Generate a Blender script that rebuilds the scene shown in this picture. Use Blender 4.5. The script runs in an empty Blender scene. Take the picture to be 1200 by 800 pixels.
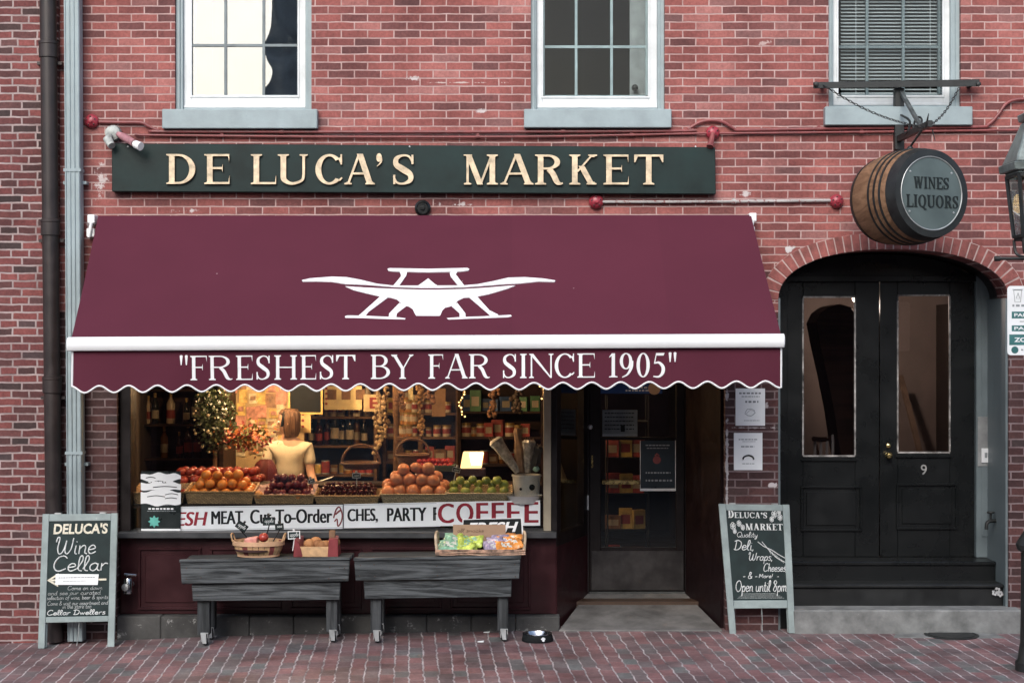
import bpy, bmesh, math, random
from mathutils import Vector, Matrix, Quaternion
R = math.radians
rnd = random.Random(7)
sc = bpy.context.scene
col = sc.collection

# ------------------------------------------------------------------ camera, sky, sun, exposure
D, S, H = 14.0, 0.0071, 2.414          # metres to the wall, metres per photo pixel on the wall, eye height
cam = bpy.data.cameras.new('camera'); camo = bpy.data.objects.new('camera', cam); col.objects.link(camo)
camo.location = (0, -D, H); camo.rotation_euler = (R(90), 0, 0)
cam.sensor_width = 36; cam.lens = 36 * D / (1200 * S); cam.clip_end = 500; cam.clip_start = .1
sc.camera = camo
w = bpy.data.worlds.new('World'); sc.world = w; w.use_nodes = True
wn = w.node_tree.nodes; wl = w.node_tree.links
sky = wn.new('ShaderNodeTexSky'); sky.sky_type = 'NISHITA'; sky.sun_disc = False
SUN_EL, SUN_AZ = R(37), R(194)
sky.sun_elevation = SUN_EL; sky.sun_rotation = SUN_AZ; sky.dust_density = 2.4; sky.air_density = 1.0; sky.ozone_density = 1.0
bg = wn['Background']; wl.new(sky.outputs[0], bg.inputs[0]); bg.inputs[1].default_value = 0.15
sl = bpy.data.lights.new('sun', 'SUN'); sl.energy = 1.5; sl.angle = R(36); sl.color = (1, .99, .975)
so = bpy.data.objects.new('sun', sl); col.objects.link(so)
sd = Vector((math.sin(SUN_AZ) * math.cos(SUN_EL), math.cos(SUN_AZ) * math.cos(SUN_EL), math.sin(SUN_EL)))
so.rotation_euler = sd.to_track_quat('Z', 'Y').to_euler()
vs = sc.view_settings; vs.view_transform = 'Standard'; vs.look = 'None'; vs.gamma = 1; vs.use_curve_mapping = False
vs.exposure = 0.7

# ------------------------------------------------------------------ helpers
def P(px, py, y=0.0):                   # a measured photo pixel at wall offset y -> metres
    k = S * (D + y) / D
    return Vector(((px - 600) * k, y, H + (400 - py) * k))
def PX(px, y=0.0): return (px - 600) * S * (D + y) / D
def PZ(py, y=0.0): return H + (400 - py) * S * (D + y) / D
GZ = [(-12, -.2), (-4.26, -.092), (-3.27, -.064), (-2.41, -.028), (-1.21, 0), (0, .014), (12, .014)]
def gz(x):
    for (a, za), (b, zb) in zip(GZ, GZ[1:]):
        if a <= x <= b: return za + (zb - za) * (x - a) / (b - a)
    return .014
def ray_ground(px, py):
    y = -.5
    for _ in range(40):
        x = PX(px, y); z = gz(x)
        k = (H - z) / (py - 400)
        y = k * D / S - D
    return Vector((PX(px, y), y, gz(PX(px, y))))
def tag(o, label=None, cat=None, group=None, kind=None):
    if label: o['label'] = label
    if cat: o['category'] = cat
    if group: o['group'] = group
    if kind: o['kind'] = kind
    return o
def thing(name, label, cat, loc=(0, 0, 0), group=None):
    o = bpy.data.objects.new(name, None); col.objects.link(o); o.location = loc; o.empty_display_size = .1
    return tag(o, label, cat, group)
def adopt(o, parent):
    if parent is not None:
        o.parent = parent
        o.matrix_parent_inverse = Matrix.Translation(-parent.location) if parent.parent is None else Matrix.Identity(4)
    return o
def dup(o, delta, parent=None):         # a thing with its parts and sub-parts
    c = o.copy(); col.objects.link(c)
    if parent is None: c.location = o.location + Vector(delta)
    else: c.parent = parent; c.matrix_parent_inverse = o.matrix_parent_inverse.copy()
    for ch in [x for x in bpy.data.objects if x.parent == o]: dup(ch, delta, c)
    return c
def catmull(pts, n=6):
    pts = [Vector(p) for p in pts]
    if len(pts) < 3: return pts
    out = []
    for i in range(len(pts) - 1):
        p0 = pts[max(i - 1, 0)]; p1 = pts[i]; p2 = pts[i + 1]; p3 = pts[min(i + 2, len(pts) - 1)]
        for k in range(n):
            t = k / n
            out.append(.5 * ((2 * p1) + (p2 - p0) * t + (2 * p0 - 5 * p1 + 4 * p2 - p3) * t * t + (3 * p1 - p0 - 3 * p2 + p3) * t ** 3))
    out.append(pts[-1]); return out

class MB:
    def __init__(s): s.bm = bmesh.new(); s.mi = 0
    def face(s, vs):
        try:
            f = s.bm.faces.new(vs); f.material_index = s.mi; return f
        except ValueError: return None
    def V(s, p): return s.bm.verts.new(p)
    def hexa(s, p):                     # 8 corners: bottom 4 ccw, top 4 ccw
        v = [s.V(q) for q in p]
        for a in ((3, 2, 1, 0), (4, 5, 6, 7), (0, 1, 5, 4), (1, 2, 6, 5), (2, 3, 7, 6), (3, 0, 4, 7)): s.face([v[i] for i in a])
        return s
    def box(s, x0, x1, y0, y1, z0, z1):
        if x0 > x1: x0, x1 = x1, x0
        if y0 > y1: y0, y1 = y1, y0
        if z0 > z1: z0, z1 = z1, z0
        return s.hexa([(x0, y0, z0), (x1, y0, z0), (x1, y1, z0), (x0, y1, z0), (x0, y0, z1), (x1, y0, z1), (x1, y1, z1), (x0, y1, z1)])
    def prism(s, poly, vec):            # polygon (list of Vector) pushed along vec
        vec = Vector(vec); n = len(poly)
        a = [s.V(p) for p in poly]; b = [s.V(Vector(p) + vec) for p in poly]
        s.face(a[::-1]); s.face(b)
        for i in range(n): s.face([a[i], a[(i + 1) % n], b[(i + 1) % n], b[i]])
        return s
    def bar(s, p, q, w, h, up=(0, 0, 1)):   # rectangular bar between two points
        p = Vector(p); q = Vector(q); d = (q - p).normalized(); u = Vector(up)
        a = d.cross(u)
        if a.length < 1e-4: a = d.cross(Vector((0, 1, 0)))
        a.normalize(); b = a.cross(d); a *= w / 2; b *= h / 2
        return s.hexa([p - a - b, p + a - b, p + a + b, p - a + b, q - a - b, q + a - b, q + a + b, q - a + b])
    def tube(s, pts, r, n=8, caps=True, r1=None):
        pts = [Vector(p) for p in pts]; rings = []; L = len(pts)
        t0 = (pts[1] - pts[0]).normalized()
        u = t0.orthogonal().normalized()
        for i, p in enumerate(pts):
            t = (pts[min(i + 1, L - 1)] - pts[max(i - 1, 0)])
            if t.length < 1e-9: t = t0
            t.normalize(); u = (u - t * u.dot(t))
            if u.length < 1e-6: u = t.orthogonal()
            u.normalize(); v = t.cross(u)
            rr = r[i] if isinstance(r, (list, tuple)) else (r if r1 is None else r + (r1 - r) * i / (L - 1))
            rings.append([s.V(p + (u * math.cos(2 * math.pi * k / n) + v * math.sin(2 * math.pi * k / n)) * rr) for k in range(n)])
        for a, b in zip(rings, rings[1:]):
            for k in range(n): s.face([a[k], a[(k + 1) % n], b[(k + 1) % n], b[k]])
        if caps: s.face(rings[0][::-1]); s.face(rings[-1])
        return s
    def lathe(s, prof, c=(0, 0, 0), axis=(0, 0, 1), n=20, mis=None, wob=None, caps=True):   # prof: (radius, height)
        c = Vector(c); ax = Vector(axis).normalized(); u = ax.orthogonal().normalized(); v = ax.cross(u); rings = []
        for i, (r, h) in enumerate(prof):
            if r < 1e-6: rings.append([s.V(c + ax * h)])
            else: rings.append([s.V(c + ax * h + (u * math.cos(2 * math.pi * k / n) + v * math.sin(2 * math.pi * k / n)) * (r * (wob(i, k) if wob else 1))) for k in range(n)])
        for i, (a, b) in enumerate(zip(rings, rings[1:])):
            if mis: s.mi = mis[i]
            for k in range(n):
                if len(a) == 1 and len(b) == 1: continue
                if len(a) == 1: s.face([a[0], b[(k + 1) % n], b[k]])
                elif len(b) == 1: s.face([a[k], a[(k + 1) % n], b[0]])
                else: s.face([a[k], a[(k + 1) % n], b[(k + 1) % n], b[k]])
        if caps and len(rings[0]) > 1: s.face(rings[0][::-1])
        if caps and len(rings[-1]) > 1: s.face(rings[-1])
        return s
    def ball(s, c, r, n=12, m=8, sq=1.0):
        prof = [(r * math.sin(math.pi * i / m), -r * sq * math.cos(math.pi * i / m)) for i in range(m + 1)]
        prof[0] = (0, -r * sq); prof[-1] = (0, r * sq)
        return s.lathe(prof, c, n=n)
    def plate(s, outer, holes, y0, y1):  # outline (x, z) with holes between planes y0 (front) and y1
        loops = [outer] + holes
        fv = []; ed = []
        for lp in loops:
            vv = [s.V((x, y0, z)) for x, z in lp]; fv.append(vv)
            ed += [s.bm.edges.new((vv[i], vv[(i + 1) % len(vv)])) for i in range(len(vv))]
        g = bmesh.ops.triangle_fill(s.bm, edges=ed, use_beauty=True, use_dissolve=False, normal=(0, -1, 0))
        fs = [f for f in g['geom'] if isinstance(f, bmesh.types.BMFace)]
        back = {}
        for vv in fv:
            for v in vv: back[v] = s.V((v.co.x, y1, v.co.z))
        for f in fs:
            f.material_index = s.mi
            f.normal_update()
            if f.normal.y > 0: f.normal_flip()
            s.face([back[v] for v in f.verts][::-1])
        for vv in fv:
            for i in range(len(vv)):
                a, b = vv[i], vv[(i + 1) % len(vv)]; s.face([a, b, back[b], back[a]])
        return s
    def build(s, name, mats, parent=None, smooth=False, bevel=0, norm=True, seg=1):
        if norm: bmesh.ops.recalc_face_normals(s.bm, faces=s.bm.faces[:])
        me = bpy.data.meshes.new(name); s.bm.to_mesh(me); s.bm.free()
        if not isinstance(mats, (list, tuple)): mats = [mats]
        for m in mats: me.materials.append(m)
        if smooth:
            me.polygons.foreach_set('use_smooth', [True] * len(me.polygons))
            if smooth != 'all': me.set_sharp_from_angle(angle=R(38))
        o = bpy.data.objects.new(name, me); col.objects.link(o)
        if bevel:
            b = o.modifiers.new('bevel', 'BEVEL'); b.width = bevel; b.segments = seg; b.limit_method = 'ANGLE'; b.angle_limit = R(40)
        return adopt(o, parent)

def quad(c00, c10, c11, c01):           # bilinear patch with an offset along its normal towards the street
    c00, c10, c11, c01 = map(Vector, (c00, c10, c11, c01))
    n = (c10 - c00).cross(c01 - c00).normalized()
    if n.y > 0: n = -n
    def f(u, v, d=0.0):
        return (c00 * (1 - u) + c10 * u) * (1 - v) + (c01 * (1 - u) + c11 * u) * v + n * d
    f.n = n; f.w = (c10 - c00).length; f.h = (c01 - c00).length
    return f
def pquad(x0, x1, y0, y1, Y):           # upright rectangle given in photo pixels (y1 = lower edge) at plane Y
    return quad(P(x0, y1, Y), P(x1, y1, Y), P(x1, y0, Y), P(x0, y0, Y))
def slab(mb, f, u0, u1, v0, v1, d0, d1):
    return mb.hexa([f(u0, v0, d0), f(u1, v0, d0), f(u1, v1, d0), f(u0, v1, d0), f(u0, v0, d1), f(u1, v0, d1), f(u1, v1, d1), f(u0, v1, d1)])

# ------------------------------------------------------------------ materials
def newmat(name):
    m = bpy.data.materials.new(name); m.use_nodes = True
    nt = m.node_tree; return m, nt, nt.nodes['Principled BSDF'], nt.links
def N(nt, t, **kw):
    n = nt.nodes.new(t)
    for k, v in kw.items(): setattr(n, k, v)
    return n
def setin(n, **kw):
    for k, v in kw.items(): n.inputs[k].default_value = v
    return n
def ramp(nt, stops, interp='LINEAR'):
    r = N(nt, 'ShaderNodeValToRGB'); r.color_ramp.interpolation = interp
    e = r.color_ramp.elements
    while len(e) < len(stops): e.new(.5)
    for i, (p, c) in enumerate(stops):
        e[i].position = p; e[i].color = (*c, 1) if len(c) == 3 else c
    return r
def mixrgb(nt, a, b, fac, mode='MIX'):
    m = N(nt, 'ShaderNodeMix', data_type='RGBA', blend_type=mode)
    for i, v in ((0, fac), (6, a), (7, b)):
        if hasattr(v, 'is_output') or isinstance(v, bpy.types.NodeSocket): nt.links.new(v, m.inputs[i])
        else: m.inputs[i].default_value = v if not isinstance(v, tuple) else (*v, 1)
    return m.outputs[2]
def sg(c): return tuple((x / 12.92 if x <= .04045 else ((x + .055) / 1.055) ** 2.4) for x in (c[0] / 255, c[1] / 255, c[2] / 255))
CACHE = {}
def pm(name, c, rough=.6, metal=0, var=.18, scale=6, bump=0, bscale=60, stretch=(1, 1, 1), spec=.5, coat=0, wear=None, wearcut=.62):
    if name in CACHE: return CACHE[name]
    m, nt, b, L = newmat(name)
    tc = N(nt, 'ShaderNodeTexCoord'); mp = N(nt, 'ShaderNodeMapping'); mp.inputs['Scale'].default_value = stretch
    L.new(tc.outputs['Object'], mp.inputs[0])
    n1 = setin(N(nt, 'ShaderNodeTexNoise'), Scale=scale, Detail=6, Roughness=.6); L.new(mp.outputs[0], n1.inputs['Vector'])
    lo = tuple(max(0, x * (1 - var * 1.6)) for x in c); hi = tuple(min(1, x * (1 + var * 1.6)) for x in c)
    r = ramp(nt, [(.3, lo), (.7, hi)]); L.new(n1.outputs[0], r.inputs[0]); out = r.outputs[0]
    if wear:
        n3 = setin(N(nt, 'ShaderNodeTexNoise'), Scale=scale * 4, Detail=8, Roughness=.7); L.new(mp.outputs[0], n3.inputs['Vector'])
        rw = ramp(nt, [(wearcut, (0, 0, 0)), (wearcut + .05, (1, 1, 1))]); L.new(n3.outputs[0], rw.inputs[0])
        out = mixrgb(nt, out, wear, rw.outputs[0])
    L.new(out, b.inputs['Base Color'])
    b.inputs['Roughness'].default_value = rough; b.inputs['Metallic'].default_value = metal
    b.inputs['Specular IOR Level'].default_value = spec; b.inputs['Coat Weight'].default_value = coat
    rr = ramp(nt, [(.25, (max(0, rough - .12),) * 3), (.75, (min(1, rough + .12),) * 3)]); L.new(n1.outputs[0], rr.inputs[0]); L.new(rr.outputs[0], b.inputs['Roughness'])
    if bump:
        n2 = setin(N(nt, 'ShaderNodeTexNoise'), Scale=bscale, Detail=5); L.new(mp.outputs[0], n2.inputs['Vector'])
        bp = setin(N(nt, 'ShaderNodeBump'), Strength=bump, Distance=.01); L.new(n2.outputs[0], bp.inputs['Height']); L.new(bp.outputs[0], b.inputs['Normal'])
    CACHE[name] = m; return m
def emit(name, c, strength):
    if name in CACHE: return CACHE[name]
    m, nt, b, L = newmat(name); b.inputs['Base Color'].default_value = (*c, 1)
    b.inputs['Emission Color'].default_value = (*c, 1); b.inputs['Emission Strength'].default_value = strength
    CACHE[name] = m; return m
def glass(name, tint=(1, 1, 1), refl=.06, rough=.0, wav=0):
    if name in CACHE: return CACHE[name]
    m, nt, b, L = newmat(name); nt.nodes.remove(b)
    tr = N(nt, 'ShaderNodeBsdfTransparent'); tr.inputs[0].default_value = (*tint, 1)
    gl = N(nt, 'ShaderNodeBsdfGlossy'); gl.inputs['Roughness'].default_value = rough
    lw = setin(N(nt, 'ShaderNodeLayerWeight'), Blend=.5)
    pw = N(nt, 'ShaderNodeMath', operation='POWER'); L.new(lw.outputs['Facing'], pw.inputs[0]); pw.inputs[1].default_value = 4
    ma = N(nt, 'ShaderNodeMath', operation='MULTIPLY_ADD'); L.new(pw.outputs[0], ma.inputs[0]); ma.inputs[1].default_value = .7; ma.inputs[2].default_value = refl
    mx = N(nt, 'ShaderNodeMixShader'); L.new(ma.outputs[0], mx.inputs[0]); L.new(tr.outputs[0], mx.inputs[1]); L.new(gl.outputs[0], mx.inputs[2])
    if wav:
        tc = N(nt, 'ShaderNodeTexCoord'); n2 = setin(N(nt, 'ShaderNodeTexNoise'), Scale=2.6, Detail=.5); L.new(tc.outputs['Object'], n2.inputs['Vector'])
        bp = setin(N(nt, 'ShaderNodeBump'), Strength=wav, Distance=.02); L.new(n2.outputs[0], bp.inputs['Height']); L.new(bp.outputs[0], gl.inputs['Normal'])
    L.new(mx.outputs[0], nt.nodes['Material Output'].inputs[0]); CACHE[name] = m; return m

def brickmat(name, bw, bh, mort, cols, mcol, squash=1.0, sqf=2, ground=False, ang=0, bump=.6, stain=None, rough=.85, wob=.004, jdark=None, voff=0, bigvar=.46, off=.5):
    m, nt, b, L = newmat(name)
    g = N(nt, 'ShaderNodeNewGeometry'); sp = N(nt, 'ShaderNodeSeparateXYZ'); L.new(g.outputs['Position'], sp.inputs[0])
    cb = N(nt, 'ShaderNodeCombineXYZ')
    if ground:
        mp = N(nt, 'ShaderNodeMapping'); mp.inputs['Rotation'].default_value = (0, 0, ang); mp.inputs['Scale'].default_value = (1, 3, 1); L.new(g.outputs['Position'], mp.inputs[0]); vec = mp.outputs[0]
    else:
        ad = N(nt, 'ShaderNodeMath', operation='ADD'); L.new(sp.outputs[0], ad.inputs[0]); L.new(sp.outputs[1], ad.inputs[1])
        vo = N(nt, 'ShaderNodeMath', operation='ADD'); L.new(sp.outputs[2], vo.inputs[0]); vo.inputs[1].default_value = voff
        L.new(ad.outputs[0], cb.inputs[0]); L.new(vo.outputs[0], cb.inputs[1]); vec = cb.outputs[0]
    nz = setin(N(nt, 'ShaderNodeTexNoise'), Scale=9, Detail=4); L.new(g.outputs['Position'], nz.inputs['Vector'])
    sb = N(nt, 'ShaderNodeVectorMath', operation='SUBTRACT'); L.new(nz.outputs['Color'], sb.inputs[0]); sb.inputs[1].default_value = (.5, .5, .5)
    scl = N(nt, 'ShaderNodeVectorMath', operation='SCALE'); L.new(sb.outputs[0], scl.inputs[0]); scl.inputs['Scale'].default_value = wob * 2.5
    av = N(nt, 'ShaderNodeVectorMath', operation='ADD'); L.new(vec, av.inputs[0]); L.new(scl.outputs[0], av.inputs[1])
    br = N(nt, 'ShaderNodeTexBrick'); br.offset = off; br.squash = squash; br.squash_frequency = sqf
    setin(br, Scale=1.0, **{'Color1': (0, 0, 0, 1), 'Color2': (1, 1, 1, 1), 'Mortar': (.5, .5, .5, 1), 'Mortar Size': mort, 'Mortar Smooth': .25, 'Bias': 0, 'Brick Width': bw, 'Row Height': bh})
    L.new(av.outputs[0], br.inputs['Vector'])
    rp = ramp(nt, cols); L.new(br.outputs['Color'], rp.inputs[0])
    n1 = setin(N(nt, 'ShaderNodeTexNoise'), Scale=1.6, Detail=5, Roughness=.65); L.new(g.outputs['Position'], n1.inputs['Vector'])
    r1 = ramp(nt, [(.3, (1 - bigvar, 1 - bigvar * 1.08, 1 - bigvar * 1.08)), (.7, (1 + bigvar * .6, 1 + bigvar * .7, 1 + bigvar * .62))]); L.new(n1.outputs[0], r1.inputs[0])
    c = mixrgb(nt, rp.outputs[0], r1.outputs[0], 1.0, 'MULTIPLY')
    n2 = setin(N(nt, 'ShaderNodeTexNoise'), Scale=38, Detail=6, Roughness=.7); L.new(g.outputs['Position'], n2.inputs['Vector'])
    r2 = ramp(nt, [(.3, (.72,) * 3), (.7, (1.28,) * 3)]); L.new(n2.outputs[0], r2.inputs[0])
    c = mixrgb(nt, c, r2.outputs[0], 1.0, 'MULTIPLY')
    mc = mcol
    nm = setin(N(nt, 'ShaderNodeTexNoise'), Scale=4 if not ground else 3.2, Detail=6, Roughness=.7); L.new(g.outputs['Position'], nm.inputs['Vector'])
    rm = ramp(nt, [(.36, jdark or tuple(x * .7 for x in mcol)), (.6, mcol)]); L.new(nm.outputs[0], rm.inputs[0])
    c = mixrgb(nt, c, rm.outputs[0], br.outputs['Fac'])
    if stain:
        for (sx, sz, rx, rz, cut, colr) in stain:
            mp2 = N(nt, 'ShaderNodeMapping'); mp2.inputs['Location'].default_value = (-sx / rx, 0, -sz / rz); mp2.inputs['Scale'].default_value = (1 / rx, 0, 1 / rz)
            L.new(g.outputs['Position'], mp2.inputs[0])
            ln = N(nt, 'ShaderNodeVectorMath', operation='LENGTH'); L.new(mp2.outputs[0], ln.inputs[0])
            ns = setin(N(nt, 'ShaderNodeTexNoise'), Scale=11, Detail=8, Roughness=.72); L.new(g.outputs['Position'], ns.inputs['Vector'])
            mm = N(nt, 'ShaderNodeMath', operation='MULTIPLY_ADD'); L.new(ln.outputs['Value'], mm.inputs[0]); mm.inputs[1].default_value = -.28; L.new(ns.outputs[0], mm.inputs[2])
            rs = ramp(nt, [(cut, (0, 0, 0)), (cut + .06, (1, 1, 1))]); L.new(mm.outputs[0], rs.inputs[0])
            c = mixrgb(nt, c, colr, rs.outputs[0])
    L.new(c, b.inputs['Base Color']); b.inputs['Roughness'].default_value = rough
    b.inputs['Specular IOR Level'].default_value = .35
    inv = N(nt, 'ShaderNodeMath', operation='MULTIPLY_ADD'); L.new(br.outputs['Fac'], inv.inputs[0]); inv.inputs[1].default_value = -1; inv.inputs[2].default_value = 1
    a2 = N(nt, 'ShaderNodeMath', operation='MULTIPLY_ADD'); L.new(n2.outputs[0], a2.inputs[0]); a2.inputs[1].default_value = .35; L.new(inv.outputs[0], a2.inputs[2])
    bp = setin(N(nt, 'ShaderNodeBump'), Strength=bump, Distance=.008); L.new(a2.outputs[0], bp.inputs['Height']); L.new(bp.outputs[0], b.inputs['Normal'])
    return m
def woodmat(name, lo, hi, axis=0, rough=.75, scale=1.0, bump=.35, rings=2.2):
    m, nt, b, L = newmat(name)
    tc = N(nt, 'ShaderNodeTexCoord'); mp = N(nt, 'ShaderNodeMapping'); s = [9 * scale] * 3; s[axis] = .55 * scale
    mp.inputs['Scale'].default_value = s; L.new(tc.outputs['Object'], mp.inputs[0])
    n1 = setin(N(nt, 'ShaderNodeTexNoise'), Scale=1.0, Detail=3, Distortion=.6); L.new(mp.outputs[0], n1.inputs['Vector'])
    mu = N(nt, 'ShaderNodeMath', operation='MULTIPLY'); L.new(n1.outputs[0], mu.inputs[0]); mu.inputs[1].default_value = rings * 14
    si = N(nt, 'ShaderNodeMath', operation='SINE'); L.new(mu.outputs[0], si.inputs[0])
    n2 = setin(N(nt, 'ShaderNodeTexNoise'), Scale=4.5, Detail=10, Roughness=.8); L.new(mp.outputs[0], n2.inputs['Vector'])
    ad = N(nt, 'ShaderNodeMath', operation='MULTIPLY_ADD'); L.new(si.outputs[0], ad.inputs[0]); ad.inputs[1].default_value = .13; L.new(n2.outputs[0], ad.inputs[2])
    r = ramp(nt, [(.28, lo), (.72, hi)]); L.new(ad.outputs[0], r.inputs[0]); L.new(r.outputs[0], b.inputs['Base Color'])
    b.inputs['Roughness'].default_value = rough; b.inputs['Specular IOR Level'].default_value = .3
    bp = setin(N(nt, 'ShaderNodeBump'), Strength=bump, Distance=.006); L.new(ad.outputs[0], bp.inputs['Height']); L.new(bp.outputs[0], b.inputs['Normal'])
    return m
def wickermat(name, c, sc1=70):
    m, nt, b, L = newmat(name)
    tc = N(nt, 'ShaderNodeTexCoord'); sp = N(nt, 'ShaderNodeSeparateXYZ'); L.new(tc.outputs['Object'], sp.inputs[0])
    ad = N(nt, 'ShaderNodeMath', operation='ADD'); L.new(sp.outputs[0], ad.inputs[0]); L.new(sp.outputs[1], ad.inputs[1])
    cb = N(nt, 'ShaderNodeCombineXYZ'); L.new(ad.outputs[0], cb.inputs[0]); L.new(sp.outputs[2], cb.inputs[1])
    br = N(nt, 'ShaderNodeTexBrick'); setin(br, Scale=1, **{'Color1': (*[x * .75 for x in c], 1), 'Color2': (*[min(1, x * 1.3) for x in c], 1), 'Mortar': (*[x * .25 for x in c], 1), 'Mortar Size': .0022, 'Brick Width': .03, 'Row Height': .011, 'Mortar Smooth': .6})
    L.new(cb.outputs[0], br.inputs['Vector']); L.new(br.outputs['Color'], b.inputs['Base Color']); b.inputs['Roughness'].default_value = .6
    bp = setin(N(nt, 'ShaderNodeBump'), Strength=.8, Distance=.004, ); bp.invert = True; L.new(br.outputs['Fac'], bp.inputs['Height']); L.new(bp.outputs[0], b.inputs['Normal'])
    return m

REDS = [(.0, (.12, .05, .05)), (.2, (.20, .066, .062)), (.5, (.25, .078, .071)), (.8, (.30, .098, .088)), (.93, (.33, .135, .125)), (1, (.15, .075, .075))]
WHT = (.5, .44, .43)
M_brick = brickmat('red_brick', .2185, .0667, .006, REDS, (.47, .33, .31), jdark=(.33, .2, .185),
    stain=[(PX(118), PZ(212), .1, .28, .40, WHT), (PX(106), PZ(262), .06, .2, .37, (.45, .4, .4)), (PX(215), PZ(247), .35, .05, .44, WHT), (PX(485), PZ(92), .12, .05, .40, WHT), (PX(540), PZ(240), .9, .05, .47, WHT),
           (PX(565), PZ(131), .06, .04, .37, WHT), (PX(535), PZ(97), .5, .012, .38, (.5, .4, .38)), (PX(873), PZ(227), .08, .04, .37, WHT), (PX(925), PZ(292), .06, .04, .32, (.55, .52, .52)), (PX(898), PZ(50), .12, .05, .4, (.42, .3, .28)),
           (PX(848), PZ(600), .03, .6, .37, (.4, .36, .36)), (PX(880), PZ(501), .3, .014, .38, (.4, .35, .35)), (PX(905), PZ(568), .05, .03, .35, (.5, .45, .45))])
M_brickL = brickmat('weathered_red_brick', .205, .0648, .0085, [(0, (.045, .03, .03)), (.25, (.095, .036, .036)), (.55, (.15, .045, .045)), (.85, (.2, .06, .056)), (1, (.06, .042, .044))], (.38, .3, .29), jdark=(.22, .16, .155), squash=.72, sqf=3, off=.37, wob=.007, bump=.8)
M_pave = brickmat('brick_paving', .212 * 3, .107, .0068, [(0, (.13, .10, .107)), (.3, (.19, .115, .12)), (.6, (.24, .125, .13)), (.82, (.17, .128, .134)), (1, (.14, .148, .15))], (.52, .475, .48), jdark=(.10, .08, .086), ground=True, ang=R(90 - 1.15), bump=.8, wob=.018, rough=.6, bigvar=.55)
M_maroon = pm('maroon_paint', (.028, .006, .008), spec=.3, rough=.38, var=.2, scale=5, bump=.05, bscale=30, wear=(.075, .03, .03), wearcut=.7)
M_black = pm('black_paint', (.0065, .0075, .0078), spec=.4, rough=.3, var=.06, scale=2.5, bump=.06, bscale=14, wear=(.05, .05, .048), wearcut=.76)
M_dark = pm('dark_frame_paint', (.01, .007, .007), rough=.4, spec=.3)
M_grey = pm('grey_blue_paint', (.265, .325, .34), rough=.5, var=.1, scale=4, bump=.12, bscale=40, wear=(.2, .25, .27), wearcut=.68)
M_jamb = pm('slate_grey_paint', (.125, .155, .165), rough=.45, var=.08, scale=4, bump=.05)
M_white = pm('white_paint', (.68, .70, .71), rough=.4, var=.04, scale=5)
M_green = pm('dark_green_board', (.0085, .021, .02), spec=.25, rough=.5, var=.25, scale=3, bump=.08, bscale=18, wear=(.05, .08, .08), wearcut=.74)
M_gold = pm('cream_gilt', (.64, .51, .34), rough=.5, var=.22, scale=16, wear=(.5, .32, .16), wearcut=.66)
M_goldedge = pm('gilt_edge', (.22, .09, .03), rough=.5)
M_stone = pm('grey_stone', (.17, .175, .17), rough=.8, var=.25, scale=7, bump=.3, bscale=45, wear=(.3, .29, .27), wearcut=.66)
M_stonedark = pm('stained_stone', (.075, .078, .076), rough=.8, var=.3, scale=6, bump=.3, bscale=45)
M_redpipe = pm('red_pipe_paint', (.20, .05, .05), rough=.5, var=.2, scale=12, wear=(.45, .36, .36), wearcut=.66)
M_redbell = pm('red_gloss_paint', (.28, .03, .045), rough=.35, var=.25, scale=30, wear=(.4, .2, .2), wearcut=.7)
M_steel = pm('galvanised_steel', (.46, .48, .48), rough=.42, metal=.55, var=.12, scale=14)
M_brass = pm('brass', (.62, .47, .2), rough=.28, metal=1, var=.12, scale=20)
M_chrome = pm('chrome', (.55, .56, .57), rough=.18, metal=1, var=.15, scale=20)
M_paper = pm('white_paper', (.82, .84, .84), rough=.8, var=.03)
M_ink = pm('black_ink', (.01, .012, .013), rough=.7, spec=.2)
M_grayink = pm('grey_ink', (.22, .24, .25), rough=.8)
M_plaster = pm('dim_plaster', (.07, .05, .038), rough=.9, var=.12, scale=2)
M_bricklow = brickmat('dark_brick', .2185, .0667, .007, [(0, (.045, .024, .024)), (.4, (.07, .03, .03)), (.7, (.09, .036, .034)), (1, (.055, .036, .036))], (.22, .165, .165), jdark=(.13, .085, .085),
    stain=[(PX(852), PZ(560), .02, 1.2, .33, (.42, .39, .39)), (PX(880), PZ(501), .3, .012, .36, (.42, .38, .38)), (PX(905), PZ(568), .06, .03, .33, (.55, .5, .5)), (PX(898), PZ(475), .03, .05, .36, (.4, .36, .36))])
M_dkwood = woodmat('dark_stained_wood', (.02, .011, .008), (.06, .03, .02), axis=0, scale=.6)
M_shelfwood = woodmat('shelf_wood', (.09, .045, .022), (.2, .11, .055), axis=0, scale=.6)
M_bench = woodmat('weathered_grey_wood', (.010, .012, .013), (.105, .115, .12), axis=0, rough=.75, scale=1.25, bump=.8, rings=3)
M_benchv = woodmat('weathered_grey_post', (.014, .016, .017), (.06, .065, .068), axis=2, rough=.75, scale=1.0, bump=.5)
M_glass = glass('window_glass', (.93, .95, .95), refl=.05)
M_shopglass = glass('shop_glass', (.84, .86, .85), refl=.06)
M_doorglass = glass('door_glass', (.62, .6, .6), refl=.04)
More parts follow.
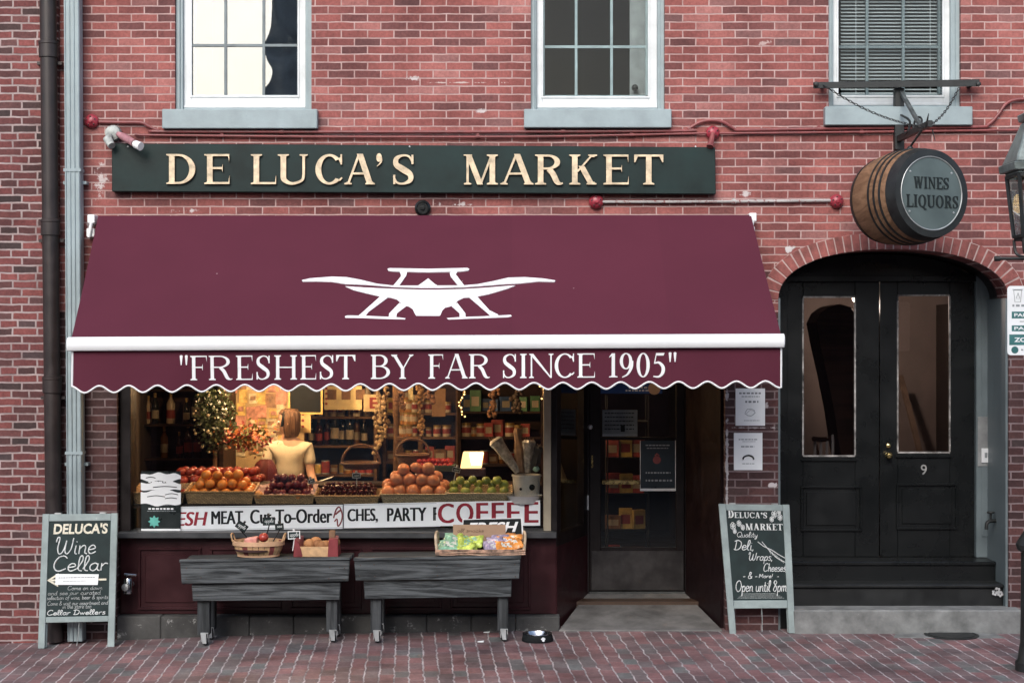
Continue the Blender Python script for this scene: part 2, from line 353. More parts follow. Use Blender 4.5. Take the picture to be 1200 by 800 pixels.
# ------------------------------------------------------------------ lettering
# Serif capitals as polygons in a cell w wide and 1 high.
def band(cx, cy, rx, ry, tx, ty, a0, a1, n=18):
    o = []; i = []
    for k in range(n + 1):
        a = R(a0 + (a1 - a0) * k / n); c, s = math.cos(a), math.sin(a)
        o.append((cx + rx * c, cy + ry * s)); i.append((cx + (rx - tx) * c, cy + (ry - ty) * s))
    return o + i[::-1]
def ribbon(pts, ws, n=8):
    p3 = catmull([(p[0], p[1], wd) for p, wd in zip(pts, ws)], n); l = []; r = []
    for i, p in enumerate(p3):
        d = p3[min(i + 1, len(p3) - 1)] - p3[max(i - 1, 0)]; d = Vector((d.x, d.y)).normalized()
        nn = Vector((-d.y, d.x)) * p.z / 2
        l.append((p.x + nn.x, p.y + nn.y)); r.append((p.x - nn.x, p.y - nn.y))
    return l + r[::-1]
def glyph(ch, w, t=.15, th=.055, sh=.04):
    s = t * .5; G = []
    def rect(x0, x1, y0, y1): G.append([(x0, y0), (x1, y0), (x1, y1), (x0, y1)])
    def foot(x0, x1, y, up, ex=s):
        e = ex; k = sh if up else -sh; b = 2.2 * k
        G.append([(x0 - e, y), (x1 + e, y), (x1 + e, y + k), (x1 + e * .25, y + k * 1.5), (x1, y + b), (x0, y + b), (x0 - e * .25, y + k * 1.5), (x0 - e, y + k)])
    def stem(x, tt=t, top=True, bot=True, y0=0, y1=1):
        rect(x, x + tt, y0, y1)
        if bot: foot(x, x + tt, y0, True)
        if top: foot(x, x + tt, y1, False)
    def hbar(x0, x1, y, tip=0, up=0):
        rect(x0, x1, y, y + th)
        if tip: G.append([(x1 - .025, y), (x1 + .01, y - tip if up <= 0 else y), (x1 + .01, y + th if up <= 0 else y + th + tip), (x1 - .025, y + th), (x1 - .13, y + th / 2)])
    if ch == 'D':
        stem(s); cx = w * .42; rect(s, cx, 0, th); rect(s, cx, 1 - th, 1); G.append(band(cx, .5, w - cx, .5, t * 1.08, th, -90, 90))
    elif ch in 'EF':
        stem(s); e = w - .02
        hbar(s, e, 1 - th, .2, -1); hbar(s, w * .72, .5, .1, -1); G.append([(w * .72 - .025, .52), (w * .72 + .01, .66), (w * .72 + .01, .5)])
        if ch == 'E': hbar(s, e + .01, 0, .22, 1)
    elif ch == 'L':
        stem(s); hbar(s, w - .01, 0, .24, 1)
    elif ch == 'T':
        c = w / 2; rect(c - t / 2, c + t / 2, 0, 1); foot(c - t / 2, c + t / 2, 0, True); rect(.02, w - .02, 1 - th, 1)
        for sg_ in (-1, 1): G.append([(c + sg_ * (c - .0), 1), (c + sg_ * c, .74), (c + sg_ * (c - .035), .74), (c + sg_ * (c - .14), 1 - th * .6)])
    elif ch == 'I': stem(w / 2 - t / 2)
    elif ch == 'H':
        stem(s); stem(w - s - t); rect(s + t * .8, w - s - t * .8, .48, .48 + th)
    elif ch == 'N':
        tn = th * 1.2
        rect(s, s + tn, 0, 1); foot(s, s + tn, 0, True); rect(w - s - tn, w - s, 0, 1); foot(w - s - tn, w - s, 1, False)
        G.append([(s - s * .9, 1), (s + t * .75, 1), (w - s, 0), (w - s - tn * 1.0, 0), (s, .93), (s - s * .9, 1 - sh)])
    elif ch == 'U':
        tn = th * 1.25
        rect(s, s + t, .3, 1); foot(s, s + t, 1, False); rect(w - s - tn, w - s, .3, 1); foot(w - s - tn, w - s, 1, False)
        G.append(ribbon([(s + t / 2, .34), (s + t * .6, .17), (w * .36, .05), (w * .55, .03), (w - s - tn * 1.1, .14), (w - s - tn / 2, .34)], [t, t * .95, t * .6, th * 1.2, tn, tn]))
    elif ch in 'CGOQ0':
        if ch == '0': G.append(band(w / 2, .5, w / 2, .51, t * 1.0, th, 0, 360, 40))
        elif ch in 'OQ':
            G.append(band(w / 2, .5, w / 2, .51, t * 1.05, th, 0, 360, 40))
            if ch == 'Q': G.append(ribbon([(w * .45, .06), (w * .62, .02), (w * .82, -.16), (w * 1.02, -.16)], [th, t * .8, t * .7, th * .6]))
        else:
            G.append(band(w * .52, .5, w * .52, .51, t * 1.05, th * 1.1, 42, 318, 30))
            rect(w * .93, w * .93 + th * .8, .66, 1.0); G.append([(w * .86, .84), (w * .95, .66), (w * .97, .9), (w * .9, .9)])
            G.append([(w * .88, .17), (w * .98, .24), (w * 1.0, .2), (w * .9, .1)])
    elif ch in 'AVWMYKX':
        tn = th * 1.15
        def diag(xa, ya, xb, yb, tt): G.append([(xa - tt / 2, ya), (xa + tt / 2, ya), (xb + tt / 2, yb), (xb - tt / 2, yb)])
        if ch == 'A':
            c = w * .5; diag(s + tn / 2, 0, c - t * .18, 1, tn); diag(w - s - t * .5, 0, c, 1.02, t * 1.1); rect(w * .26, w * .7, .33, .33 + th)
            foot(s, s + tn, 0, True, s * .9); foot(w - s - t, w - s, 0, True, s * .7)
        elif ch == 'M':
            rect(s, s + tn, 0, 1); foot(s, s + tn, 0, True, s * .9); stem(w - s - t)
            diag(s + t * .35, 1, w * .48, 0, t * 1.05); diag(w * .49, 0, w - s - t * .6, 1, tn); G.append([(0, 1), (s + t, 1), (s + t, 1 - sh), (0, 1 - sh)])
        elif ch == 'Y':
            c = w / 2; rect(c - t / 2, c + t / 2, 0, .46); foot(c - t / 2, c + t / 2, 0, True); diag(c, .42, s + t * .5, 1, t * 1.05); diag(c + t * .2, .42, w - s - tn, 1, tn)
            foot(s, s + t, 1, False, s * .8); foot(w - s - tn * 1.5, w - s - tn * .5, 1, False, s * .9)
        elif ch == 'W':
            a = w * .30; b2 = w * .70; diag(s + t * .4, 1, a, 0, t); diag(a, 0, w * .5, .98, tn); diag(w * .5, 1, b2, 0, t); diag(b2, 0, w - s, 1, tn)
            foot(s, s + t * .8, 1, False, s * .8); foot(w * .5 - t * .4, w * .5 + t * .4, 1, False, s * .7); foot(w - s - tn * .5, w - s + tn * .5, 1, False, s * .7)
        elif ch == 'K':
            stem(s); diag(s + t * .9, .42, w - s * 1.6, 1, tn); diag(s + t * 1.7, .62, w - s - t * .5, 0, t * 1.1)
            foot(w - s - t, w - s, 0, True, s * .8); foot(w - s * 2.2, w - s * 1.0, 1, False, s)
    elif ch in 'BRP':
        stem(s); r1 = w * .88 if ch == 'B' else w * .9; cx = w * .45; m = .5
        rect(s, cx, 1 - th, 1); rect(s, cx, m, m + th); G.append(band(cx, (1 + m) / 2, r1 - cx, (1 - m) / 2, t, th, -90, 90))
        if ch == 'B': rect(s, cx, 0, th); G.append(band(cx, (m + th) / 2, w - cx, (m + th) / 2, t * 1.05, th, -90, 90))
        if ch == 'R': G.append(ribbon([(w * .48, .52), (w * .64, .36), (w * .78, .1), (w * .9, .03), (w * 1.0, .05)], [t * .9, t, t * .95, t * .5, th * .6]))
    elif ch == 'S':
        G.append(ribbon([(w * .90, .74), (w * .76, .93), (w * .48, .97), (w * .2, .86), (w * .2, .66), (w * .5, .5), (w * .8, .34), (w * .8, .14), (w * .5, .03), (w * .22, .07), (w * .08, .27)],
                        [th * .8, th, th, t * .8, t * 1.0, t * 1.15, t * 1.0, t * .8, th, th, th * .8], 7))
        rect(w * .86, w * .86 + th, .68, .99); rect(w * .06, w * .06 + th, .01, .32)
    elif ch == '1':
        c = w * .55; rect(c - t / 2, c + t / 2, 0, 1); foot(c - t / 2, c + t / 2, 0, True, t * .8); G.append([(c - t * .4, 1), (c - t * .4, .9), (w * .06, .82), (w * .06, .86)])
    elif ch in '9':
        G.append(band(w * .48, .67, w * .46, .34, t * .95, th, 0, 360, 30)); G.append(ribbon([(w * .9, .68), (w * .86, .4), (w * .6, .13), (w * .2, 0)], [t * .9, t * .9, t * .6, th * .8]))
    elif ch == '5':
        G.append([(w * .28, 1), (w * .92, 1), (w * .84, 1 - t * .8), (w * .25, 1 - t * .8)]); G.append([(w * .28, 1), (w * .34, 1), (w * .2, .56), (w * .12, .56)])
        G.append(ribbon([(w * .14, .57), (w * .5, .6), (w * .8, .42), (w * .78, .18), (w * .5, .02), (w * .08, .03)], [th, t * .7, t, t * .95, t * .6, th]))
    elif ch == "'":
        G.append(band(w * .5, .86, w * .42, .14, w * .42, .14, 0, 360, 14)); G.append(ribbon([(w * .8, .86), (w * .78, .72), (w * .2, .58)], [w * .25, w * .22, .02]))
    elif ch == '"':
        for c in (w * .27, w * .75): G.append([(c - t * .45, 1), (c - t * .2, 1.03), (c + t * .2, 1.03), (c + t * .45, 1), (c + t * .15, .62), (c - t * .15, .62)])
    return G
def serif_mesh(mb, items, f, d0, d1, t=.15, th=.055, mi_front=0, mi_side=None):
    """items: (char, u0, u1, v0, v1) in metres on the sheet f(u, v, d)."""
    for ch, u0, u1, v0, v1 in items:
        h = v1 - v0; wd = (u1 - u0) / h
        for k, poly in enumerate(glyph(ch, wd, t, th)):
            dd = d1 + .0004 * k
            a = [mb.V(f(u0 + x * h, v0 + y * h, d0)) for x, y in poly]; b = [mb.V(f(u0 + x * h, v0 + y * h, dd)) for x, y in poly]
            n = len(a); mb.mi = mi_front; mb.face(b)
            mb.mi = mi_front if mi_side is None else mi_side
            for i in range(n): mb.face([a[i], a[(i + 1) % n], b[(i + 1) % n], b[i]])
    return mb
# hand lettering: one-line strokes in a cell, x-height .5
ST = {
 'a': (.5, [[(.4, .42), (.26, .5), (.08, .36), (.07, .12), (.2, 0), (.36, .14), (.42, .48)], [(.42, .48), (.4, .1), (.52, 0)]]),
 'b': (.48, [[(.1, 1), (.1, .04)], [(.1, .3), (.26, .5), (.42, .36), (.38, .08), (.22, 0), (.1, .08)]]),
 'c': (.42, [[(.38, .42), (.25, .5), (.08, .34), (.08, .1), (.22, 0), (.4, .1)]]),
 'd': (.52, [[(.4, .42), (.26, .5), (.08, .34), (.08, .1), (.22, 0), (.38, .12)], [(.42, 1), (.4, .1), (.52, 0)]]),
 'e': (.45, [[(.06, .24), (.36, .3), (.36, .44), (.22, .5), (.08, .34), (.08, .1), (.22, 0), (.44, .12)]]),
 'f': (.36, [[(.42, .9), (.3, 1), (.18, .85), (.16, .3), (.12, -.3)], [(.02, .46), (.36, .5)]]),
 'h': (.48, [[(.1, 1), (.08, 0)], [(.09, .28), (.26, .5), (.38, .4), (.37, .08), (.48, 0)]]),
 'i': (.22, [[(.1, .5), (.09, .06), (.2, 0)], [(.12, .7), (.13, .74)]]),
 'k': (.44, [[(.1, 1), (.1, 0)], [(.38, .5), (.12, .22), (.42, 0)]]),
 'l': (.28, [[(.02, .12), (.24, .7), (.2, 1), (.09, .85), (.09, .12), (.26, 0)]]),
 'm': (.7, [[(.08, .5), (.08, 0)], [(.08, .3), (.22, .5), (.32, .4), (.32, 0)], [(.32, .3), (.46, .5), (.58, .4), (.58, .08), (.68, 0)]]),
 'n': (.48, [[(.08, .5), (.08, 0)], [(.08, .28), (.26, .5), (.38, .4), (.37, .08), (.48, 0)]]),
 'o': (.46, [[(.24, .5), (.08, .36), (.08, .1), (.24, 0), (.4, .14), (.38, .38), (.24, .5), (.44, .46)]]),
 'p': (.48, [[(.1, .5), (.07, -.42)], [(.1, .3), (.26, .5), (.42, .36), (.36, .06), (.2, 0), (.1, .1)]]),
 'q': (.48, [[(.4, .42), (.24, .5), (.08, .3), (.1, .06), (.24, 0), (.4, .2)], [(.42, .5), (.38, -.42)]]),
 'r': (.38, [[(.08, .5), (.08, 0)], [(.08, .28), (.22, .48), (.36, .46)]]),
 's': (.38, [[(.34, .44), (.2, .5), (.08, .4), (.3, .2), (.3, .06), (.16, 0), (.03, .06)]]),
 't': (.34, [[(.16, .85), (.14, .1), (.24, 0), (.34, .06)], [(.02, .52), (.32, .54)]]),
 'u': (.5, [[(.08, .5), (.08, .1), (.2, 0), (.36, .14), (.4, .5)], [(.4, .5), (.4, .08), (.5, 0)]]),
 'v': (.42, [[(.06, .5), (.2, 0), (.38, .5)]]), 'w': (.6, [[(.06, .5), (.16, .02), (.28, .4), (.4, .02), (.54, .5)]]),
 'y': (.48, [[(.08, .5), (.1, .14), (.22, .06), (.38, .2)], [(.42, .5), (.38, -.1), (.24, -.4), (.1, -.3), (.4, -.02)]]),
 'g': (.48, [[(.38, .42), (.24, .5), (.08, .32), (.1, .06), (.24, .02), (.38, .2)], [(.4, .5), (.36, -.2), (.2, -.4), (.06, -.28)]]),
 'C': (.66, [[(.62, .85), (.48, 1), (.24, .92), (.07, .6), (.08, .2), (.28, 0), (.62, .16)]]),
 'D': (.7, [[(.2, .98), (.14, .05)], [(.02, .9), (.3, 1), (.6, .8), (.62, .35), (.4, .05), (.14, .02), (.04, .12)]]),
 'O': (.75, [[(.42, 1), (.14, .8), (.06, .36), (.28, 0), (.58, .14), (.7, .55), (.56, .92), (.36, .98)]]),
 'W': (.95, [[(.02, .72), (.08, .98), (.18, .92), (.14, .3), (.26, 0), (.44, .2), (.54, .8)], [(.54, .8), (.52, .2), (.64, 0), (.82, .3), (.88, .95)]]),
 'Q': (.75, [[(.42, 1), (.14, .8), (.06, .36), (.28, 0), (.58, .14), (.7, .55), (.56, .92), (.36, .98)], [(.4, .25), (.72, -.1)]]),
 'M': (.7, [[(.06, 0), (.12, .95), (.34, .3), (.56, .95), (.62, 0)]]),
 '8': (.5, [[(.42, .85), (.24, 1), (.08, .8), (.36, .45), (.42, .18), (.24, 0), (.06, .16), (.2, .48), (.42, .85)]]),
 '&': (.62, [[(.56, .02), (.2, .7), (.24, .96), (.4, .9), (.36, .66), (.08, .3), (.16, .02), (.4, .06), (.56, .36)]]),
 '!': (.2, [[(.1, 1), (.09, .3)], [(.09, .04), (.1, .0)]]), ',': (.2, [[(.1, .06), (.04, -.14)]]), '-': (.4, [[(.06, .28), (.34, .3)]]), '.': (.2, [[(.08, .02), (.1, .0)]]), "'": (.15, [[(.1, 1), (.06, .82)]]), ' ': (.3, []),
}
def handwrite(mb, txt, f, u0, u1, v0, h, r, slant=.2, d=.001, rise=0.0, sm=4, n=5):
    W = sum(ST[c][0] for c in txt); k = (u1 - u0) / W; x = 0
    for c in txt:
        wd, strokes = ST[c]
        for s in strokes:
            pts = catmull([(a, b, 0) for a, b in s], sm)
            mb.tube([f(u0 + (x + p.x + p.y * slant * h / k) * k, v0 + p.y * h + rise * (x + p.x) / W + rnd.uniform(-.02, .02) * h * .3, d) for p in pts], r, n)
        x += wd
# plain sans lettering from the built-in font
def sans_mesh(mb, txt, f, u0, u1, v0, v1, d0, d1, bold=0.0, shear=0.0, twice=0.0):
    cu = bpy.data.curves.new('letters', 'FONT'); cu.body = txt; cu.size = 1; cu.offset = bold; cu.shear = shear; cu.extrude = .5; cu.resolution_u = 4
    ob = bpy.data.objects.new('letters', cu); col.objects.link(ob)
    dg = bpy.context.evaluated_depsgraph_get(); dg.update()
    me = bpy.data.meshes.new_from_object(ob.evaluated_get(dg))
    bpy.data.objects.remove(ob); bpy.data.curves.remove(cu)
    xs = [v.co.x for v in me.vertices]; ys = [v.co.y for v in me.vertices]; x0, x1, y0, y1 = min(xs), max(xs), min(ys), max(ys)
    vs_ = [mb.V(f(u0 + (v.co.x - x0) / (x1 - x0) * (u1 - u0), v0 + (v.co.y - y0) / (y1 - y0) * (v1 - v0), d1 if v.co.z > 0 else d0)) for v in me.vertices]
    for p in me.polygons: mb.face([vs_[i] for i in p.vertices])
    if twice:
        vs_ = [mb.V(f(u0 + twice + (v.co.x - x0) / (x1 - x0) * (u1 - u0), v0 + (v.co.y - y0) / (y1 - y0) * (v1 - v0), d1 + .0004 if v.co.z > 0 else d0)) for v in me.vertices]
        for p in me.polygons: mb.face([vs_[i] for i in p.vertices])
    bpy.data.meshes.remove(me)
def small_print(mb, f, u0, u1, v, h, d, seed=0, gaps=True):    # a line of print too small to read in the photo
    r = random.Random(seed); x = u0
    while x < u1 - .002:
        wd = min(r.uniform(.012, .03), u1 - x); slab(mb, f, x, x + wd, v, v + h, d - .0006, d); x += wd + h * .7
def sheet(f):                            # metres instead of 0..1 on a quad
    def g(u, v, d=0.0): return f(u / f.w, v / f.h, d)
    g.w, g.h, g.n = f.w, f.h, f.n
    return g
# ------------------------------------------------------------------ ground
mb = MB(); xs = [-60, -20, -12, -8, -6, -4.26, -3.27, -2.41, -1.8, -1.21, -.6, 0, 2, 5, 8, 12, 20, 60]; ys = [-2.9, -2, -1.2, -.6, -.2, .6]
def gzx(x): return gz(max(-12, min(12, x)))
g = [[mb.V((x, y, gzx(x))) for x in xs] for y in ys]
for j in range(len(ys) - 1):
    for i in range(len(xs) - 1): mb.face([g[j][i], g[j][i + 1], g[j + 1][i + 1], g[j + 1][i]])
tag(mb.build('pavement', M_pave), 'red brick pavement with pale joints in front of the shop', 'pavement', kind='structure')
M_gran = pm('granite_kerb', (.25, .25, .25), rough=.8, var=.2, scale=20)
mb = MB()
for a, b in zip(xs, xs[1:]):
    za, zb = gzx(a), gzx(b); mb.hexa([(a, -3.05, za - .2), (b, -3.05, zb - .2), (b, -2.902, zb - .2), (a, -2.902, za - .2), (a, -3.05, za), (b, -3.05, zb), (b, -2.902, zb), (a, -2.902, za)])
tag(mb.build('kerb', M_gran), 'granite kerb along the brick pavement', 'kerb', kind='structure')
M_asph = pm('asphalt', (.05, .05, .052), rough=.9, var=.25, scale=12, bump=.4, bscale=150)
mb = MB(); v = [mb.V(p) for p in ((-150, -150, -.17), (150, -150, -.17), (150, 40, -.17), (-150, 40, -.17))]; mb.face(v)
tag(mb.build('road', M_asph), 'dark asphalt street before the shop', 'road', kind='structure')

# ------------------------------------------------------------------ the brick building
bld = thing('brick_building', 'wide red brick building with shop front, arched entrance and three grey upper windows', 'building', (.8, .3, 0))
XL, XR, ZT = PX(70), 7.5, 7.6
# upper windows: (casing, frame, glass x-range, glass bottom, frame bottom, sill x-range, sill y-range)
WIN = [((205, 365), (213, 357), (222, 348), 111, 125, (192, 373), (131, 152)),
       ((622, 779), (629, 771), (636, 761), 112, 125, (614, 786), (131, 151)),
       ((971, 1126), (978, 1116), (984, 1108), 111, 122, (965, 1137), (128, 148))]
WTOP = -150
def arch_pts(x0, x1, ysp, ytop, n=26, e=2.25):
    c = (x0 + x1) / 2; hw = (x1 - x0) / 2; out = []
    for k in range(n + 1):
        a = math.pi * k / n; ca, sa = math.cos(a), math.sin(a)
        px = c + hw * math.copysign(abs(ca) ** (2 / e), ca); py = ysp - (ysp - ytop) * abs(sa) ** (2 / e); out.append((PX(px), PZ(py)))
    return out                          # right spring -> left spring
AX0, AX1, ASP, ATOP = 912, 1182, 352, 292
arch = arch_pts(AX0, AX1, ASP, ATOP)
holes = []
for c, f_, g_, gb, fb, sl_, sy in WIN: holes.append([(PX(c[0]), PZ(sy[0])), (PX(c[1]), PZ(sy[0])), (PX(c[1]), PZ(WTOP)), (PX(c[0]), PZ(WTOP))])
SX0, SX1, SZT = PX(137), PX(850), 2.5
outer = [(XL, -.4), (SX0, -.4), (SX0, SZT), (SX1, SZT), (SX1, -.4), (arch[-1][0], -.4)] + arch[::-1] + [(arch[0][0], -.4), (XR, -.4), (XR, ZT), (XL, ZT)]
ZSP = PZ(366)                            # below this height the brick is coloured darker
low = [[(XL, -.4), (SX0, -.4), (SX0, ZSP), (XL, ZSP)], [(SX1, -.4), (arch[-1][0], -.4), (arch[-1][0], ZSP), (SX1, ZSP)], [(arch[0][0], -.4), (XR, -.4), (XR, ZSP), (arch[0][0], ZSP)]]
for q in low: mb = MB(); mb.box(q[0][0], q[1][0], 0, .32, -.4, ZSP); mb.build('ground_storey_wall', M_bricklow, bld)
outer = [(XL, ZSP), (SX0, ZSP), (SX0, SZT), (SX1, SZT), (SX1, ZSP), (arch[-1][0], ZSP)] + arch[::-1] + [(arch[0][0], ZSP), (XR, ZSP), (XR, ZT), (XL, ZT)]
mb = MB(); mb.plate(outer, holes, 0, .32)
mb.build('wall', M_brick, bld)
# arch of upright bricks
mb = MB(); ring = arch_pts(AX0, AX1, ASP, ATOP, 220); c0 = ((AX0 + AX1) / 2)
L = [0]
for a, b in zip(ring, ring[1:]): L.append(L[-1] + math.dist(a, b))
def at_len(s):
    for i in range(len(L) - 1):
        if L[i + 1] >= s:
            t = (s - L[i]) / (L[i + 1] - L[i]); a, b = ring[i], ring[i + 1]
            p = Vector((a[0] + (b[0] - a[0]) * t, a[1] + (b[1] - a[1]) * t)); j0, j1 = max(0, i - 4), min(len(ring) - 1, i + 5)
            d = Vector((ring[j1][0] - ring[j0][0], ring[j1][1] - ring[j0][1])).normalized(); return p, Vector((d.y, -d.x))
    return Vector(ring[-1]), Vector((-1, 0))
nb = 34; step = L[-1] / nb; RH = .135
for k in range(nb):
    p, n_ = at_len(k * step + .005); q, m_ = at_len((k + 1) * step - .005)
    d0 = rnd.uniform(.003, .007); ex = rnd.uniform(-.004, .006)
    pts = [p - n_ * 0.0, q - m_ * 0.0, q + m_ * (RH + ex), p + n_ * (RH + ex)]
    mb.prism([Vector((a.x, -d0, a.y)) for a in pts], (0, d0 + .05, 0))
arch_ob = mb.build('brick_arch', pm('arch_brick', (.23, .075, .066), rough=.85, var=.3, scale=9, bump=.4, bscale=90), bld, bevel=.003)
mb = MB(); poly = [at_len(L[-1] * k / 60) for k in range(61)]
o_ = [Vector((p.x + n_.x * (RH + .002), -.0015, p.y + n_.y * (RH + .002))) for p, n_ in poly]; i_ = [Vector((p.x, -.0015, p.y)) for p, n_ in poly]
for k in range(60): mb.hexa([i_[k], i_[k + 1], i_[k + 1] + Vector((0, .04, 0)), i_[k] + Vector((0, .04, 0)), o_[k], o_[k + 1], o_[k + 1] + Vector((0, .04, 0)), o_[k] + Vector((0, .04, 0))])
mb.build('arch_mortar', pm('mortar', (.42, .31, .29), rough=.95, bump=.2), arch_ob)

# windows
M_mull = pm('dark_sash_paint', (.14, .17, .18), rough=.5)
M_aged = pm('aged_white_frame', (.62, .645, .65), rough=.45, var=.08, scale=6)
for wi, (c, f_, g_, gb, fb, sl_, sy) in enumerate(WIN):
    zt = PZ(WTOP); zs = PZ(sy[0])
    mb = MB()
    mb.box(PX(c[0]), PX(f_[0]), .05, .2, zs, zt); mb.box(PX(f_[1]), PX(c[1]), .05, .2, zs, zt); mb.box(PX(f_[0]), PX(f_[1]), .05, .2, zt - .08, zt)
    mb.box(PX(f_[0]), PX(f_[1]), .07, .2, zs, PZ(fb))
    mb.box(PX(c[0]) - .0, PX(c[0]) + .035, .035, .05, zs, zt); mb.box(PX(c[1]) - .035, PX(c[1]), .035, .05, zs, zt)
    win = mb.build('window', M_grey, bld, bevel=.004)
    mb = MB()                            # white storm frame
    a0, a1, b0, b1 = PX(f_[0]), PX(f_[1]), PX(g_[0]), PX(g_[1]); zb = PZ(fb); zg = PZ(gb)
    mb.box(a0, b0, .085, .13, zb, zt - .08); mb.box(b1, a1, .085, .13, zb, zt - .08); mb.box(b0, b1, .085, .13, zb, zg)
    mb.box(b0 - .012, b0 + .006, .078, .085, zg, zt - .08); mb.box(b1 - .006, b1 + .012, .078, .085, zg, zt - .08); mb.box(b0 - .012, b1 + .012, .078, .085, zg - .012, zg + .006)
    mb.box(a0, a1, .072, .085, zb, zb + .02)
    mb.build('frame', M_aged, win, bevel=.003)
    mb = MB(); mb.box(PX(sl_[0]), PX(sl_[1]), -.075, .06, PZ(sy[1]), PZ(sy[0]) + .012); mb.build('sill', M_grey, win, bevel=.006)
    mb = MB()                            # sash bars behind the storm pane
    vx = {0: (262, 307), 1: (676, 718), 2: (1021, 1064)}[wi]
    ys0 = .09 if wi == 0 else .16
    for x in vx: mb.box(PX(x) - .011, PX(x) + .011, ys0, ys0 + (.012 if wi == 0 else .03), zg, zt - .08)
    for y in (51, -12, -75): mb.box(b0, b1, ys0 + .002, ys0 + (.01 if wi == 0 else .025), PZ(y) - .011, PZ(y) + .011)
    mb.box(b0, b0 + .02, .155, .2, zg, zt - .08); mb.box(b1 - .02, b1, .155, .2, zg, zt - .08); mb.box(b0, b1, .155, .2, zg, zg + .025)
    mb.build('sash', M_mull if wi != 1 else pm('pale_sash_paint', (.3, .36, .37), rough=.5), win)
    mb = MB(); mb.box(b0, b1, .105, .109, zg, zt - .08); mb.build('pane', glass('mirror_window_glass', (.92, .95, .95), refl=.235, wav=.13) if wi == 0 else glass('wavy_window_glass', (.92, .95, .95), refl=.014, wav=.12), win)

# shell: rooms behind the front
mb = MB(); YB = 6.0
mb.box(XL, XR, YB, YB + .2, -.4, ZT); mb.box(XL, XL + .2, .325, YB, -.4, ZT); mb.box(XR - .2, XR, .325, YB, -.4, ZT)
mb.box(XL, XR, 0, YB + .2, ZT + .002, ZT + .2); mb.box(XL + .2, PX(862), .325, YB, 2.78, 2.95); mb.box(PX(862) + .001, XR - .2, .93, YB, 2.95, 3.1)
mb.box(PX(862) + .0, PX(862) + .15, .325, YB, -.4, 2.78); mb.box(PX(1200), PX(1200) + .12, .325, YB, -.4, 2.78)
mb.box(PX(862) + .151, PX(1200) - .001, .325, .92, 3.3, 3.4)
for x in (PX(500), PX(880)): mb.box(x, x + .12, .325, YB, 3.4, ZT)
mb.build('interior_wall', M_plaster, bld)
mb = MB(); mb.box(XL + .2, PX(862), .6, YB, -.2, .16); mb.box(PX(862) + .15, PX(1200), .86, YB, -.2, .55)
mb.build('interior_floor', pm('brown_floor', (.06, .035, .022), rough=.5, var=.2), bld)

# ---- shop front
YF, YG = .07, .13
M_beige = pm('beige_trim', (.34, .29, .21), rough=.5, var=.1)
def fx(px, y=YF): return PX(px, y)
def fz(py, y=YF): return PZ(py, y)
mb = MB(); xa, xb = PX(138), PX(656)
n_ = 10
for k in range(n_):
    a = xa + (xb - xa) * k / n_; b = xa + (xb - xa) * (k + 1) / n_ - .003
    mb.box(a, b, -.045, .3, -.35, PZ(721 + rnd.uniform(-.3, .3)))
mb.build('plinth', pm('shop_plinth_stone', (.055, .055, .053), rough=.85, var=.4, scale=3, bump=.4, bscale=35, wear=(.26, .26, .25), wearcut=.6), bld, bevel=.008)
mb = MB(); mb.box(xa + .002, PX(652), YF, .3, PZ(721) + .003, fz(629))
pan = [(162, 236), (246, 330), (340, 424), (434, 518), (528, 622)]
for a, b in pan:
    x0, x1, z0, z1 = fx(a), fx(b), fz(714), fz(641)
    for (p0, p1, q0, q1) in ((x0, x1, z0, z0 + .022), (x0, x1, z1 - .022, z1), (x0, x0 + .022, z0 + .022, z1 - .022), (x1 - .022, x1, z0 + .022, z1 - .022)): mb.box(p0, p1, YF - .018, YF, q0, q1)
    mb.box(x0 + .06, x1 - .06, YF - .01, YF, z0 + .06, z1 - .06)
riser = mb.build('stall_riser', M_maroon, bld, bevel=.004)
mb = MB(); mb.box(xa + .002, PX(652), -.03, .34, fz(629) + .001, fz(622)); mb.build('window_ledge', pm('dark_ledge', (.05, .052, .055), rough=.4, wear=(.2, .2, .2), wearcut=.68), bld, bevel=.005)
Z0 = fz(622)
mb = MB(); mb.box(xa + .002, fx(153), YF, .3, Z0 + .001, SZT); mb.box(fx(646), fx(653), YF, .2, Z0 + .001, SZT); mb.box(fx(153), fx(646), YF, .3, SZT - .16, SZT - .001)
shopwin = mb.build('shop_window', M_dark, bld, bevel=.004)
mb = MB(); mb.box(fx(637), fx(645.7), YF - .004, YG + .03, Z0 + .001, SZT - .161); mb.build('window_mullion', M_beige, shopwin, bevel=.003)
mb = MB(); mb.box(fx(153) + .001, fx(637) - .001, YG, YG + .006, Z0 + .001, SZT - .161); mb.build('pane', M_shopglass, shopwin)
# recessed entry
YD = .92
A = Vector((PX(653), YF + .005, 0)); B = Vector((PX(689, YD), YD, 0)); CR = Vector((PX(846), .1, 0)); DR = Vector((PX(803, YD), YD, 0))
def wallstrip(mb, p, q, z0, z1, t): 
    d = (q - p).normalized(); n_ = Vector((d.y, -d.x, 0)) * t
    mb.hexa([Vector((a.x, a.y, z)) for z in (z0, z1) for a in (p, q, q + n_, p + n_)])
ramp0, ramp1 = gz(.5) + .012, .19
mb = MB(); wallstrip(mb, A, B, -.1, fz(640), -.06); sp = mb.build('side_panel', M_maroon, bld)
mb = MB(); 
d_ = (B - A)
for t0, t1 in ((.0, .12), (.86, 1.0)): wallstrip(mb, A + d_ * t0, A + d_ * t1, fz(640) + .001, SZT, -.06)
wallstrip(mb, A + d_ * .12, A + d_ * .86, fz(640) + .001, fz(625), -.06)
mb.build('side_post', M_dark, bld)
mb = MB(); wallstrip(mb, A + d_ * .12, A + d_ * .86, fz(625) + .001, SZT, -.006); mb.build('side_pane', M_shopglass, bld)
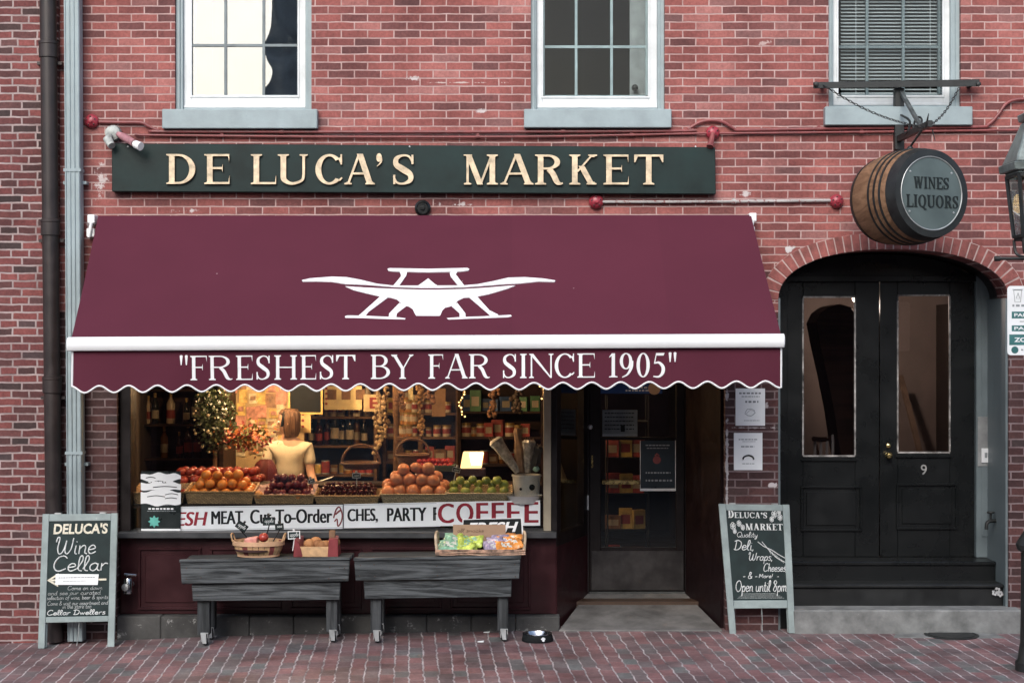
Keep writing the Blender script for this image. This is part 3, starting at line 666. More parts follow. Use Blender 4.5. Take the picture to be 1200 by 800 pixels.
mb = MB(); wallstrip(mb, CR, DR, -.1, SZT, .05); mb.build('entry_side_wall', pm('blackish_maroon_paint', (.012, .005, .006), rough=.5, spec=.25), bld)
mb = MB(); mb.hexa([(A.x, -.06, -.3), (CR.x, -.06, -.3), (DR.x, 1.2, -.3), (B.x, 1.2, -.3), (A.x + .01, -.06, ramp0), (CR.x, -.06, ramp0), (DR.x, YD + .05, ramp1), (B.x, YD + .05, ramp1)])
mb.build('entrance_slab', pm('worn_concrete', (.135, .13, .125), rough=.85, var=.3, scale=4, bump=.3, bscale=50), bld, bevel=.006)
# shop door
def dx(px): return PX(px, YD)
def dz(py): return PZ(py, YD)
mb = MB(); zb, ztop = ramp1 + .012, SZT - .1
mb.box(dx(691), dx(704), YD, YD + .05, zb, ztop); mb.box(dx(792), dx(802), YD, YD + .05, zb, ztop); mb.box(dx(704), dx(792), YD, YD + .05, zb, dz(641)); mb.box(dx(704), dx(792), YD + .002, YD + .045, dz(515.5), dz(512)); mb.box(dx(704), dx(792), YD, YD + .05, ztop - .12, ztop)
sdoor = mb.build('shop_door', M_dark, bld, bevel=.004)
mb = MB(); mb.box(dx(704), dx(792), YD + .02, YD + .026, dz(641), dz(515.5)); mb.box(dx(704), dx(792), YD + .02, YD + .026, dz(512), ztop - .12); mb.build('door_pane', M_shopglass, sdoor)
mb = MB(); mb.box(dx(693), dx(801), YD - .006, YD - .001, zb + .01, dz(645)); mb.build('kick_plate', pm('scuffed_kick_plate', (.04, .037, .036), rough=.4, metal=.3, var=.3, scale=6), sdoor, bevel=.002)
mb = MB(); mb.box(dx(705), dx(750), YD - .035, YD - .02, dz(567), dz(562)); mb.box(dx(706), dx(708), YD - .02, YD, dz(566.5), dz(562.5)); mb.box(dx(747), dx(749), YD - .02, YD, dz(566.5), dz(562.5)); mb.build('push_bar', M_brass, sdoor, bevel=.003)
mb = MB(); mb.lathe([(.022, 0), (.022, .012), (.012, .02), (0, .022)], (dx(691.5), YD - .001, dz(500)), (0, -1, 0), 16); mb.build('lock', M_steel, sdoor, True)
mb = MB(); mb.box(dx(693), dx(695), YD - .012, YD - .001, dz(548), dz(533)); mb.build('handle', M_brass, sdoor, bevel=.002)
mb = MB(); mb.box(dx(687), dx(690), YD - .02, YD + .02, dz(597), dz(580)); mb.build('strike_plate', M_steel, bld, bevel=.002)
mb = MB(); mb.box(B.x - .03, dx(691) - .004, YD - .012, YD + .08, ramp1, SZT); mb.box(dx(802) + .004, DR.x + .05, YD - .012, YD + .08, ramp1, SZT); mb.box(B.x - .03, DR.x + .05, YD + .055, YD + .1, ztop + .004, SZT); mb.build('door_frame', M_dark, bld)
mb = MB(); mb.box(dx(690), dx(803), YD - .01, YD + .1, ramp1 - .05, ramp1 + .008); mb.build('threshold', M_stonedark, bld)

# ---- arched entrance
YE = .62
def ex(px, y=YE): return PX(px, y)
def ez(py, y=YE): return PZ(py, y)
zsill = PZ(654, .5)
al = arch_pts(AX0, AX1, ASP, ATOP)
ins = [(x - .001 * (1 if x > 4 else 0), z) for x, z in al]
for (x, z0, z1) in ((al[0][0], -.1, al[0][1]), (al[-1][0], -.1, al[-1][1])):
    sgn = -1 if x > PX(1047) else 1
    mb = MB(); mb.box(x + sgn * .001, x + sgn * .02, .02, .86, z0, z1 + .02); mb.build('reveal_lining', M_jamb, bld)
mb = MB(); ap = [(PX(1047) + (x - PX(1047)) * .985, z - .012) for x, z in al]
fl = [(ap[-1][0], PZ(324.5, YE)), (ap[0][0], PZ(324.5, YE))]
mb.plate([(fl[0][0], fl[0][1]), (fl[1][0], fl[1][1])] + ap, [], YE - .02, YE + .1); mb.build('transom_panel', M_black, bld)
mb = MB()                                # soffit
for a, b in zip(al, al[1:]):
    mb.hexa([(a[0], .32, a[1]), (b[0], .32, b[1]), (b[0], .9, b[1]), (a[0], .9, a[1]), (a[0], .32, a[1] + .05), (b[0], .32, b[1] + .05), (b[0], .9, b[1] + .05), (a[0], .9, a[1] + .05)])
mb.build('arch_soffit', M_dark, bld)
mb = MB(); mb.box(al[-1][0] + .02, ex(1142), YE - .05, YE + .1, ez(330), ez(323)); mb.box(al[-1][0] + .02, ex(922), YE - .03, YE + .1, zsill, ez(330)); mb.build('door_frame', M_black, bld, bevel=.004)
mb = MB(); mb.box(ex(1142), ex(1166), YE - .06, YE + .1, zsill, ez(312)); mb.box(ex(1148), ex(1160), YE - .068, YE - .06, zsill + .18, ez(330)); mb.build('jamb_panel', M_jamb, bld, bevel=.004)
mb = MB(); mb.box(ex(1166) + .001, al[0][0] - .02, YE - .02, YE + .1, zsill, ez(312)); mb.build('jamb_strip', pm('dark_slate_paint', (.05, .065, .07), rough=.5), bld)
def door_leaf(x0, x1, g, panels, lab=None):
    mb = MB(); z0, z1 = ez(652), ez(328)
    zg0, zg1 = ez(g[3]), ez(g[2])
    mb.box(ex(x0), ex(g[0]), YE, YE + .05, z0, z1); mb.box(ex(g[1]), ex(x1), YE, YE + .05, z0, z1); mb.box(ex(g[0]), ex(g[1]), YE, YE + .05, z0, zg0); mb.box(ex(g[0]), ex(g[1]), YE, YE + .05, zg1, z1)
    for a, b, c, d in panels:
        X0, X1, Z0_, Z1_ = ex(a), ex(b), ez(d), ez(c)
        for q in ((X0, X1, Z0_, Z0_ + .02), (X0, X1, Z1_ - .02, Z1_), (X0, X0 + .02, Z0_ + .02, Z1_ - .02), (X1 - .02, X1, Z0_ + .02, Z1_ - .02)): mb.box(q[0], q[1], YE - .02, YE, q[2], q[3])
        mb.box(X0 + .05, X1 - .05, YE - .012, YE, Z0_ + .05, Z1_ - .05)
    mb.box(ex(g[0]) - .02, ex(g[1]) + .02, YE - .018, YE, zg0 - .045, zg0 - .02)
    d = mb.build('entrance_door', M_black, bld, bevel=.004)
    mb = MB(); e = .007
    for q in ((g[0], g[1], 0), (g[0], g[1], 1)): 
        z = zg0 if q[2] == 0 else zg1; mb.box(ex(g[0]), ex(g[1]), YE - .004, YE + .01, z - e, z + e)
    for x in (g[0], g[1]): mb.box(ex(x) - e, ex(x) + e, YE - .003, YE + .01, zg0 + e, zg1 - e)
    mb.build('glazing_bead', pm('worn_bead', (.2, .19, .18), rough=.5, var=.7, scale=9, wear=(.5, .5, .5), wearcut=.6), d)
    mb = MB(); mb.box(ex(g[0]) + e, ex(g[1]) - e, YE + .02, YE + .026, zg0, zg1); mb.build('door_pane', M_doorglass, d)
    return d
dl = door_leaf(922, 1030.5, (941, 1002, 348, 534), [(938, 1010, 569, 622)])
dr = door_leaf(1031.5, 1142, (1052, 1113, 346, 530), [(1050, 1122, 566, 620)])
mb = MB(); mb.lathe([(.019, 0), (.019, .01), (.012, .014), (0, .016)], (ex(1041), YE - .001, ez(522)), (0, -1, 0), 16); mb.build('keyhole', M_brass, dr, True)
mb = MB(); mb.lathe([(.022, 0), (.012, .008), (.010, .03), (.026, .042), (.03, .058), (.018, .074), (0, .078)], (ex(1040), YE - .001, ez(533)), (0, -1, 0), 18); mb.build('door_knob', M_brass, dr, True)
mb = MB(); mb.box(ex(1031), ex(1033), YE - .012, YE, ez(650), ez(330)); mb.build('meeting_strip', M_black, dr)
f = sheet(pquad(1079, 1087, 543, 556, YE - .001)); mb = MB(); sans_mesh(mb, '9', f, 0, 7 * S * 1.04, 0, 12 * S * 1.04, 0, .006); mb.build('house_number', pm('dull_nickel', (.3, .3, .29), rough=.4, metal=.4), dr)
# steps
mb = MB(); mb.box(PX(920), al[0][0] - .022, .30, .86, -.1, zsill - .002); mb.box(PX(920), al[0][0] - .022, .285, .34, zsill - .035, zsill); mb.build('door_step', M_black, bld, bevel=.008)
zs2 = PZ(684, .08)
mb = MB(); mb.box(PX(914), al[0][0] + .0 - .022, .08, .30, -.1, zs2 - .03); mb.box(PX(914), al[0][0] - .022, .055, .299, zs2 - .03, zs2); mb.build('door_step', pm('worn_black_step', (.009, .01, .01), rough=.4, wear=(.12, .09, .08), wearcut=.66), bld, bevel=.008)
mb = MB(); mb.box(PX(926), PX(1192), -.17, .078, -.2, PZ(713, -.1)); mb.build('stone_step', M_stone, bld, bevel=.012)

# ---- neighbouring building, left edge
nb_ = thing('brick_building', 'neighbouring building of rough dark red brick with thick white joints, left of the drainpipes', 'building', (-5, .2, 0))
mb = MB(); mb.box(-9, XL - .006, -.03, .3, -.5, 7.6); mb.build('wall', M_brickL, nb_)

# row across the street, seen only mirrored; heights and gap set to shape light
opp = thing('brick_building', 'long brick row house across the street, out of view, shaped to cut low sky', 'building', (0, -18, -.17))
mb = MB(); mb.box(-30, -6.5, -20, -16.5, -.3, 6.2); mb.box(-1, 30, -20, -16.5, -.3, 6.0); mb.box(-6.49, -4.46, -20, -17, -.3, 5.0); mb.build('wall', pm('dull_brick', (.14, .07, .06), rough=.9, var=.3, scale=3), opp)
mb = MB(); mb.box(-4.45, -1.002, -20, -16.4, -.3, 11)  # added tall block, darkens one side of the left pane's reflection
for k in range(9): mb.box(-4.46 + .0, -1.0, -16.44, -16.401, 1 + k * 1.1, 1.08 + k * 1.1)
mb.build('reflection_wing', pm('pale_stucco', (.34, .34, .33), rough=.9, var=.3, scale=2), opp)
mb = MB()
for i in range(-6, 7):
    for zz in (.8, 3.6): mb.box(i * 3.6 - .55, i * 3.6 + .55, -16.5, -16.46, zz, zz + 1.7)
o = mb.build('window', pm('dark_sash_window', (.03, .03, .03), rough=.3), opp); o['kind'] = 'stuff'
# ------------------------------------------------------------------ drainpipes
M_pipeb = pm('brown_black_pipe', (.022, .015, .014), rough=.45, var=.25, scale=6, wear=(.06, .04, .035), wearcut=.68)
def pipe_thing(label, x0, x1, Y, m, r, square=False, joints=()):
    t = thing('drainpipe', label, 'drainpipe', (x0, Y, gz(x0)))
    mb = MB(); a, b = Vector((x0, Y, gz(x0) + .02)), Vector((x1, Y, 7.3))
    if square:
        mb.bar(a, b, r * 2, r * 1.7, up=(0, 1, 0))
        for sx in (-1, -.33, .33, 1): mb.bar(a + Vector((sx * r * .85, -r * .9, 0)), b + Vector((sx * r * .85, -r * .9, 0)), .012, .012, up=(0, 1, 0))
    else: mb.tube([a, b], r, 20)
    mb.build('pipe', m, t, True, bevel=.004 if square else 0)
    for zz in joints:
        x = x0 + (x1 - x0) * (zz - a.z) / (b.z - a.z); mb = MB()
        if square: mb.box(x - r * 1.12, x + r * 1.12, Y - r * 1.0, Y + r * .8, zz - .012, zz + .012)
        else: mb.lathe([(r, -.06), (r * 1.16, -.055), (r * 1.16, .05), (r * 1.22, .055), (r * 1.22, .075), (r, .08)], (x, Y, zz), n=20)
        mb.build('joint', m, t, True)
        mb = MB(); mb.box(x - r * 1.5, x + r * 1.5, Y + r * .3, -.0305 if Y < -.1 else -.005, zz - .11, zz - .085); mb.build('bracket', m, t)
    return t
pipe_thing('round brown black cast iron drainpipe at the left edge of the shop', PX(64.5, -.11), PX(53, -.11), -.11, M_pipeb, .068, False, (PZ(452, -.1), PZ(268, -.1), PZ(60, -.1)))
pipe_thing('pale blue grey square downpipe running down beside the awning', PX(90, -.1), PX(84, -.1), -.1, M_grey, .064, True, (PZ(200, -.1), PZ(530, -.1)))

# ------------------------------------------------------------------ awning
M_canvas, nt, b_, L_ = newmat('maroon_canvas')
tc = N(nt, 'ShaderNodeTexCoord'); sp_ = N(nt, 'ShaderNodeSeparateXYZ'); L_.new(tc.outputs['Object'], sp_.inputs[0])
mu_ = N(nt, 'ShaderNodeMath', operation='MULTIPLY'); L_.new(sp_.outputs[0], mu_.inputs[0]); mu_.inputs[1].default_value = 1 / 1.2
fl_ = N(nt, 'ShaderNodeMath', operation='FLOOR'); L_.new(mu_.outputs[0], fl_.inputs[0])
wn_ = N(nt, 'ShaderNodeTexWhiteNoise', noise_dimensions='1D'); L_.new(fl_.outputs[0], wn_.inputs['W'])
rA = ramp(nt, [(0, (.08, .0165, .030)), (1, (.09, .0185, .0335))]); L_.new(wn_.outputs[0], rA.inputs[0])
nA = setin(N(nt, 'ShaderNodeTexNoise'), Scale=2.2, Detail=5); L_.new(tc.outputs['Object'], nA.inputs['Vector'])
rB = ramp(nt, [(.3, (.95,) * 3), (.7, (1.05,) * 3)]); L_.new(nA.outputs[0], rB.inputs[0])
cA = mixrgb(nt, rA.outputs[0], rB.outputs[0], 1, 'MULTIPLY')
nB = setin(N(nt, 'ShaderNodeTexVoronoi'), Scale=2.6); L_.new(tc.outputs['Object'], nB.inputs['Vector'])
rC = ramp(nt, [(.012, (1, 1, 1)), (.02, (0, 0, 0))]); L_.new(nB.outputs['Distance'], rC.inputs[0])
cA = mixrgb(nt, cA, (.45, .36, .36), rC.outputs[0]); L_.new(cA, b_.inputs['Base Color'])
b_.inputs['Roughness'].default_value = .75; b_.inputs['Sheen Weight'].default_value = .04; b_.inputs['Sheen Roughness'].default_value = .5; b_.inputs['Specular IOR Level'].default_value = .12
nC = setin(N(nt, 'ShaderNodeTexNoise'), Scale=260, Detail=2); L_.new(tc.outputs['Object'], nC.inputs['Vector'])
bC = setin(N(nt, 'ShaderNodeBump'), Strength=.15, Distance=.002); L_.new(nC.outputs[0], bC.inputs['Height']); L_.new(bC.outputs[0], b_.inputs['Normal'])
M_awhite = pm('white_enamel', (.78, .79, .79), rough=.35, var=.03, scale=3)
M_print = pm('white_print', (.76, .76, .76), rough=.7, var=.02)

YB_, YF_ = -.12, -1.26
aw = thing('awning', 'large maroon canvas awning with white front bar and scalloped lettered valance over the shop window', 'awning', (PX(499), 0, PZ(252)))
C = [P(84, 395, YF_), P(915, 391, YF_), P(880, 252, YB_), P(115, 253, YB_)]
cn = (C[1] - C[0]).cross(C[3] - C[0]).normalized()
if cn.z < 0: cn = -cn
mb = MB(); NU, NV = 60, 12; cq = quad(*C)
def canopy(u, v, d=0):                   # slight sag between the bar and the wall
    p = cq(u, v); return p + cn * (d - .012 * math.sin(math.pi * v) * (1 if True else 0))
gr = [[[mb.V(canopy(i / NU, j / NV, d)) for i in range(NU + 1)] for j in range(NV + 1)] for d in (0, -.004)]
for j in range(NV):
    for i in range(NU):
        for k in (0, 1): mb.face([gr[k][j][i], gr[k][j][i + 1], gr[k][j + 1][i + 1], gr[k][j + 1][i]])
for i in range(NU):
    for j in (0, NV): mb.face([gr[0][j][i], gr[0][j][i + 1], gr[1][j][i + 1], gr[1][j][i]])
for j in range(NV):
    for i in (0, NU): mb.face([gr[0][j][i], gr[0][j + 1][i], gr[1][j + 1][i], gr[1][j][i]])
canv = mb.build('canopy', M_canvas, aw, True)
mb = MB(); l, r_ = P(80, 403, YF_ - .02), P(918.5, 399, YF_ - .02); hb = .053
prof = [(-.04, -hb), (.045, -hb), (.06, -hb * .5), (.062, 0), (.055, hb * .6), (.03, hb), (-.02, hb), (-.045, hb * .6)]
mb.prism([l + Vector((0, -a, b)) for a, b in prof], r_ - l); mb.build('front_bar', M_awhite, aw, True, bevel=.006)
vq = quad(P(85, 459.5, YF_ - .03), P(915.5, 453.5, YF_ - .03), P(915.5, 405, YF_ - .03), P(85, 410, YF_ - .03))
def vrip(u, v): x = u * 5.36; return max(0, 1 - v) ** 1.3 * (.016 * math.sin(x * 4.1) + .010 * math.sin(x * 9.7 + 1) + .012 * math.sin(x * 1.7 + 2)) 
def val(u, v, d=0): return vq(u, v, d + vrip(u, v))
mb = MB(); NP = 24.5; NU = 392
def scal(u): return .075 + .075 * -math.cos((u * NP - .45) * 2 * math.pi) * (1.0) + .012 * abs(math.sin((u * NP - .45) * math.pi)) - .012
rows = 6
gr = [[[mb.V(val(i / NU, scal(i / NU) + (1 - scal(i / NU)) * j / rows, d)) for i in range(NU + 1)] for j in range(rows + 1)] for d in (0, -.004)]
for j in range(rows):
    for i in range(NU):
        for k in (0, 1): mb.face([gr[k][j][i], gr[k][j][i + 1], gr[k][j + 1][i + 1], gr[k][j + 1][i]])
for i in range(NU): mb.face([gr[0][0][i], gr[0][0][i + 1], gr[1][0][i + 1], gr[1][0][i]])
valo = mb.build('valance', M_canvas, aw, True)
mb = MB(); pts = [val(0, 1, -.001)] + [val(0, .15 + .8 * (1 - k / 4), -.001) for k in range(5)] + [val(i / NU, scal(i / NU), -.001) for i in range(NU + 1)] + [val(1, .15 + .8 * k / 4, -.001) for k in range(6)]
mb.tube(pts, .0075, 6); mb.build('piping', M_print, valo, True)
VT = [('"', 209, 221.5), ('F', 223, 242.5), ('R', 244.5, 272), ('E', 276.5, 296), ('S', 299.5, 317), ('H', 321.5, 348), ('E', 352, 370.5), ('S', 374, 391.5), ('T', 394, 416.5), ('B', 434.5, 457), ('Y', 458, 485.5), ('F', 502, 519.5), ('A', 521.5, 548.5), ('R', 549.5, 574),
      ('S', 588.5, 605.5), ('I', 608, 618.5), ('N', 620, 648.5), ('C', 650, 673), ('E', 676.5, 697), ('1', 713.5, 723), ('9', 726, 742), ('0', 746, 761.5), ('5', 764.5, 780), ('"', 782, 794)]
def vs_(u, v, d=0): return val(u / vq.w, v / vq.h, d)
mb = MB(); k_ = vq.w / 830.5
serif_mesh(mb, [(c, (a - 85) * k_, (b - 85) * k_, vq.h * (.265 if c != '"' else .27), vq.h * .845) for c, a, b in VT], vs_, -.001, .0035, t=.135, th=.05)
mb.build('lettering', M_print, valo)
# emblem: ox-yoke shaped mark printed on the slope
EM = [[(50,105),(85,97),(180,90),(240,92),(300,103),(370,120),(440,128),(545,128),(560,118),(588,97),(615,120),(628,128),(740,127),(800,122),(870,108),(930,94),(1000,92),(1080,98),(1130,106),(1127,112),(1060,110),(960,120),(920,121),(840,128),(740,135),(640,138),(560,138),(440,134),(330,125),(235,121),(180,112),(110,110),(55,111)],
 [(235,131),(330,137),(440,142),(560,146),(640,146),(740,143),(840,137),(920,130),(960,128),(920,143),(845,165),(780,178),(740,180),(715,192),(702,207),(680,218),(660,222),(648,235),(640,255),(620,270),(590,274),(560,272),(540,262),(530,245),(522,228),(505,217),(480,212),(470,200),(455,187),(430,180),(390,176),(330,162),(270,147)],
 [(415,57),(425,54),(590,57),(755,53),(764,58),(758,64),(725,68),(590,71),(450,68),(420,65)], [(465,66),(498,70),(495,85),(465,128),(440,128),(472,90),(472,80)], [(680,72),(715,66),(705,80),(742,128),(716,128),(684,88)],
 [(385,174),(418,178),(335,240),(318,262),(285,262),(300,250)], [(233,260),(245,256),(300,257),(330,258),(420,262),(440,262),(492,268),(490,273),(400,271),(300,267),(236,266)], [(466,203),(494,217),(455,247),(452,266),(420,265),(422,248)],
 [(762,178),(795,174),(850,235),(885,252),(890,261),(858,264),(845,250)], [(668,268),(720,264),(830,260),(940,254),(944,260),(930,264),(800,269),(675,274)], [(712,203),(688,217),(722,247),(722,266),(748,265),(747,248)]]
eye = Vector((0, -D, H))
mid = canopy(.5, .35)
def onplane(px, py):
    d = P(px, py, 0) - eye; t = (mid - eye).dot(cn) / d.dot(cn); return eye + d * t
mb = MB()
for k, poly in enumerate(EM):
    pl = [onplane(340 + x / 3.636, 300 + y / 3.636) for x, y in poly]
    top = [mb.V(p + cn * (.006 + .0004 * k)) for p in pl]; bot = [mb.V(p - cn * .004) for p in pl]; n = len(pl); mb.face(top)
    for i in range(n): mb.face([top[i], top[(i + 1) % n], bot[(i + 1) % n], bot[i]])
mb.build('emblem', M_print, canv)
for px_, py_ in ((109, 265), (881, 263)):
    mb = MB(); p = P(px_, py_, -.06); mb.box(p.x - .03, p.x + .03, -.13, 0, p.z + .02, p.z + .09); mb.box(p.x - .045, p.x + .02, -.1, 0, p.z - .09, p.z - .02); mb.tube([p + Vector((-.02, -.06, -.1)), p + Vector((.01, -.06, .08))], .014); mb.build('wall_bracket', M_awhite, aw, bevel=.006)
mb = MB(); a, b = P(116, 262, -.07), P(880, 262, -.07); mb.tube([a, b], .05, 16); mb.build('roller', M_canvas, aw, True)
for u in (.16, .84):
    mb = MB(); p0 = Vector((canopy(u, .5).x, -.08, PZ(300))); p2 = Vector((canopy(u, .5).x, YF_ + .04, PZ(404, YF_))); pm_ = (p0 + p2) / 2 + Vector((.35 * (1 if u < .5 else -1), 0, -.04))
    mb.bar(p0, pm_, .05, .03); mb.bar(pm_, p2, .045, .028); mb.build('folding_arm', M_awhite, aw, bevel=.004)

# ------------------------------------------------------------------ shop sign
sg_o = thing('shop_sign', 'long dark green name board with raised cream serif letters above the awning', 'sign', (PX(485), 0, PZ(226)))
YS = -.085
mb = MB(); a0, a1, a2, a3 = P(131, 224.5, YS), P(839, 227.5, YS), P(838, 172.5, YS), P(131, 168, YS)
mb.prism([a0, a1, a2, a3], (0, -YS - .003, 0)); board = mb.build('board', M_green, sg_o, bevel=.005)
LT = [('D', 195.5, 229.5), ('E', 240, 269.5), ('L', 294.5, 324), ('U', 326, 361), ('C', 370, 401.5), ('A', 403.5, 440.5), ("'", 440.5, 448.5), ('S', 459.5, 486), ('M', 543.5, 583.5), ('A', 586, 626), ('R', 627, 659.5), ('K', 667, 699.5), ('E', 707, 736.5), ('T', 743, 777)]
kS = S * (D + YS) / D
for c, x0, x1 in LT:
    mb = MB(); yb, yt = (216.0, 181) if c != "'" else (216, 179.5)
    dy = (x0 - 195) * .0022 if x0 < 500 else .6
    f = sheet(pquad(x0, x1, yt + dy, yb + dy, YS))
    serif_mesh(mb, [(c, 0, f(0, 0).x * 0 + (x1 - x0) * kS, 0, (yb - yt) * kS)], f, 0, .024, t=.185, th=.068, mi_front=0, mi_side=1)
    mb.build('letter', [M_gold, M_goldedge], board)
for x in (150, 480, 815):
    mb = MB(); p = P(x, 172, YS); mb.lathe([(.008, 0), (.006, .005), (0, .006)], (p.x, YS - .0005, p.z), (0, -1, 0), 10); mb.build('bolt', M_steel, board)

# ------------------------------------------------------------------ conduits, alarm bells, lights
def conduit(label, pts, m, r=.011, smooth=5, clips=()):
    t = thing('conduit_pipe', label, 'pipe', P(*pts[0], -.03))
    mb = MB(); mb.tube(catmull([P(x, y, -.028) for x, y in pts], smooth), r, 8); mb.build('pipe', m, t, True)
    for x, y in clips:
        p = P(x, y, -.028); mb = MB(); mb.tube([p + Vector((-.018, 0, 0)), p + Vector((.018, 0, 0))], r * 1.5, 10); mb.box(p.x - .01, p.x + .01, -.03, -.001, p.z + r, p.z + .03); mb.build('pipe_clip', m, t)
conduit('upper red painted conduit pipe running from the round red bell to the lantern side', [(116, 143), (140, 143.5), (165, 144), (174, 148), (186, 153), (200, 154.2), (500, 154.5), (790, 153.5), (806, 151), (820, 143.5), (834, 141), (848, 143.5), (860, 150.5), (875, 152.5), (1000, 150.5), (1140, 149), (1158, 146), (1170, 134), (1180, 121), (1195, 116.5), (1225, 116)], M_redpipe, .0125, clips=((330, 154.3), (660, 154), (960, 151)))
conduit('lower straight red painted conduit pipe along the top of the name board', [(160, 157.5), (184, 158.5), (420, 160.5), (640, 160), (820, 156.5), (900, 156), (1225, 152)], M_redpipe, .0095, clips=((260, 159.2), (560, 160.2), (740, 158.2), (1010, 155)))
conduit('short pale grey conduit pipe between two round red bells above the awning', [(705, 236.5), (800, 236.5), (980, 235)], pm('grey_red_pipe', (.36, .34, .33), rough=.5, wear=(.2, .07, .07), wearcut=.55), .0125, clips=((860, 236.3),))
def bell(label, px_, py_, rpx, star=False, spout=None):
    t = thing('alarm_bell', label, 'bell', P(px_, py_, 0)); p = P(px_, py_, -.004); r = rpx * S
    mb = MB(); mb.lathe([(r, 0), (r, .02), (r * .92, .034), (r * .6, .05), (r * .25, .056), (r * .25, .066), (0, .068)], p, (0, -1, 0), 24); b0 = mb.build('dome', M_redbell, t, True)
    mb = MB()
    for k in range(5):
        a = k * 2 * math.pi / 5 + .4; mb.lathe([(.006, 0), (.006, .008), (0, .01)], p + Vector((math.cos(a) * r * .62, -.046, math.sin(a) * r * .62)), (0, -1, 0), 8)
    mb.build('screws', M_black, t)
    if spout:
        mb = MB(); q = P(*spout, -.12); mb.tube([p + Vector((0, -.05, 0)), q], [.016, .03]); mb.build('floodlight', M_redpipe, t, True)
bell('round glossy red bell at the left end of the conduit, beside the grey downpipe', 108, 142.5, 8.3)
bell('round red bell under the green name board near its last letter', 698.5, 236.5, 8.6)
bell('small dark red bell with knobs left of the hanging barrel', 980, 236, 8.2)
bell('pale red junction dome with a small spotlight over the right end of the name board', 835, 156, 8.2, spout=(832, 172))
t = thing('round_vent', 'round black vent cap on the brick below the name board', 'vent', P(495, 244, 0)); p = P(495.5, 244, -.003)
mb = MB(); mb.lathe([(.066, 0), (.066, .03), (.05, .04), (.045, .03), (.02, .03), (.018, .045), (0, .046)], p, (0, -1, 0), 24); mb.build('cap', M_black, t, True)
t = thing('security_light', 'grey twin head security light on the brick at the left end of the name board', 'light fitting', P(143, 160, 0))
M_lgrey = pm('weathered_grey_metal', (.33, .35, .33), rough=.5, var=.3, scale=20); M_fade = pm('faded_red_plastic', (.34, .16, .18), rough=.5, var=.3, scale=15)
p = P(135, 157, -.02); mb = MB(); mb.lathe([(.06, -.0), (.07, .03), (.062, .07), (.03, .09), (0, .095)], P(134, 157, -.005), (0, -1, 0), 18); mb.build('base', M_lgrey, t, True)
mb = MB(); mb.tube([P(129, 158, -.1), P(126, 163, -.13), P(131, 171, -.18)], [.022, .036, .032], 12); mb.build('lamp_head', M_lgrey, t, True)
mb = MB(); mb.tube([P(138, 157, -.09), P(146, 161, -.13), P(157, 168, -.2)], [.02, .034, .03], 12); lh = mb.build('lamp_head', M_fade, t, True)
mb = MB(); mb.tube([P(157, 168, -.2), P(159, 169.2, -.21), P(165, 171.8, -.24)], [.022, .034, .036], 12); mb.build('lens', M_awhite, lh, True)

# ------------------------------------------------------------------ hanging barrel and its bracket
M_iron = pm('black_iron', (.012, .014, .014), rough=.5, var=.3, scale=12, bump=.15, bscale=60, wear=(.1, .11, .11), wearcut=.68)
M_ironp = pm('worn_iron', (.06, .07, .07), rough=.5, var=.3, scale=12)
br_ = thing('sign_bracket', 'black iron sign bracket with crossbar and chains below the right window', 'bracket', P(1055, 170, 0))
mb = MB(); mb.hexa([P(953, 104, -.13), P(1148, 101.5, -.13), P(1148, 101.5, -.09), P(953, 104, -.09), P(953, 96.5, -.13), P(1148, 93, -.13), P(1148, 93, -.09), P(953, 96.5, -.09)])
for x in (956, 1146): mb.lathe([(.02, 0), (.02, .03), (0, .034)], P(x, 99, -.13), (0, -1, 0), 10)
mb.build('crossbar', M_iron, br_, bevel=.004)
for x in (965, 1138):
    mb = MB(); p = P(x, 99, -.09); mb.box(p.x - .015, p.x + .015, -.09, .036, p.z - .015, p.z + .015); mb.build('stay', M_iron, br_)
mb = MB(); a = P(1047.5, 176, -.03); b = P(1058.5, 104, -.03); mb.box(a.x, b.x, -.07, -.001, a.z, b.z); mb.build('wall_post', M_iron, br_, bevel=.004)
TIP = P(1085, 149, -.92)
mb = MB(); mb.bar(P(1053, 163, -.06), TIP + Vector((.02, -.06, .02)), .035, .05); mb.tube([TIP, TIP + Vector((.01, -.05, .1))], [.014, .003], 6)
mb.tube([TIP + Vector((.05, 0, -.02)), TIP + Vector((.07, -.01, -.11))], [.006, .004], 6); mb.build('arm', M_iron, br_, bevel=.004)
mb = MB(); mb.bar(P(1056, 108, -.06), P(1080, 150, -.72), .03, .03); mb.build('brace', M_ironp, br_, bevel=.003)
mb = MB(); mb.tube(catmull([P(1056, 135, -.1), P(1066, 142, -.3), P(1064, 154, -.4), P(1058, 160, -.2)], 6), .01, 6); mb.tube(catmull([P(1070, 150, -.45), P(1074, 138, -.45), P(1080, 140, -.6), P(1078, 154, -.66)], 6), .009, 6); mb.build('scrollwork', M_iron, br_, True)
def chain(p, q, n, m):
    mb = MB(); p = Vector(p); q = Vector(q)
    for k in range(n):
        a = p.lerp(q, k / n) - Vector((0, 0, .05 * math.sin(math.pi * k / n))); b = p.lerp(q, (k + 1) / n) - Vector((0, 0, .05 * math.sin(math.pi * (k + 1) / n))); d = (b - a); c = (a + b) / 2
        dn = d.normalized(); u = dn.orthogonal().normalized(); v = dn.cross(u); s_ = u if k % 2 else v
        ring = [c + dn * d.length * .62 * math.cos(t_ * math.pi / 4) + s_ * .009 * math.sin(t_ * math.pi / 4) for t_ in range(9)]
        mb.tube(ring, .0032, 5, caps=False)
    mb.build('chain', M_iron, br_, True)
chain(P(965, 100, -.14), P(1082, 150, -.86), 34, 0); chain(P(1124, 103, -.14), P(1088, 148, -.88), 22, 0)
bar_ = thing('barrel_sign', 'wooden wine barrel hung from an iron bracket, its round dark end lettered', 'barrel', P(1088, 175, -.9))
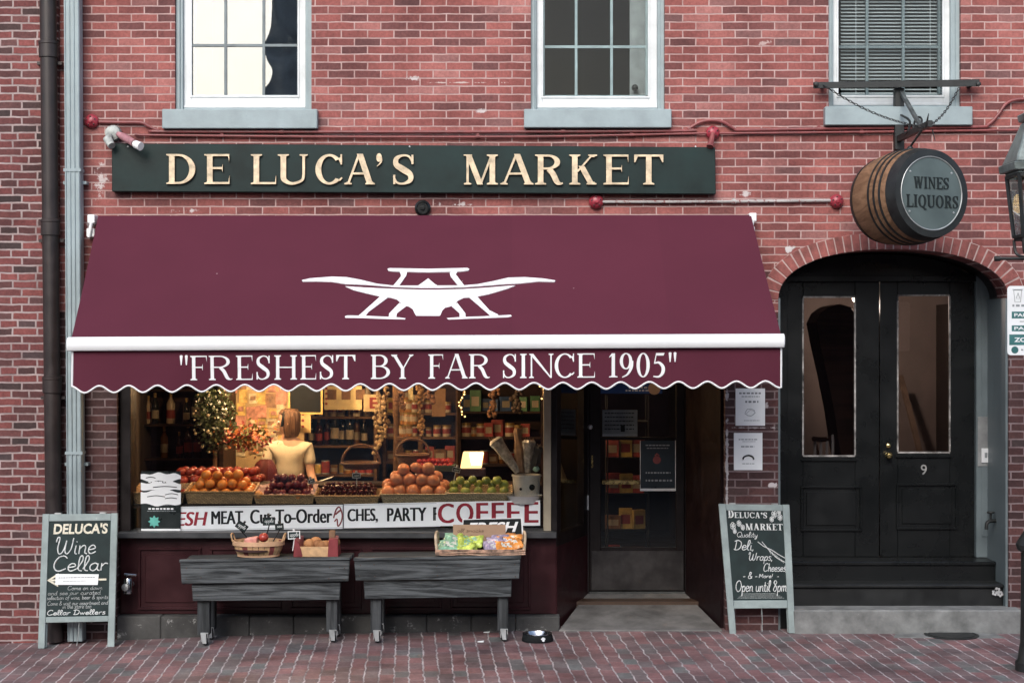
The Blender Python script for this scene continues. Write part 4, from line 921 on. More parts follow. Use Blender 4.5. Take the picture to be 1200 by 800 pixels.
AXD = Vector((math.sin(R(23)), -math.cos(R(23)), .03)).normalized()
FC = P(1091.5, 226.5, -.98); BL = .6; BC = FC - AXD * BL
Rh, Rb = .335, .375
def brad(h): t_ = (h / BL - .5) * 2; return Rb - (Rb - Rh) * t_ * t_
mb = MB(); ns = 34
prof = [(brad(BL * k / 14), BL * k / 14) for k in range(15)]
prof = prof + [(Rh - .03, BL), (Rh - .03, BL - .03), (0, BL - .03)]
mb.lathe([(0, .03), (Rh - .03, .03), (Rh - .03, 0)] + prof, BC, AXD, ns * 4, wob=lambda i, k: .994 if (k % 4 == 0 and 2 < i < 17) else 1)
M_bar = woodmat('barrel_oak', (.14, .075, .04), (.27, .155, .088), axis=1, rough=.55, scale=.9, bump=.25)
mb.build('staves', M_bar, bar_, True)
for h0, h1 in ((.29, .31), (.36, .38), (.425, .445), (.505, .602), (.0, .04)):
    mb = MB(); k = 8; o_ = [(brad(h0 + (h1 - h0) * i / k) + .006, h0 + (h1 - h0) * i / k) for i in range(k + 1)]; i_ = [(r - .005, h) for r, h in o_]
    mb.lathe(i_[:1] + o_ + i_[::-1], BC, AXD, 72, caps=False); mb.build('hoop', M_iron, bar_, True)
mb = MB(); mb.lathe([(Rh + .006, BL - .001), (Rh + .006, BL + .004), (Rh - .045, BL + .008), (Rh - .045, BL - .02)], BC, AXD, 72, caps=False); mb.build('front_rim', M_iron, bar_, True)
HB = BL - .005; RP = Rh - .052
mb = MB(); mb.lathe([(RP, HB - .02), (RP, HB + .004), (0, HB + .004)], BC, AXD, 64); mb.build('end_plate', pm('slate_green_plate', (.078, .105, .105), rough=.5, var=.15, scale=3), bar_)
mb = MB(); u_ = AXD.cross(Vector((0, 0, 1))).normalized(); v_ = u_.cross(AXD).normalized()
mb.tube([BC + AXD * (HB + .008) + (u_ * math.cos(2 * math.pi * k / 64) + v_ * math.sin(2 * math.pi * k / 64)) * (RP + .002) for k in range(65)], .005, 6, caps=False); mb.build('plate_ring', M_steel, bar_, True)
if u_.x < 0: u_ = -u_
if v_.z < 0: v_ = -v_
def pf(u, v, d=0): return BC + AXD * (HB + .004 + d) + u_ * u + v_ * v
mb = MB()
def line(txt, x0, x1, v0, v1, ws):
    tot = sum(ws) + .12 * (len(txt) - 1); k = (x1 - x0) / tot; x = x0; out = []
    for c, w_ in zip(txt, ws): out.append((c, x, x + w_ * k, v0, v1)); x += (w_ + .12) * k
    return out
serif_mesh(mb, line('WINES', -.165, .165, .035, .125, [1.15, .42, .9, .75, .68]) + line('LIQUORS', -.235, .25, -.11, -.015, [.78, .42, .95, .95, .95, .88, .68]), pf, 0, .006, t=.17, th=.06)
mb.build('lettering', pm('dark_green_letters', (.006, .01, .01), rough=.5), bar_)
for a in (40, 140, 215, 325):
    mb = MB(); mb.lathe([(.009, 0), (.007, .005), (0, .006)], pf(math.cos(R(a)) * (RP - .03), math.sin(R(a)) * (RP - .03)), AXD, 10); mb.build('screw', M_steel, bar_)
mb = MB(); top = BC + AXD * (BL * .55) + Vector((0, 0, Rb)); mb.tube([TIP + Vector((-.02, .06, -.02)), top + Vector((0, 0, .02)), top - Vector((0, 0, .02))], .009, 8); mb.lathe([(.03, 0), (.03, .01), (.015, .03), (0, .032)], top - Vector((0, 0, .004)), n=12); mb.build('hanger', M_iron, bar_, True)

# ------------------------------------------------------------------ street lamp at the right edge, with the parking sign on it
LG = ray_ground(1212, 785); LY = LG.y; LX = PX(1212, LY)
lamp = thing('street_lamp', 'black lamp post carrying a four sided gas lantern at the right edge', 'street lamp', (LX, LY, LG.z))
def lz(py): return PZ(py, LY)
r0 = .062
mb = MB(); zb = LG.z
mb.lathe([(.135, 0), (.135, .06), (.118, .08), (.108, .16), (.1, .2), (.096, .42), (.092, .86), (.12, .88), (.13, .92), (.11, .96), (.07, 1.02), (.05, 1.24), (.045, lz(300) - zb), (.06, lz(298) - zb), (.045, lz(290) - zb), (.03, lz(286) - zb)], (LX, LY, zb), n=24); mb.build('post', M_iron, lamp, True)
mb = MB(); mb.tube([(LX - .27, LY, lz(303)), (LX + .27, LY, lz(303))], .012, 8)
for s in (-1, 1): mb.lathe([(.02, -.02), (.02, .02)], (LX + s * .27, LY, lz(303)), (1, 0, 0), 10)
mb.build('ladder_bar', M_iron, lamp, True)
M_copper = pm('weathered_lantern_metal', (.17, .20, .19), rough=.42, metal=.35, var=.35, scale=9, bump=.1, bscale=40)
def sq(h, z): return [Vector((LX + a * h, LY + b * h, z)) for a, b in ((-1, -1), (1, -1), (1, 1), (-1, 1))]
he, zt_, ze, zg_, zbm = .186, lz(143), lz(192), lz(205), lz(277)
mb = MB(); mb.hexa(sq(he + .0, ze) + sq(.075, zt_)); mb.hexa(sq(.09, zt_ + .001) + sq(.1, zt_ + .06)); mb.hexa(sq(.06, zt_ + .061) + sq(.02, zt_ + .16)); mb.build('roof', M_copper, lamp, bevel=.01)
mb = MB(); mb.hexa(sq(he + .012, zg_ + .02) + sq(he + .02, ze - .001)); mb.hexa(sq(he - .02, zg_) + sq(he - .02, zg_ + .019)); mb.build('eave_band', M_copper, lamp, bevel=.006)
top_, bot_ = sq(he - .03, zg_), sq(.115, zbm)
mb = MB()
for a, b in zip(top_, bot_): mb.bar(a, b, .022, .022)
for k in range(4): mb.bar(bot_[k], bot_[(k + 1) % 4], .022, .022); mb.bar(top_[k] - Vector((0, 0, .012)), top_[(k + 1) % 4] - Vector((0, 0, .012)), .02, .02)
mb.build('lantern_frame', M_iron, lamp)
for k in range(4):
    mb = MB(); q = [top_[k], top_[(k + 1) % 4], bot_[(k + 1) % 4], bot_[k]]; n_ = (q[1] - q[0]).cross(q[3] - q[0]).normalized() * .003; mb.prism(q, n_); mb.build('pane', glass('lantern_glass', (.8, .84, .84), refl=.1), lamp)
mb = MB(); mb.tube([(LX, LY, zbm - .02), (LX, LY, zbm + .1)], .03, 12); mb.hexa(sq(.115, zbm - .03) + sq(.115, zbm - .011)); mb.build('burner', M_iron, lamp)
mb = MB(); mb.lathe([(0, 0), (.03, .02), (.036, .07), (.022, .13), (0, .15)], (LX - .03, LY - .03, zbm + .22), n=14); mb.build('gas_mantle', emit('mantle_glow', (1, .62, .3), 5), lamp, True)
mb = MB()
for s in (-1, 1):
    for s2 in (-1, 1): mb.tube(catmull([(LX + s * .115, LY + s2 * .115, zbm - .02), (LX + s * .1, LY + s2 * .1, zbm - .12), (LX + s * .04, LY + s2 * .04, zbm - .15), (LX + s * .03, LY + s2 * .03, lz(300) + .02)], 5), .011, 6)
mb.build('cradle', M_iron, lamp, True)
ps = thing('parking_sign', 'white parking sign with green bars fixed to the lamp post', 'sign', (LX, LY - .09, lz(416)))
W2 = (LX - PX(1180.5, LY - .1)); zs0, zs1 = PZ(416, LY - .1), PZ(335, LY - .1)
def rrect(x0, x1, z0, z1, r, n=5):
    o = []
    for cx, cz, a0 in ((x1 - r, z0 + r, -90), (x1 - r, z1 - r, 0), (x0 + r, z1 - r, 90), (x0 + r, z0 + r, 180)): o += [(cx + r * math.cos(R(a0 + 90 * k / n)), cz + r * math.sin(R(a0 + 90 * k / n))) for k in range(n + 1)]
    return o
YPS = LY - .1
mb = MB(); mb.prism([Vector((x, YPS, z)) for x, z in rrect(LX - W2, LX + W2, zs0, zs1, .025)], (0, .003, 0)); plate_ = mb.build('plate', M_white, ps)
M_sgreen = pm('sign_green', (.03, .12, .12), rough=.4)
f = sheet(quad((LX - W2, YPS, zs0), (LX + W2, YPS, zs0), (LX + W2, YPS, zs1), (LX - W2, YPS, zs1)))
Wp, Hp = W2 * 2, zs1 - zs0; mb = MB()
def brow(v0, v1, u0=.07, u1=.93): slab(mb, f, u0 * Wp, u1 * Wp, v0 * Hp, v1 * Hp, 0, .001)
brow(.53, .63); brow(.345, .43); brow(.145, .30, 0.03, .97)
mb.tube([f(Wp * .5 + (Wp * .47) * 0 + x, z, .001) for x, z in [(0, 0)] * 2 + [(0, .001)]], .0005, 3)
mb.lathe([(.026, 0), (.026, .001)], f(.12 * Wp, .075 * Hp, 0), (0, -1, 0), 18)
mb.build('green_bar', M_sgreen, plate_)
mb = MB()
sans_mesh(mb, 'PARKING', f, .11 * Wp, .6 * Wp, .555 * Hp, .605 * Hp, .001, .0018, .02); sans_mesh(mb, 'PASS BY', f, .11 * Wp, .6 * Wp, .365 * Hp, .41 * Hp, .001, .0018, .02); sans_mesh(mb, 'ZONE', f, .11 * Wp, .48 * Wp, .19 * Hp, .255 * Hp, .001, .0018, .03)
mb.build('lettering', M_white, plate_)
mb = MB(); small_print(mb, f, .08 * Wp, .9 * Wp, .70 * Hp, .016, .0012, 1); small_print(mb, f, .2 * Wp, .9 * Wp, .48 * Hp, .006, .0012, 2); small_print(mb, f, .22 * Wp, .9 * Wp, .065 * Hp, .012, .0012, 3)
def loop(pts): mb.tube([f(a * Wp, b * Hp, .001) for a, b in pts], .0022, 4)
loop([(.1, .94), (.12, .77), (.21, .77), (.23, .94), (.1, .94)]); loop([(.08, .95), (.25, .95)]); loop([(.17, .9), (.14, .82), (.2, .82), (.17, .9)])
slab(mb, f, .32 * Wp, .36 * Wp, .84 * Hp, .9 * Hp, 0, .001)
mb.build('symbol', M_grayink, plate_)
mb = MB(); mb.box(LX - .06, LX + .06, YPS + .003, LY - .03, lz(350) - .01, lz(350) + .01); mb.box(LX - .06, LX + .06, YPS + .003, LY - .03, lz(402) - .01, lz(402) + .01); mb.build('clamp', M_steel, ps)
# ------------------------------------------------------------------ sandwich boards
M_chalkb = pm('green_chalkboard', (.018, .03, .03), spec=.25, rough=.65, var=.18, scale=9)
M_chalk = pm('white_chalk', (.62, .64, .63), rough=.9, var=.15, scale=60)
M_chalkc = pm('cream_chalk', (.66, .62, .5), rough=.9, var=.15, scale=60)
M_chalkd = pm('faint_chalk', (.34, .37, .36), rough=.9, var=.2, scale=60)
M_bframe = pm('grey_green_frame', (.26, .315, .31), rough=.55, var=.14, scale=5, bump=.12, bscale=50, wear=(.42, .45, .45), wearcut=.68)
def a_board(label, fl, fr, tl, tr, lean, vb, vr, vt, us):
    p0, p1 = ray_ground(*fl), ray_ground(*fr); yy = (p0.y + p1.y) / 2
    c00, c10, c11, c01 = P(*fl, yy), P(*fr, yy), P(*tr, yy + lean), P(*tl, yy + lean)
    t = thing('sandwich_board', label, 'sandwich board', (c00 + c10) / 2); f = quad(c00, c10, c11, c01); L = []
    mb = MB(); slab(mb, f, us * .8, 1 - us * .8, vb - .01, vt + .01, -.012, -.004); bd = mb.build('chalkboard', M_chalkb, t)
    mb = MB(); slab(mb, f, 0, us, 0, 1, -.02, .006); mb.build('leg', M_bframe, t, bevel=.003)
    mb = MB(); slab(mb, f, 1 - us, 1, 0, 1, -.02, .006); mb.build('leg', M_bframe, t, bevel=.003)
    for v0_, v1_ in ((vr, vb), (vt, .998)): mb = MB(); slab(mb, f, us + .002, 1 - us - .002, v0_, v1_, -.02, .004); mb.build('rail', M_bframe, t, bevel=.003)
    mb = MB(); g_ = lambda u, v, d: f(u, v, d - .004)
    slab(mb, g_, .03, .03 + us * .8, .005, .97, -.045, -.02); slab(mb, g_, .97 - us * .8, .97, .005, .97, -.045, -.02); slab(mb, g_, .03 + us * .8, .97 - us * .8, vr, .96, -.038, -.028); mb.build('rear_panel', M_bframe, t)
    for u in (.2, .8):
        mb = MB(); slab(mb, f, u - .04, u + .04, .998, 1.008, -.045, .004); mb.build('hinge', M_steel, t)
    mb = MB(); mb.tube([f(.52, vr + .01, -.022), f(.515, .1, -.02), f(.5, .012, -.015)], .003, 5); mb.build('cord', M_chalkd, t)
    return t, bd, (t, bd, f)
def board_sheet(f, W, Hh):
    return lambda u, v, d=0.0: f(u / W, v / Hh, d - .004)
_, _, (tb, bd, f) = a_board('green chalkboard sandwich board with an arrow and a paper note, leaning by the grey downpipe', (44.5, 759.5), (134, 757.5), (50, 602), (138, 601), .075, .232, .19, .945, .088)
W_, H_ = f.w, f.h; g = board_sheet(f, W_, H_)
mb = MB()
sans_mesh(mb, "DELUCA'S", g, .15 * W_, .87 * W_, .848 * H_, .928 * H_, 0, .0015, .03, shear=.08); mb.build('lettering', M_chalkc, bd)
mb = MB()
handwrite(mb, 'Wine', g, .17 * W_, .72 * W_, .70 * H_, .125 * H_, .0052, slant=.12); handwrite(mb, 'Cellar', g, .15 * W_, .88 * W_, .572 * H_, .112 * H_, .0052, slant=.12)
handwrite(mb, 'Cellar Dwellers', g, .1 * W_, .87 * W_, .246 * H_, .036 * H_, .0034, slant=.1)
mb.build('script_lettering', M_chalk, bd)
mb = MB()
for txt, a, b, v in (('Come on down', .36, .82, .43), ('and see our curated', .1, .8, .395), ('selection of wine, beer & spirits', .09, .9, .36), ('Come & visit our assortment and', .1, .9, .318), ('in the store too', .3, .68, .293)):
    handwrite(mb, txt.replace('&', '&'), g, a * W_, b * W_, v * H_, .03 * H_, .0017, slant=.12, sm=3, n=4)
mb.build('small_lettering', pm('thin_chalk', (.45, .47, .46), rough=.9), bd)
mb = MB(); slab(mb, g, .13 * W_, .87 * W_, .498 * H_, .512 * H_, 0, .001)
mb.hexa([g(a * W_, b * H_, d) for d in (0, .0014) for a, b in ((.085, .505), (.235, .455), (.235, .475), (.125, .505))]); mb.hexa([g(a * W_, b * H_, d) for d in (0, .0017) for a, b in ((.085, .505), (.125, .505), (.235, .54), (.235, .558))])
mb.build('arrow', M_chalkc, bd)
pn = thing('paper_note', 'small white paper note taped across the arrow of the left chalkboard', 'note', g(.2 * W_, .5 * H_)); mb = MB()
pp = [(.2, .472), (.76, .465), (.77, .545), (.2, .552)]
mb.hexa([g(a * W_, b * H_, d) for d in (.005, .006) for a, b in pp]); nt_ = mb.build('sheet', M_paper, pn)
mb = MB(); small_print(mb, g, .24 * W_, .72 * W_, .52 * H_, .006, .0068, 4); small_print(mb, g, .3 * W_, .6 * W_, .495 * H_, .004, .0068, 5); mb.build('print', M_grayink, nt_)

_, _, (tb2, bd2, f2) = a_board('green chalkboard sandwich board with white script and flower chalk drawing, standing beside the black steps', (855, 742.5), (932, 741.5), (842, 590), (925, 591), .055, .257, .195, .95, .098)
W_, H_ = f2.w, f2.h; g = board_sheet(f2, W_, H_)
mb = MB()
x = .12 * W_
for c, hh, wd in zip("DELUCA'S", (.058,) + (.042,) * 7, (.085, .065, .06, .075, .07, .075, .03, .055)):
    serif_mesh(mb, [(c, x, x + wd * W_, .893 * H_, .893 * H_ + hh * H_ * 1.05)], g, 0, .001, t=.2, th=.08); x += (wd + .006) * W_
x = .36 * W_
for c, wd in zip('MARKET', (.105, .085, .08, .08, .065, .075)):
    serif_mesh(mb, [(c, x, x + wd * W_, .80 * H_, .85 * H_)], g, 0, .001, t=.2, th=.08); x += (wd + .008) * W_
mb.build('lettering', M_chalk, bd2)
mb = MB()
handwrite(mb, 'Quality', g, .22 * W_, .52 * W_, .745 * H_, .04 * H_, .0025, n=4)
handwrite(mb, 'Deli,', g, .16 * W_, .46 * W_, .645 * H_, .075 * H_, .004); handwrite(mb, 'Wraps,', g, .36 * W_, .72 * W_, .565 * H_, .062 * H_, .0033); handwrite(mb, 'Cheeses,', g, .57 * W_, .92 * W_, .48 * H_, .062 * H_, .0033)
handwrite(mb, '- & -', g, .26 * W_, .48 * W_, .425 * H_, .05 * H_, .0035); handwrite(mb, 'More!  -', g, .5 * W_, .8 * W_, .43 * H_, .032 * H_, .0026)
handwrite(mb, 'Open until 8pm', g, .14 * W_, .9 * W_, .325 * H_, .085 * H_, .0038, slant=.12)
mb.build('script_lettering', M_chalk, bd2)
mb = MB(); r_ = random.Random(5)
for cx, cy, rr in ((.78, .925, .035), (.86, .9, .03), (.74, .885, .025), (.85, .945, .025), (.18, .83, .034), (.27, .85, .028), (.2, .79, .022), (.32, .82, .025)):
    for k in range(6):
        a0 = k * math.pi / 3 + cx * 9; c = Vector((cx + .6 * rr * math.cos(a0), cy + .5 * rr * math.sin(a0)))
        mb.tube([g((c.x + .5 * rr * math.cos(t_ * math.pi / 4)) * W_, (c.y + .36 * rr * math.sin(t_ * math.pi / 4)) * H_, .001) for t_ in range(9)], .0026, 4)
    mb.tube([g(cx * W_ - .004, cy * H_, .001), g(cx * W_ + .004, cy * H_, .001)], .004, 5)
mb.tube([g(a * W_, b * H_, .001) for a, b in ((.52, .71), (.6, .675), (.72, .645), (.8, .615), (.93, .575))], .0035, 5); mb.tube([g(a * W_, b * H_, .001) for a, b in ((.58, .71), (.66, .655), (.78, .585), (.92, .545))], .003, 5)
for k in range(7): mb.tube([g((.66 + .03 * k) * W_, (.66 - .014 * k) * H_, .001), g((.70 + .03 * k) * W_, (.615 - .012 * k) * H_, .001)], .0018, 4)
mb.tube([g((.92 + .03 * math.cos(t_ * .8)) * W_, (.51 + .02 * math.sin(t_ * .8)) * H_, .001) for t_ in range(9)], .002, 4)
mb.build('flower_drawing', M_chalkd if False else M_chalk, bd2)
mb = MB()
for q in range(5): small_print(mb, g, (.16 + .02 * q) * W_, (.86 - .03 * q) * W_, (.272 + .009 * q) * H_, .0028, .001, 30 + q)
mb.build('small_lettering', M_chalkd, bd2)

# ------------------------------------------------------------------ benches
M_rubber = pm('black_rubber', (.012, .012, .013), rough=.7, var=.2)
M_castor = pm('castor_steel', (.42, .44, .44), rough=.4, metal=.4)
M_benchtop = woodmat('dark_bench_plank', (.014, .016, .018), (.06, .066, .07), axis=0, rough=.7, scale=1.0, bump=.5)
def bench(label, feet, apron, apx, rail, legs, topback):
    pa, pb = ray_ground(*feet[0]), ray_ground(*feet[1]); Y = (pa.y + pb.y) / 2 - .03
    kk = S * (D + Y) / D
    def q(px, py): return PX(px, Y), PZ(py, Y)
    x0, x1 = PX(apx[0], Y), PX(apx[1], Y); dl_ = (apron[0][1] - apron[0][0]) * kk
    zt0, zt1 = PZ(apron[0][0], Y), PZ(apron[1][0], Y)
    t = thing('bench', label, 'bench', ((x0 + x1) / 2, Y + .25, (pa.z + pb.z) / 2)); YBk = .06 - .12
    mb = MB(); za0, za1 = PZ(apron[0][1], Y), PZ(apron[1][1], Y)
    mb.hexa([(x0 + .012, Y, za0), (x1 - .012, Y, za1), (x1 - .012, Y + .038, za1), (x0 + .012, Y + .038, za0), (x0, Y, zt0 - .004), (x1, Y, zt1 - .004), (x1, Y + .038, zt1 - .004), (x0, Y + .038, zt0 - .004)]); apr = mb.build('apron', M_bench, t, bevel=.005)
    mb = MB()
    for fx_ in (.035, .12, .5, .88, .965):
        for vz in (.25, .75): mb.lathe([(.0055, 0), (.004, .002), (0, .0022)], (x0 + (x1 - x0) * fx_ + rnd.uniform(-.006, .006), Y - .0005, za0 + (min(zt0, zt1) - za0) * vz + rnd.uniform(-.008, .008)), (0, -1, 0), 8)
    mb.build('nail_heads', pm('rusty_nail', (.05, .03, .022), rough=.7), apr)
    npl = 4; yb = -.075; zb_ = PZ(topback, yb)
    for i in range(npl):
        ya = Y - .012 + (yb - Y) * i / npl; yb2 = Y - .012 + (yb - Y) * (i + 1) / npl - .012
        h0 = (zb_ - (zt0 + zt1) / 2) * i / npl; h1 = (zb_ - (zt0 + zt1) / 2) * (i + 1) / npl
        ins = .0 + rnd.uniform(0, .012); mb = MB()
        mb.hexa([(x0 - .004 + ins, ya, zt0 - .03 + h0), (x1 + .004 - ins, ya, zt1 - .03 + h0), (x1 - ins, yb2, zt1 - .03 + h1), (x0 + ins, yb2, zt0 - .03 + h1), (x0 - .004 + ins, ya, zt0 + h0), (x1 + .004 - ins, ya, zt1 + h0), (x1 - ins, yb2, zt1 + h1), (x0 + ins, yb2, zt0 + h1)] if i else
                [(x0 - .004, ya, zt0 - .0035), (x1 + .004, ya, zt1 - .0035), (x1, yb2, zt1 - .003 + h1), (x0, yb2, zt0 - .003 + h1), (x0 - .004, ya, zt0 + .02), (x1 + .004, ya, zt1 + .02), (x1, yb2, zt1 + .012 + h1), (x0, yb2, zt0 + .012 + h1)])
        mb.build('plank', M_benchtop if i else M_bench, t, bevel=.004)
    mb = MB(); rx0, rx1 = PX(rail[0], Y + .03), PX(rail[1], Y + .03); rz = PZ(rail[2], Y + .03), PZ(rail[3], Y + .03)
    mb.hexa([(rx0, Y + .03, rz[0]), (rx1, Y + .03, rz[1]), (rx1, Y + .068, rz[1]), (rx0, Y + .068, rz[0]), (rx0 - .01, Y + .03, za0 - .006), (rx1 + .006, Y + .03, za1 - .006), (rx1 + .006, Y + .068, za1 - .006), (rx0 - .01, Y + .068, za0 - .006)]); mb.build('rail', M_bench, t, bevel=.005)
    for yo in (.07, -.075 - .14 - Y):
        for (a, b), pz in zip(legs, (pa.z, pb.z)):
            lx0, lx1 = PX(a, Y + .06), PX(b, Y + .06); mb = MB(); mb.box(lx0, lx1, Y + yo, Y + yo + .09, pz + .085, min(za0, za1) - .01); lg = mb.build('leg', M_benchv, t, bevel=.005)
            c = (lx0 + lx1) / 2 + .01; mb = MB(); mb.lathe([(.012, -.02), (.044, -.018), (.05, -.008), (.05, .008), (.044, .018), (.012, .02)], (c, Y + yo + .035, pz + .05), (1, .25, 0), 20); mb.build('castor_wheel', M_rubber, lg, True)
            mb = MB(); 
            for s in (-.027, .027): mb.hexa([(c + s - .003, Y + yo + .005, pz + .03), (c + s + .003, Y + yo + .005, pz + .03), (c + s + .003, Y + yo + .03, pz + .03), (c + s - .003, Y + yo + .03, pz + .03), (c + s - .003, Y + yo - .012, pz + .1), (c + s + .003, Y + yo - .012, pz + .1), (c + s + .003, Y + yo + .06, pz + .1), (c + s - .003, Y + yo + .06, pz + .1)])
            mb.box(c - .03, c + .03, Y + yo - .014, Y + yo + .062, pz + .1, pz + .106)
            mb.hexa([(c - .012, Y + yo - .02, pz + .02), (c + .018, Y + yo - .02, pz + .02), (c + .018, Y + yo - .016, pz + .02), (c - .012, Y + yo - .016, pz + .02), (c - .03, Y + yo - .02, pz + .1), (c + .015, Y + yo - .02, pz + .1), (c + .015, Y + yo - .016, pz + .1), (c - .03, Y + yo - .016, pz + .1)])
            mb.build('castor_fork', M_castor, lg)
    return t, Y, (zt0 + zt1) / 2 + .018, zb_
b1, Y1, ZT1, ZB1 = bench('weathered grey plank bench on castors carrying a round basket and a red ended box', ((243, 757), (388, 754)), ((658, 684), (655, 681)), (211, 410), (226, 398, 704, 702.5), ((231, 245), (382, 395)), 648)
b2, Y2, ZT2, ZB2 = bench('weathered grey plank bench on castors with a snack crate on its right end', ((443, 755), (592, 752)), ((656, 680), (653.5, 678)), (415, 610), (427.5, 599, 701.5, 699), ((434, 446.5), (583, 595.5)), 645)
def topz(Y, Yf, z0, z1): return z0 + (z1 - z0) * (Y - Yf) / (-.075 - Yf)
# ------------------------------------------------------------------ things on the benches
M_splint = pm('basket_splint', (.50, .31, .16), rough=.6, var=.2, scale=14); M_splintr = pm('maroon_splint', (.19, .045, .04), rough=.6, var=.2, scale=14)
yc = Y1 + .23; c = Vector((PX(303, yc), yc, topz(yc, Y1, ZT1, ZB1)))
bk = thing('fruit_basket', 'round tan splint basket with dark bands at the front of the left bench', 'basket', c)
mb = MB(); n = 26
for k in range(n):
    a0, a1 = 2 * math.pi * k / n + .012, 2 * math.pi * (k + 1) / n - .012; mb.mi = 1 if k % 5 == 2 else 0
    pts = []
    for r, h in ((.165, .0), (.19, .05), (.205, .115)):
        pts.append([(c.x + rr * math.cos(a), c.y + rr * .8 * math.sin(a), c.z + .004 + h) for a in (a0, a1) for rr in (r, r - .006)])
    for q0, q1 in zip(pts, pts[1:]): mb.hexa([q0[0], q0[2], q0[3], q0[1], q1[0], q1[2], q1[3], q1[1]])
bs = mb.build('splints', [M_splint, M_splintr], bk)
mb = MB()
for rr, z0, z1 in ((.211, .092, .128), (.172, .002, .018)):
    ring = [(c.x + rr * math.cos(2 * math.pi * k / 40), c.y + rr * .8 * math.sin(2 * math.pi * k / 40)) for k in range(41)]
    for p, q in zip(ring, ring[1:]): mb.hexa([(p[0], p[1], c.z + z0), (q[0], q[1], c.z + z0), (c.x + (q[0] - c.x) * .96, c.y + (q[1] - c.y) * .96, c.z + z0), (c.x + (p[0] - c.x) * .96, c.y + (p[1] - c.y) * .96, c.z + z0), (p[0], p[1], c.z + z1), (q[0], q[1], c.z + z1), (c.x + (q[0] - c.x) * .96, c.y + (q[1] - c.y) * .96, c.z + z1), (c.x + (p[0] - c.x) * .96, c.y + (p[1] - c.y) * .96, c.z + z1)])
mb.build('rim', pm('pale_rim_wood', (.56, .34, .2), rough=.6, var=.15, scale=8), bk)
for s in (-1, 1):
    mb = MB(); mb.tube(catmull([(c.x + s * .2, c.y - .06, c.z + .12), (c.x + s * .215, c.y - .05, c.z + .175), (c.x + s * .215, c.y + .05, c.z + .175), (c.x + s * .2, c.y + .06, c.z + .12)], 6), .006, 6); mb.build('handle', M_splint, bk, True)
mb = MB(); mb.lathe([(.0, .06), (.12, .07), (.195, .06), (.195, .05), (0, .05)], c, n=30, wob=lambda i, k: 1 if i in (0, 4) else .8 + .2 * abs(math.cos(2 * math.pi * k / 30))); mb.build('lining', pm('dark_basket_lining', (.04, .012, .012), rough=.8), bk)
def apple_mesh(r, name, m, stem=True, lump=.0, seed=1):
    mb = MB(); rr = random.Random(seed); prof = []
    for i in range(11):
        a = math.pi * i / 10; rad = math.sin(a) * (1.0 + .06 * math.cos(a)); h = -math.cos(a) * .9
        if stem and i >= 9: h -= (.10 if i == 9 else .3)
        prof.append((max(rad, 0) * r if 0 < i < 10 else 0, h * r))
    mb.lathe(prof, (0, 0, 0), n=14, wob=lambda i, k: 1 + lump * math.sin(k * 1.3 + i * .9))
    if stem: mb.mi = 1; mb.tube([(0, 0, r * .58), (r * .05, 0, r * .82), (r * .14, .0, r * 1.05)], r * .045, 5)
    o = mb.build(name, [m, pm('fruit_stem', (.05, .03, .015))], None, True); return o
def fruitmat(name, a, b, c_=None, rough=.4, sc_=9, pit=0):
    m, nt, bb, L = newmat(name); oi = N(nt, 'ShaderNodeObjectInfo'); tc = N(nt, 'ShaderNodeTexCoord')
    n1 = setin(N(nt, 'ShaderNodeTexNoise', noise_dimensions='4D'), Scale=sc_, Detail=5); L.new(tc.outputs['Object'], n1.inputs['Vector'])
    mu = N(nt, 'ShaderNodeMath', operation='MULTIPLY'); L.new(oi.outputs['Random'], mu.inputs[0]); mu.inputs[1].default_value = 40; L.new(mu.outputs[0], n1.inputs['W'])
    r = ramp(nt, [(.3, a), (.7, b)] + ([(.85, c_)] if c_ else [])); L.new(n1.outputs[0], r.inputs[0])
    hs = N(nt, 'ShaderNodeHueSaturation'); rr = N(nt, 'ShaderNodeMapRange'); setin(rr, **{'To Min': .75, 'To Max': 1.2}); L.new(oi.outputs['Random'], rr.inputs[0]); L.new(rr.outputs[0], hs.inputs['Value']); L.new(r.outputs[0], hs.inputs['Color'])
    L.new(hs.outputs[0], bb.inputs['Base Color']); bb.inputs['Roughness'].default_value = rough; bb.inputs['Subsurface Weight'].default_value = .0
    if pit:
        n2 = setin(N(nt, 'ShaderNodeTexNoise'), Scale=170, Detail=2); L.new(tc.outputs['Object'], n2.inputs['Vector']); bp = setin(N(nt, 'ShaderNodeBump'), Strength=pit, Distance=.003); L.new(n2.outputs[0], bp.inputs['Height']); L.new(bp.outputs[0], bb.inputs['Normal'])
    return m
M_apple = fruitmat('red_apple_skin', (.22, .02, .02), (.42, .07, .04), (.5, .3, .1), rough=.25)
M_orange = fruitmat('orange_skin', (.62, .2, .03), (.75, .28, .05), rough=.38, pit=.4)
M_grape = fruitmat('grapefruit_skin', (.62, .2, .09), (.72, .3, .14), rough=.4, pit=.3)
M_lime = fruitmat('green_pear_skin', (.2, .28, .05), (.4, .42, .1), (.45, .3, .1), rough=.35)
M_plum = fruitmat('dark_red_plum_skin', (.08, .008, .014), (.18, .02, .03), rough=.3)
M_cherry = fruitmat('dark_cherry_skin', (.035, .006, .008), (.11, .014, .016), rough=.25)
M_peach = fruitmat('peach_skin', (.6, .2, .06), (.7, .35, .12), rough=.6)
def put(o, label, cat, group, loc, s=1, first=[None]):
    o.location = loc; o.rotation_euler = (rnd.uniform(-.5, .5), rnd.uniform(-.5, .5), rnd.uniform(0, 6.3)); o.scale = (s * rnd.uniform(.95, 1.06), s * rnd.uniform(.95, 1.06), s * rnd.uniform(.9, 1.05)); tag(o, label, cat, group); return o
a0 = apple_mesh(.042, 'apple', M_apple); put(a0, 'single shiny red apple lying in the round basket on the bench', 'apple', None, c + Vector((.045, -.03, .155)))
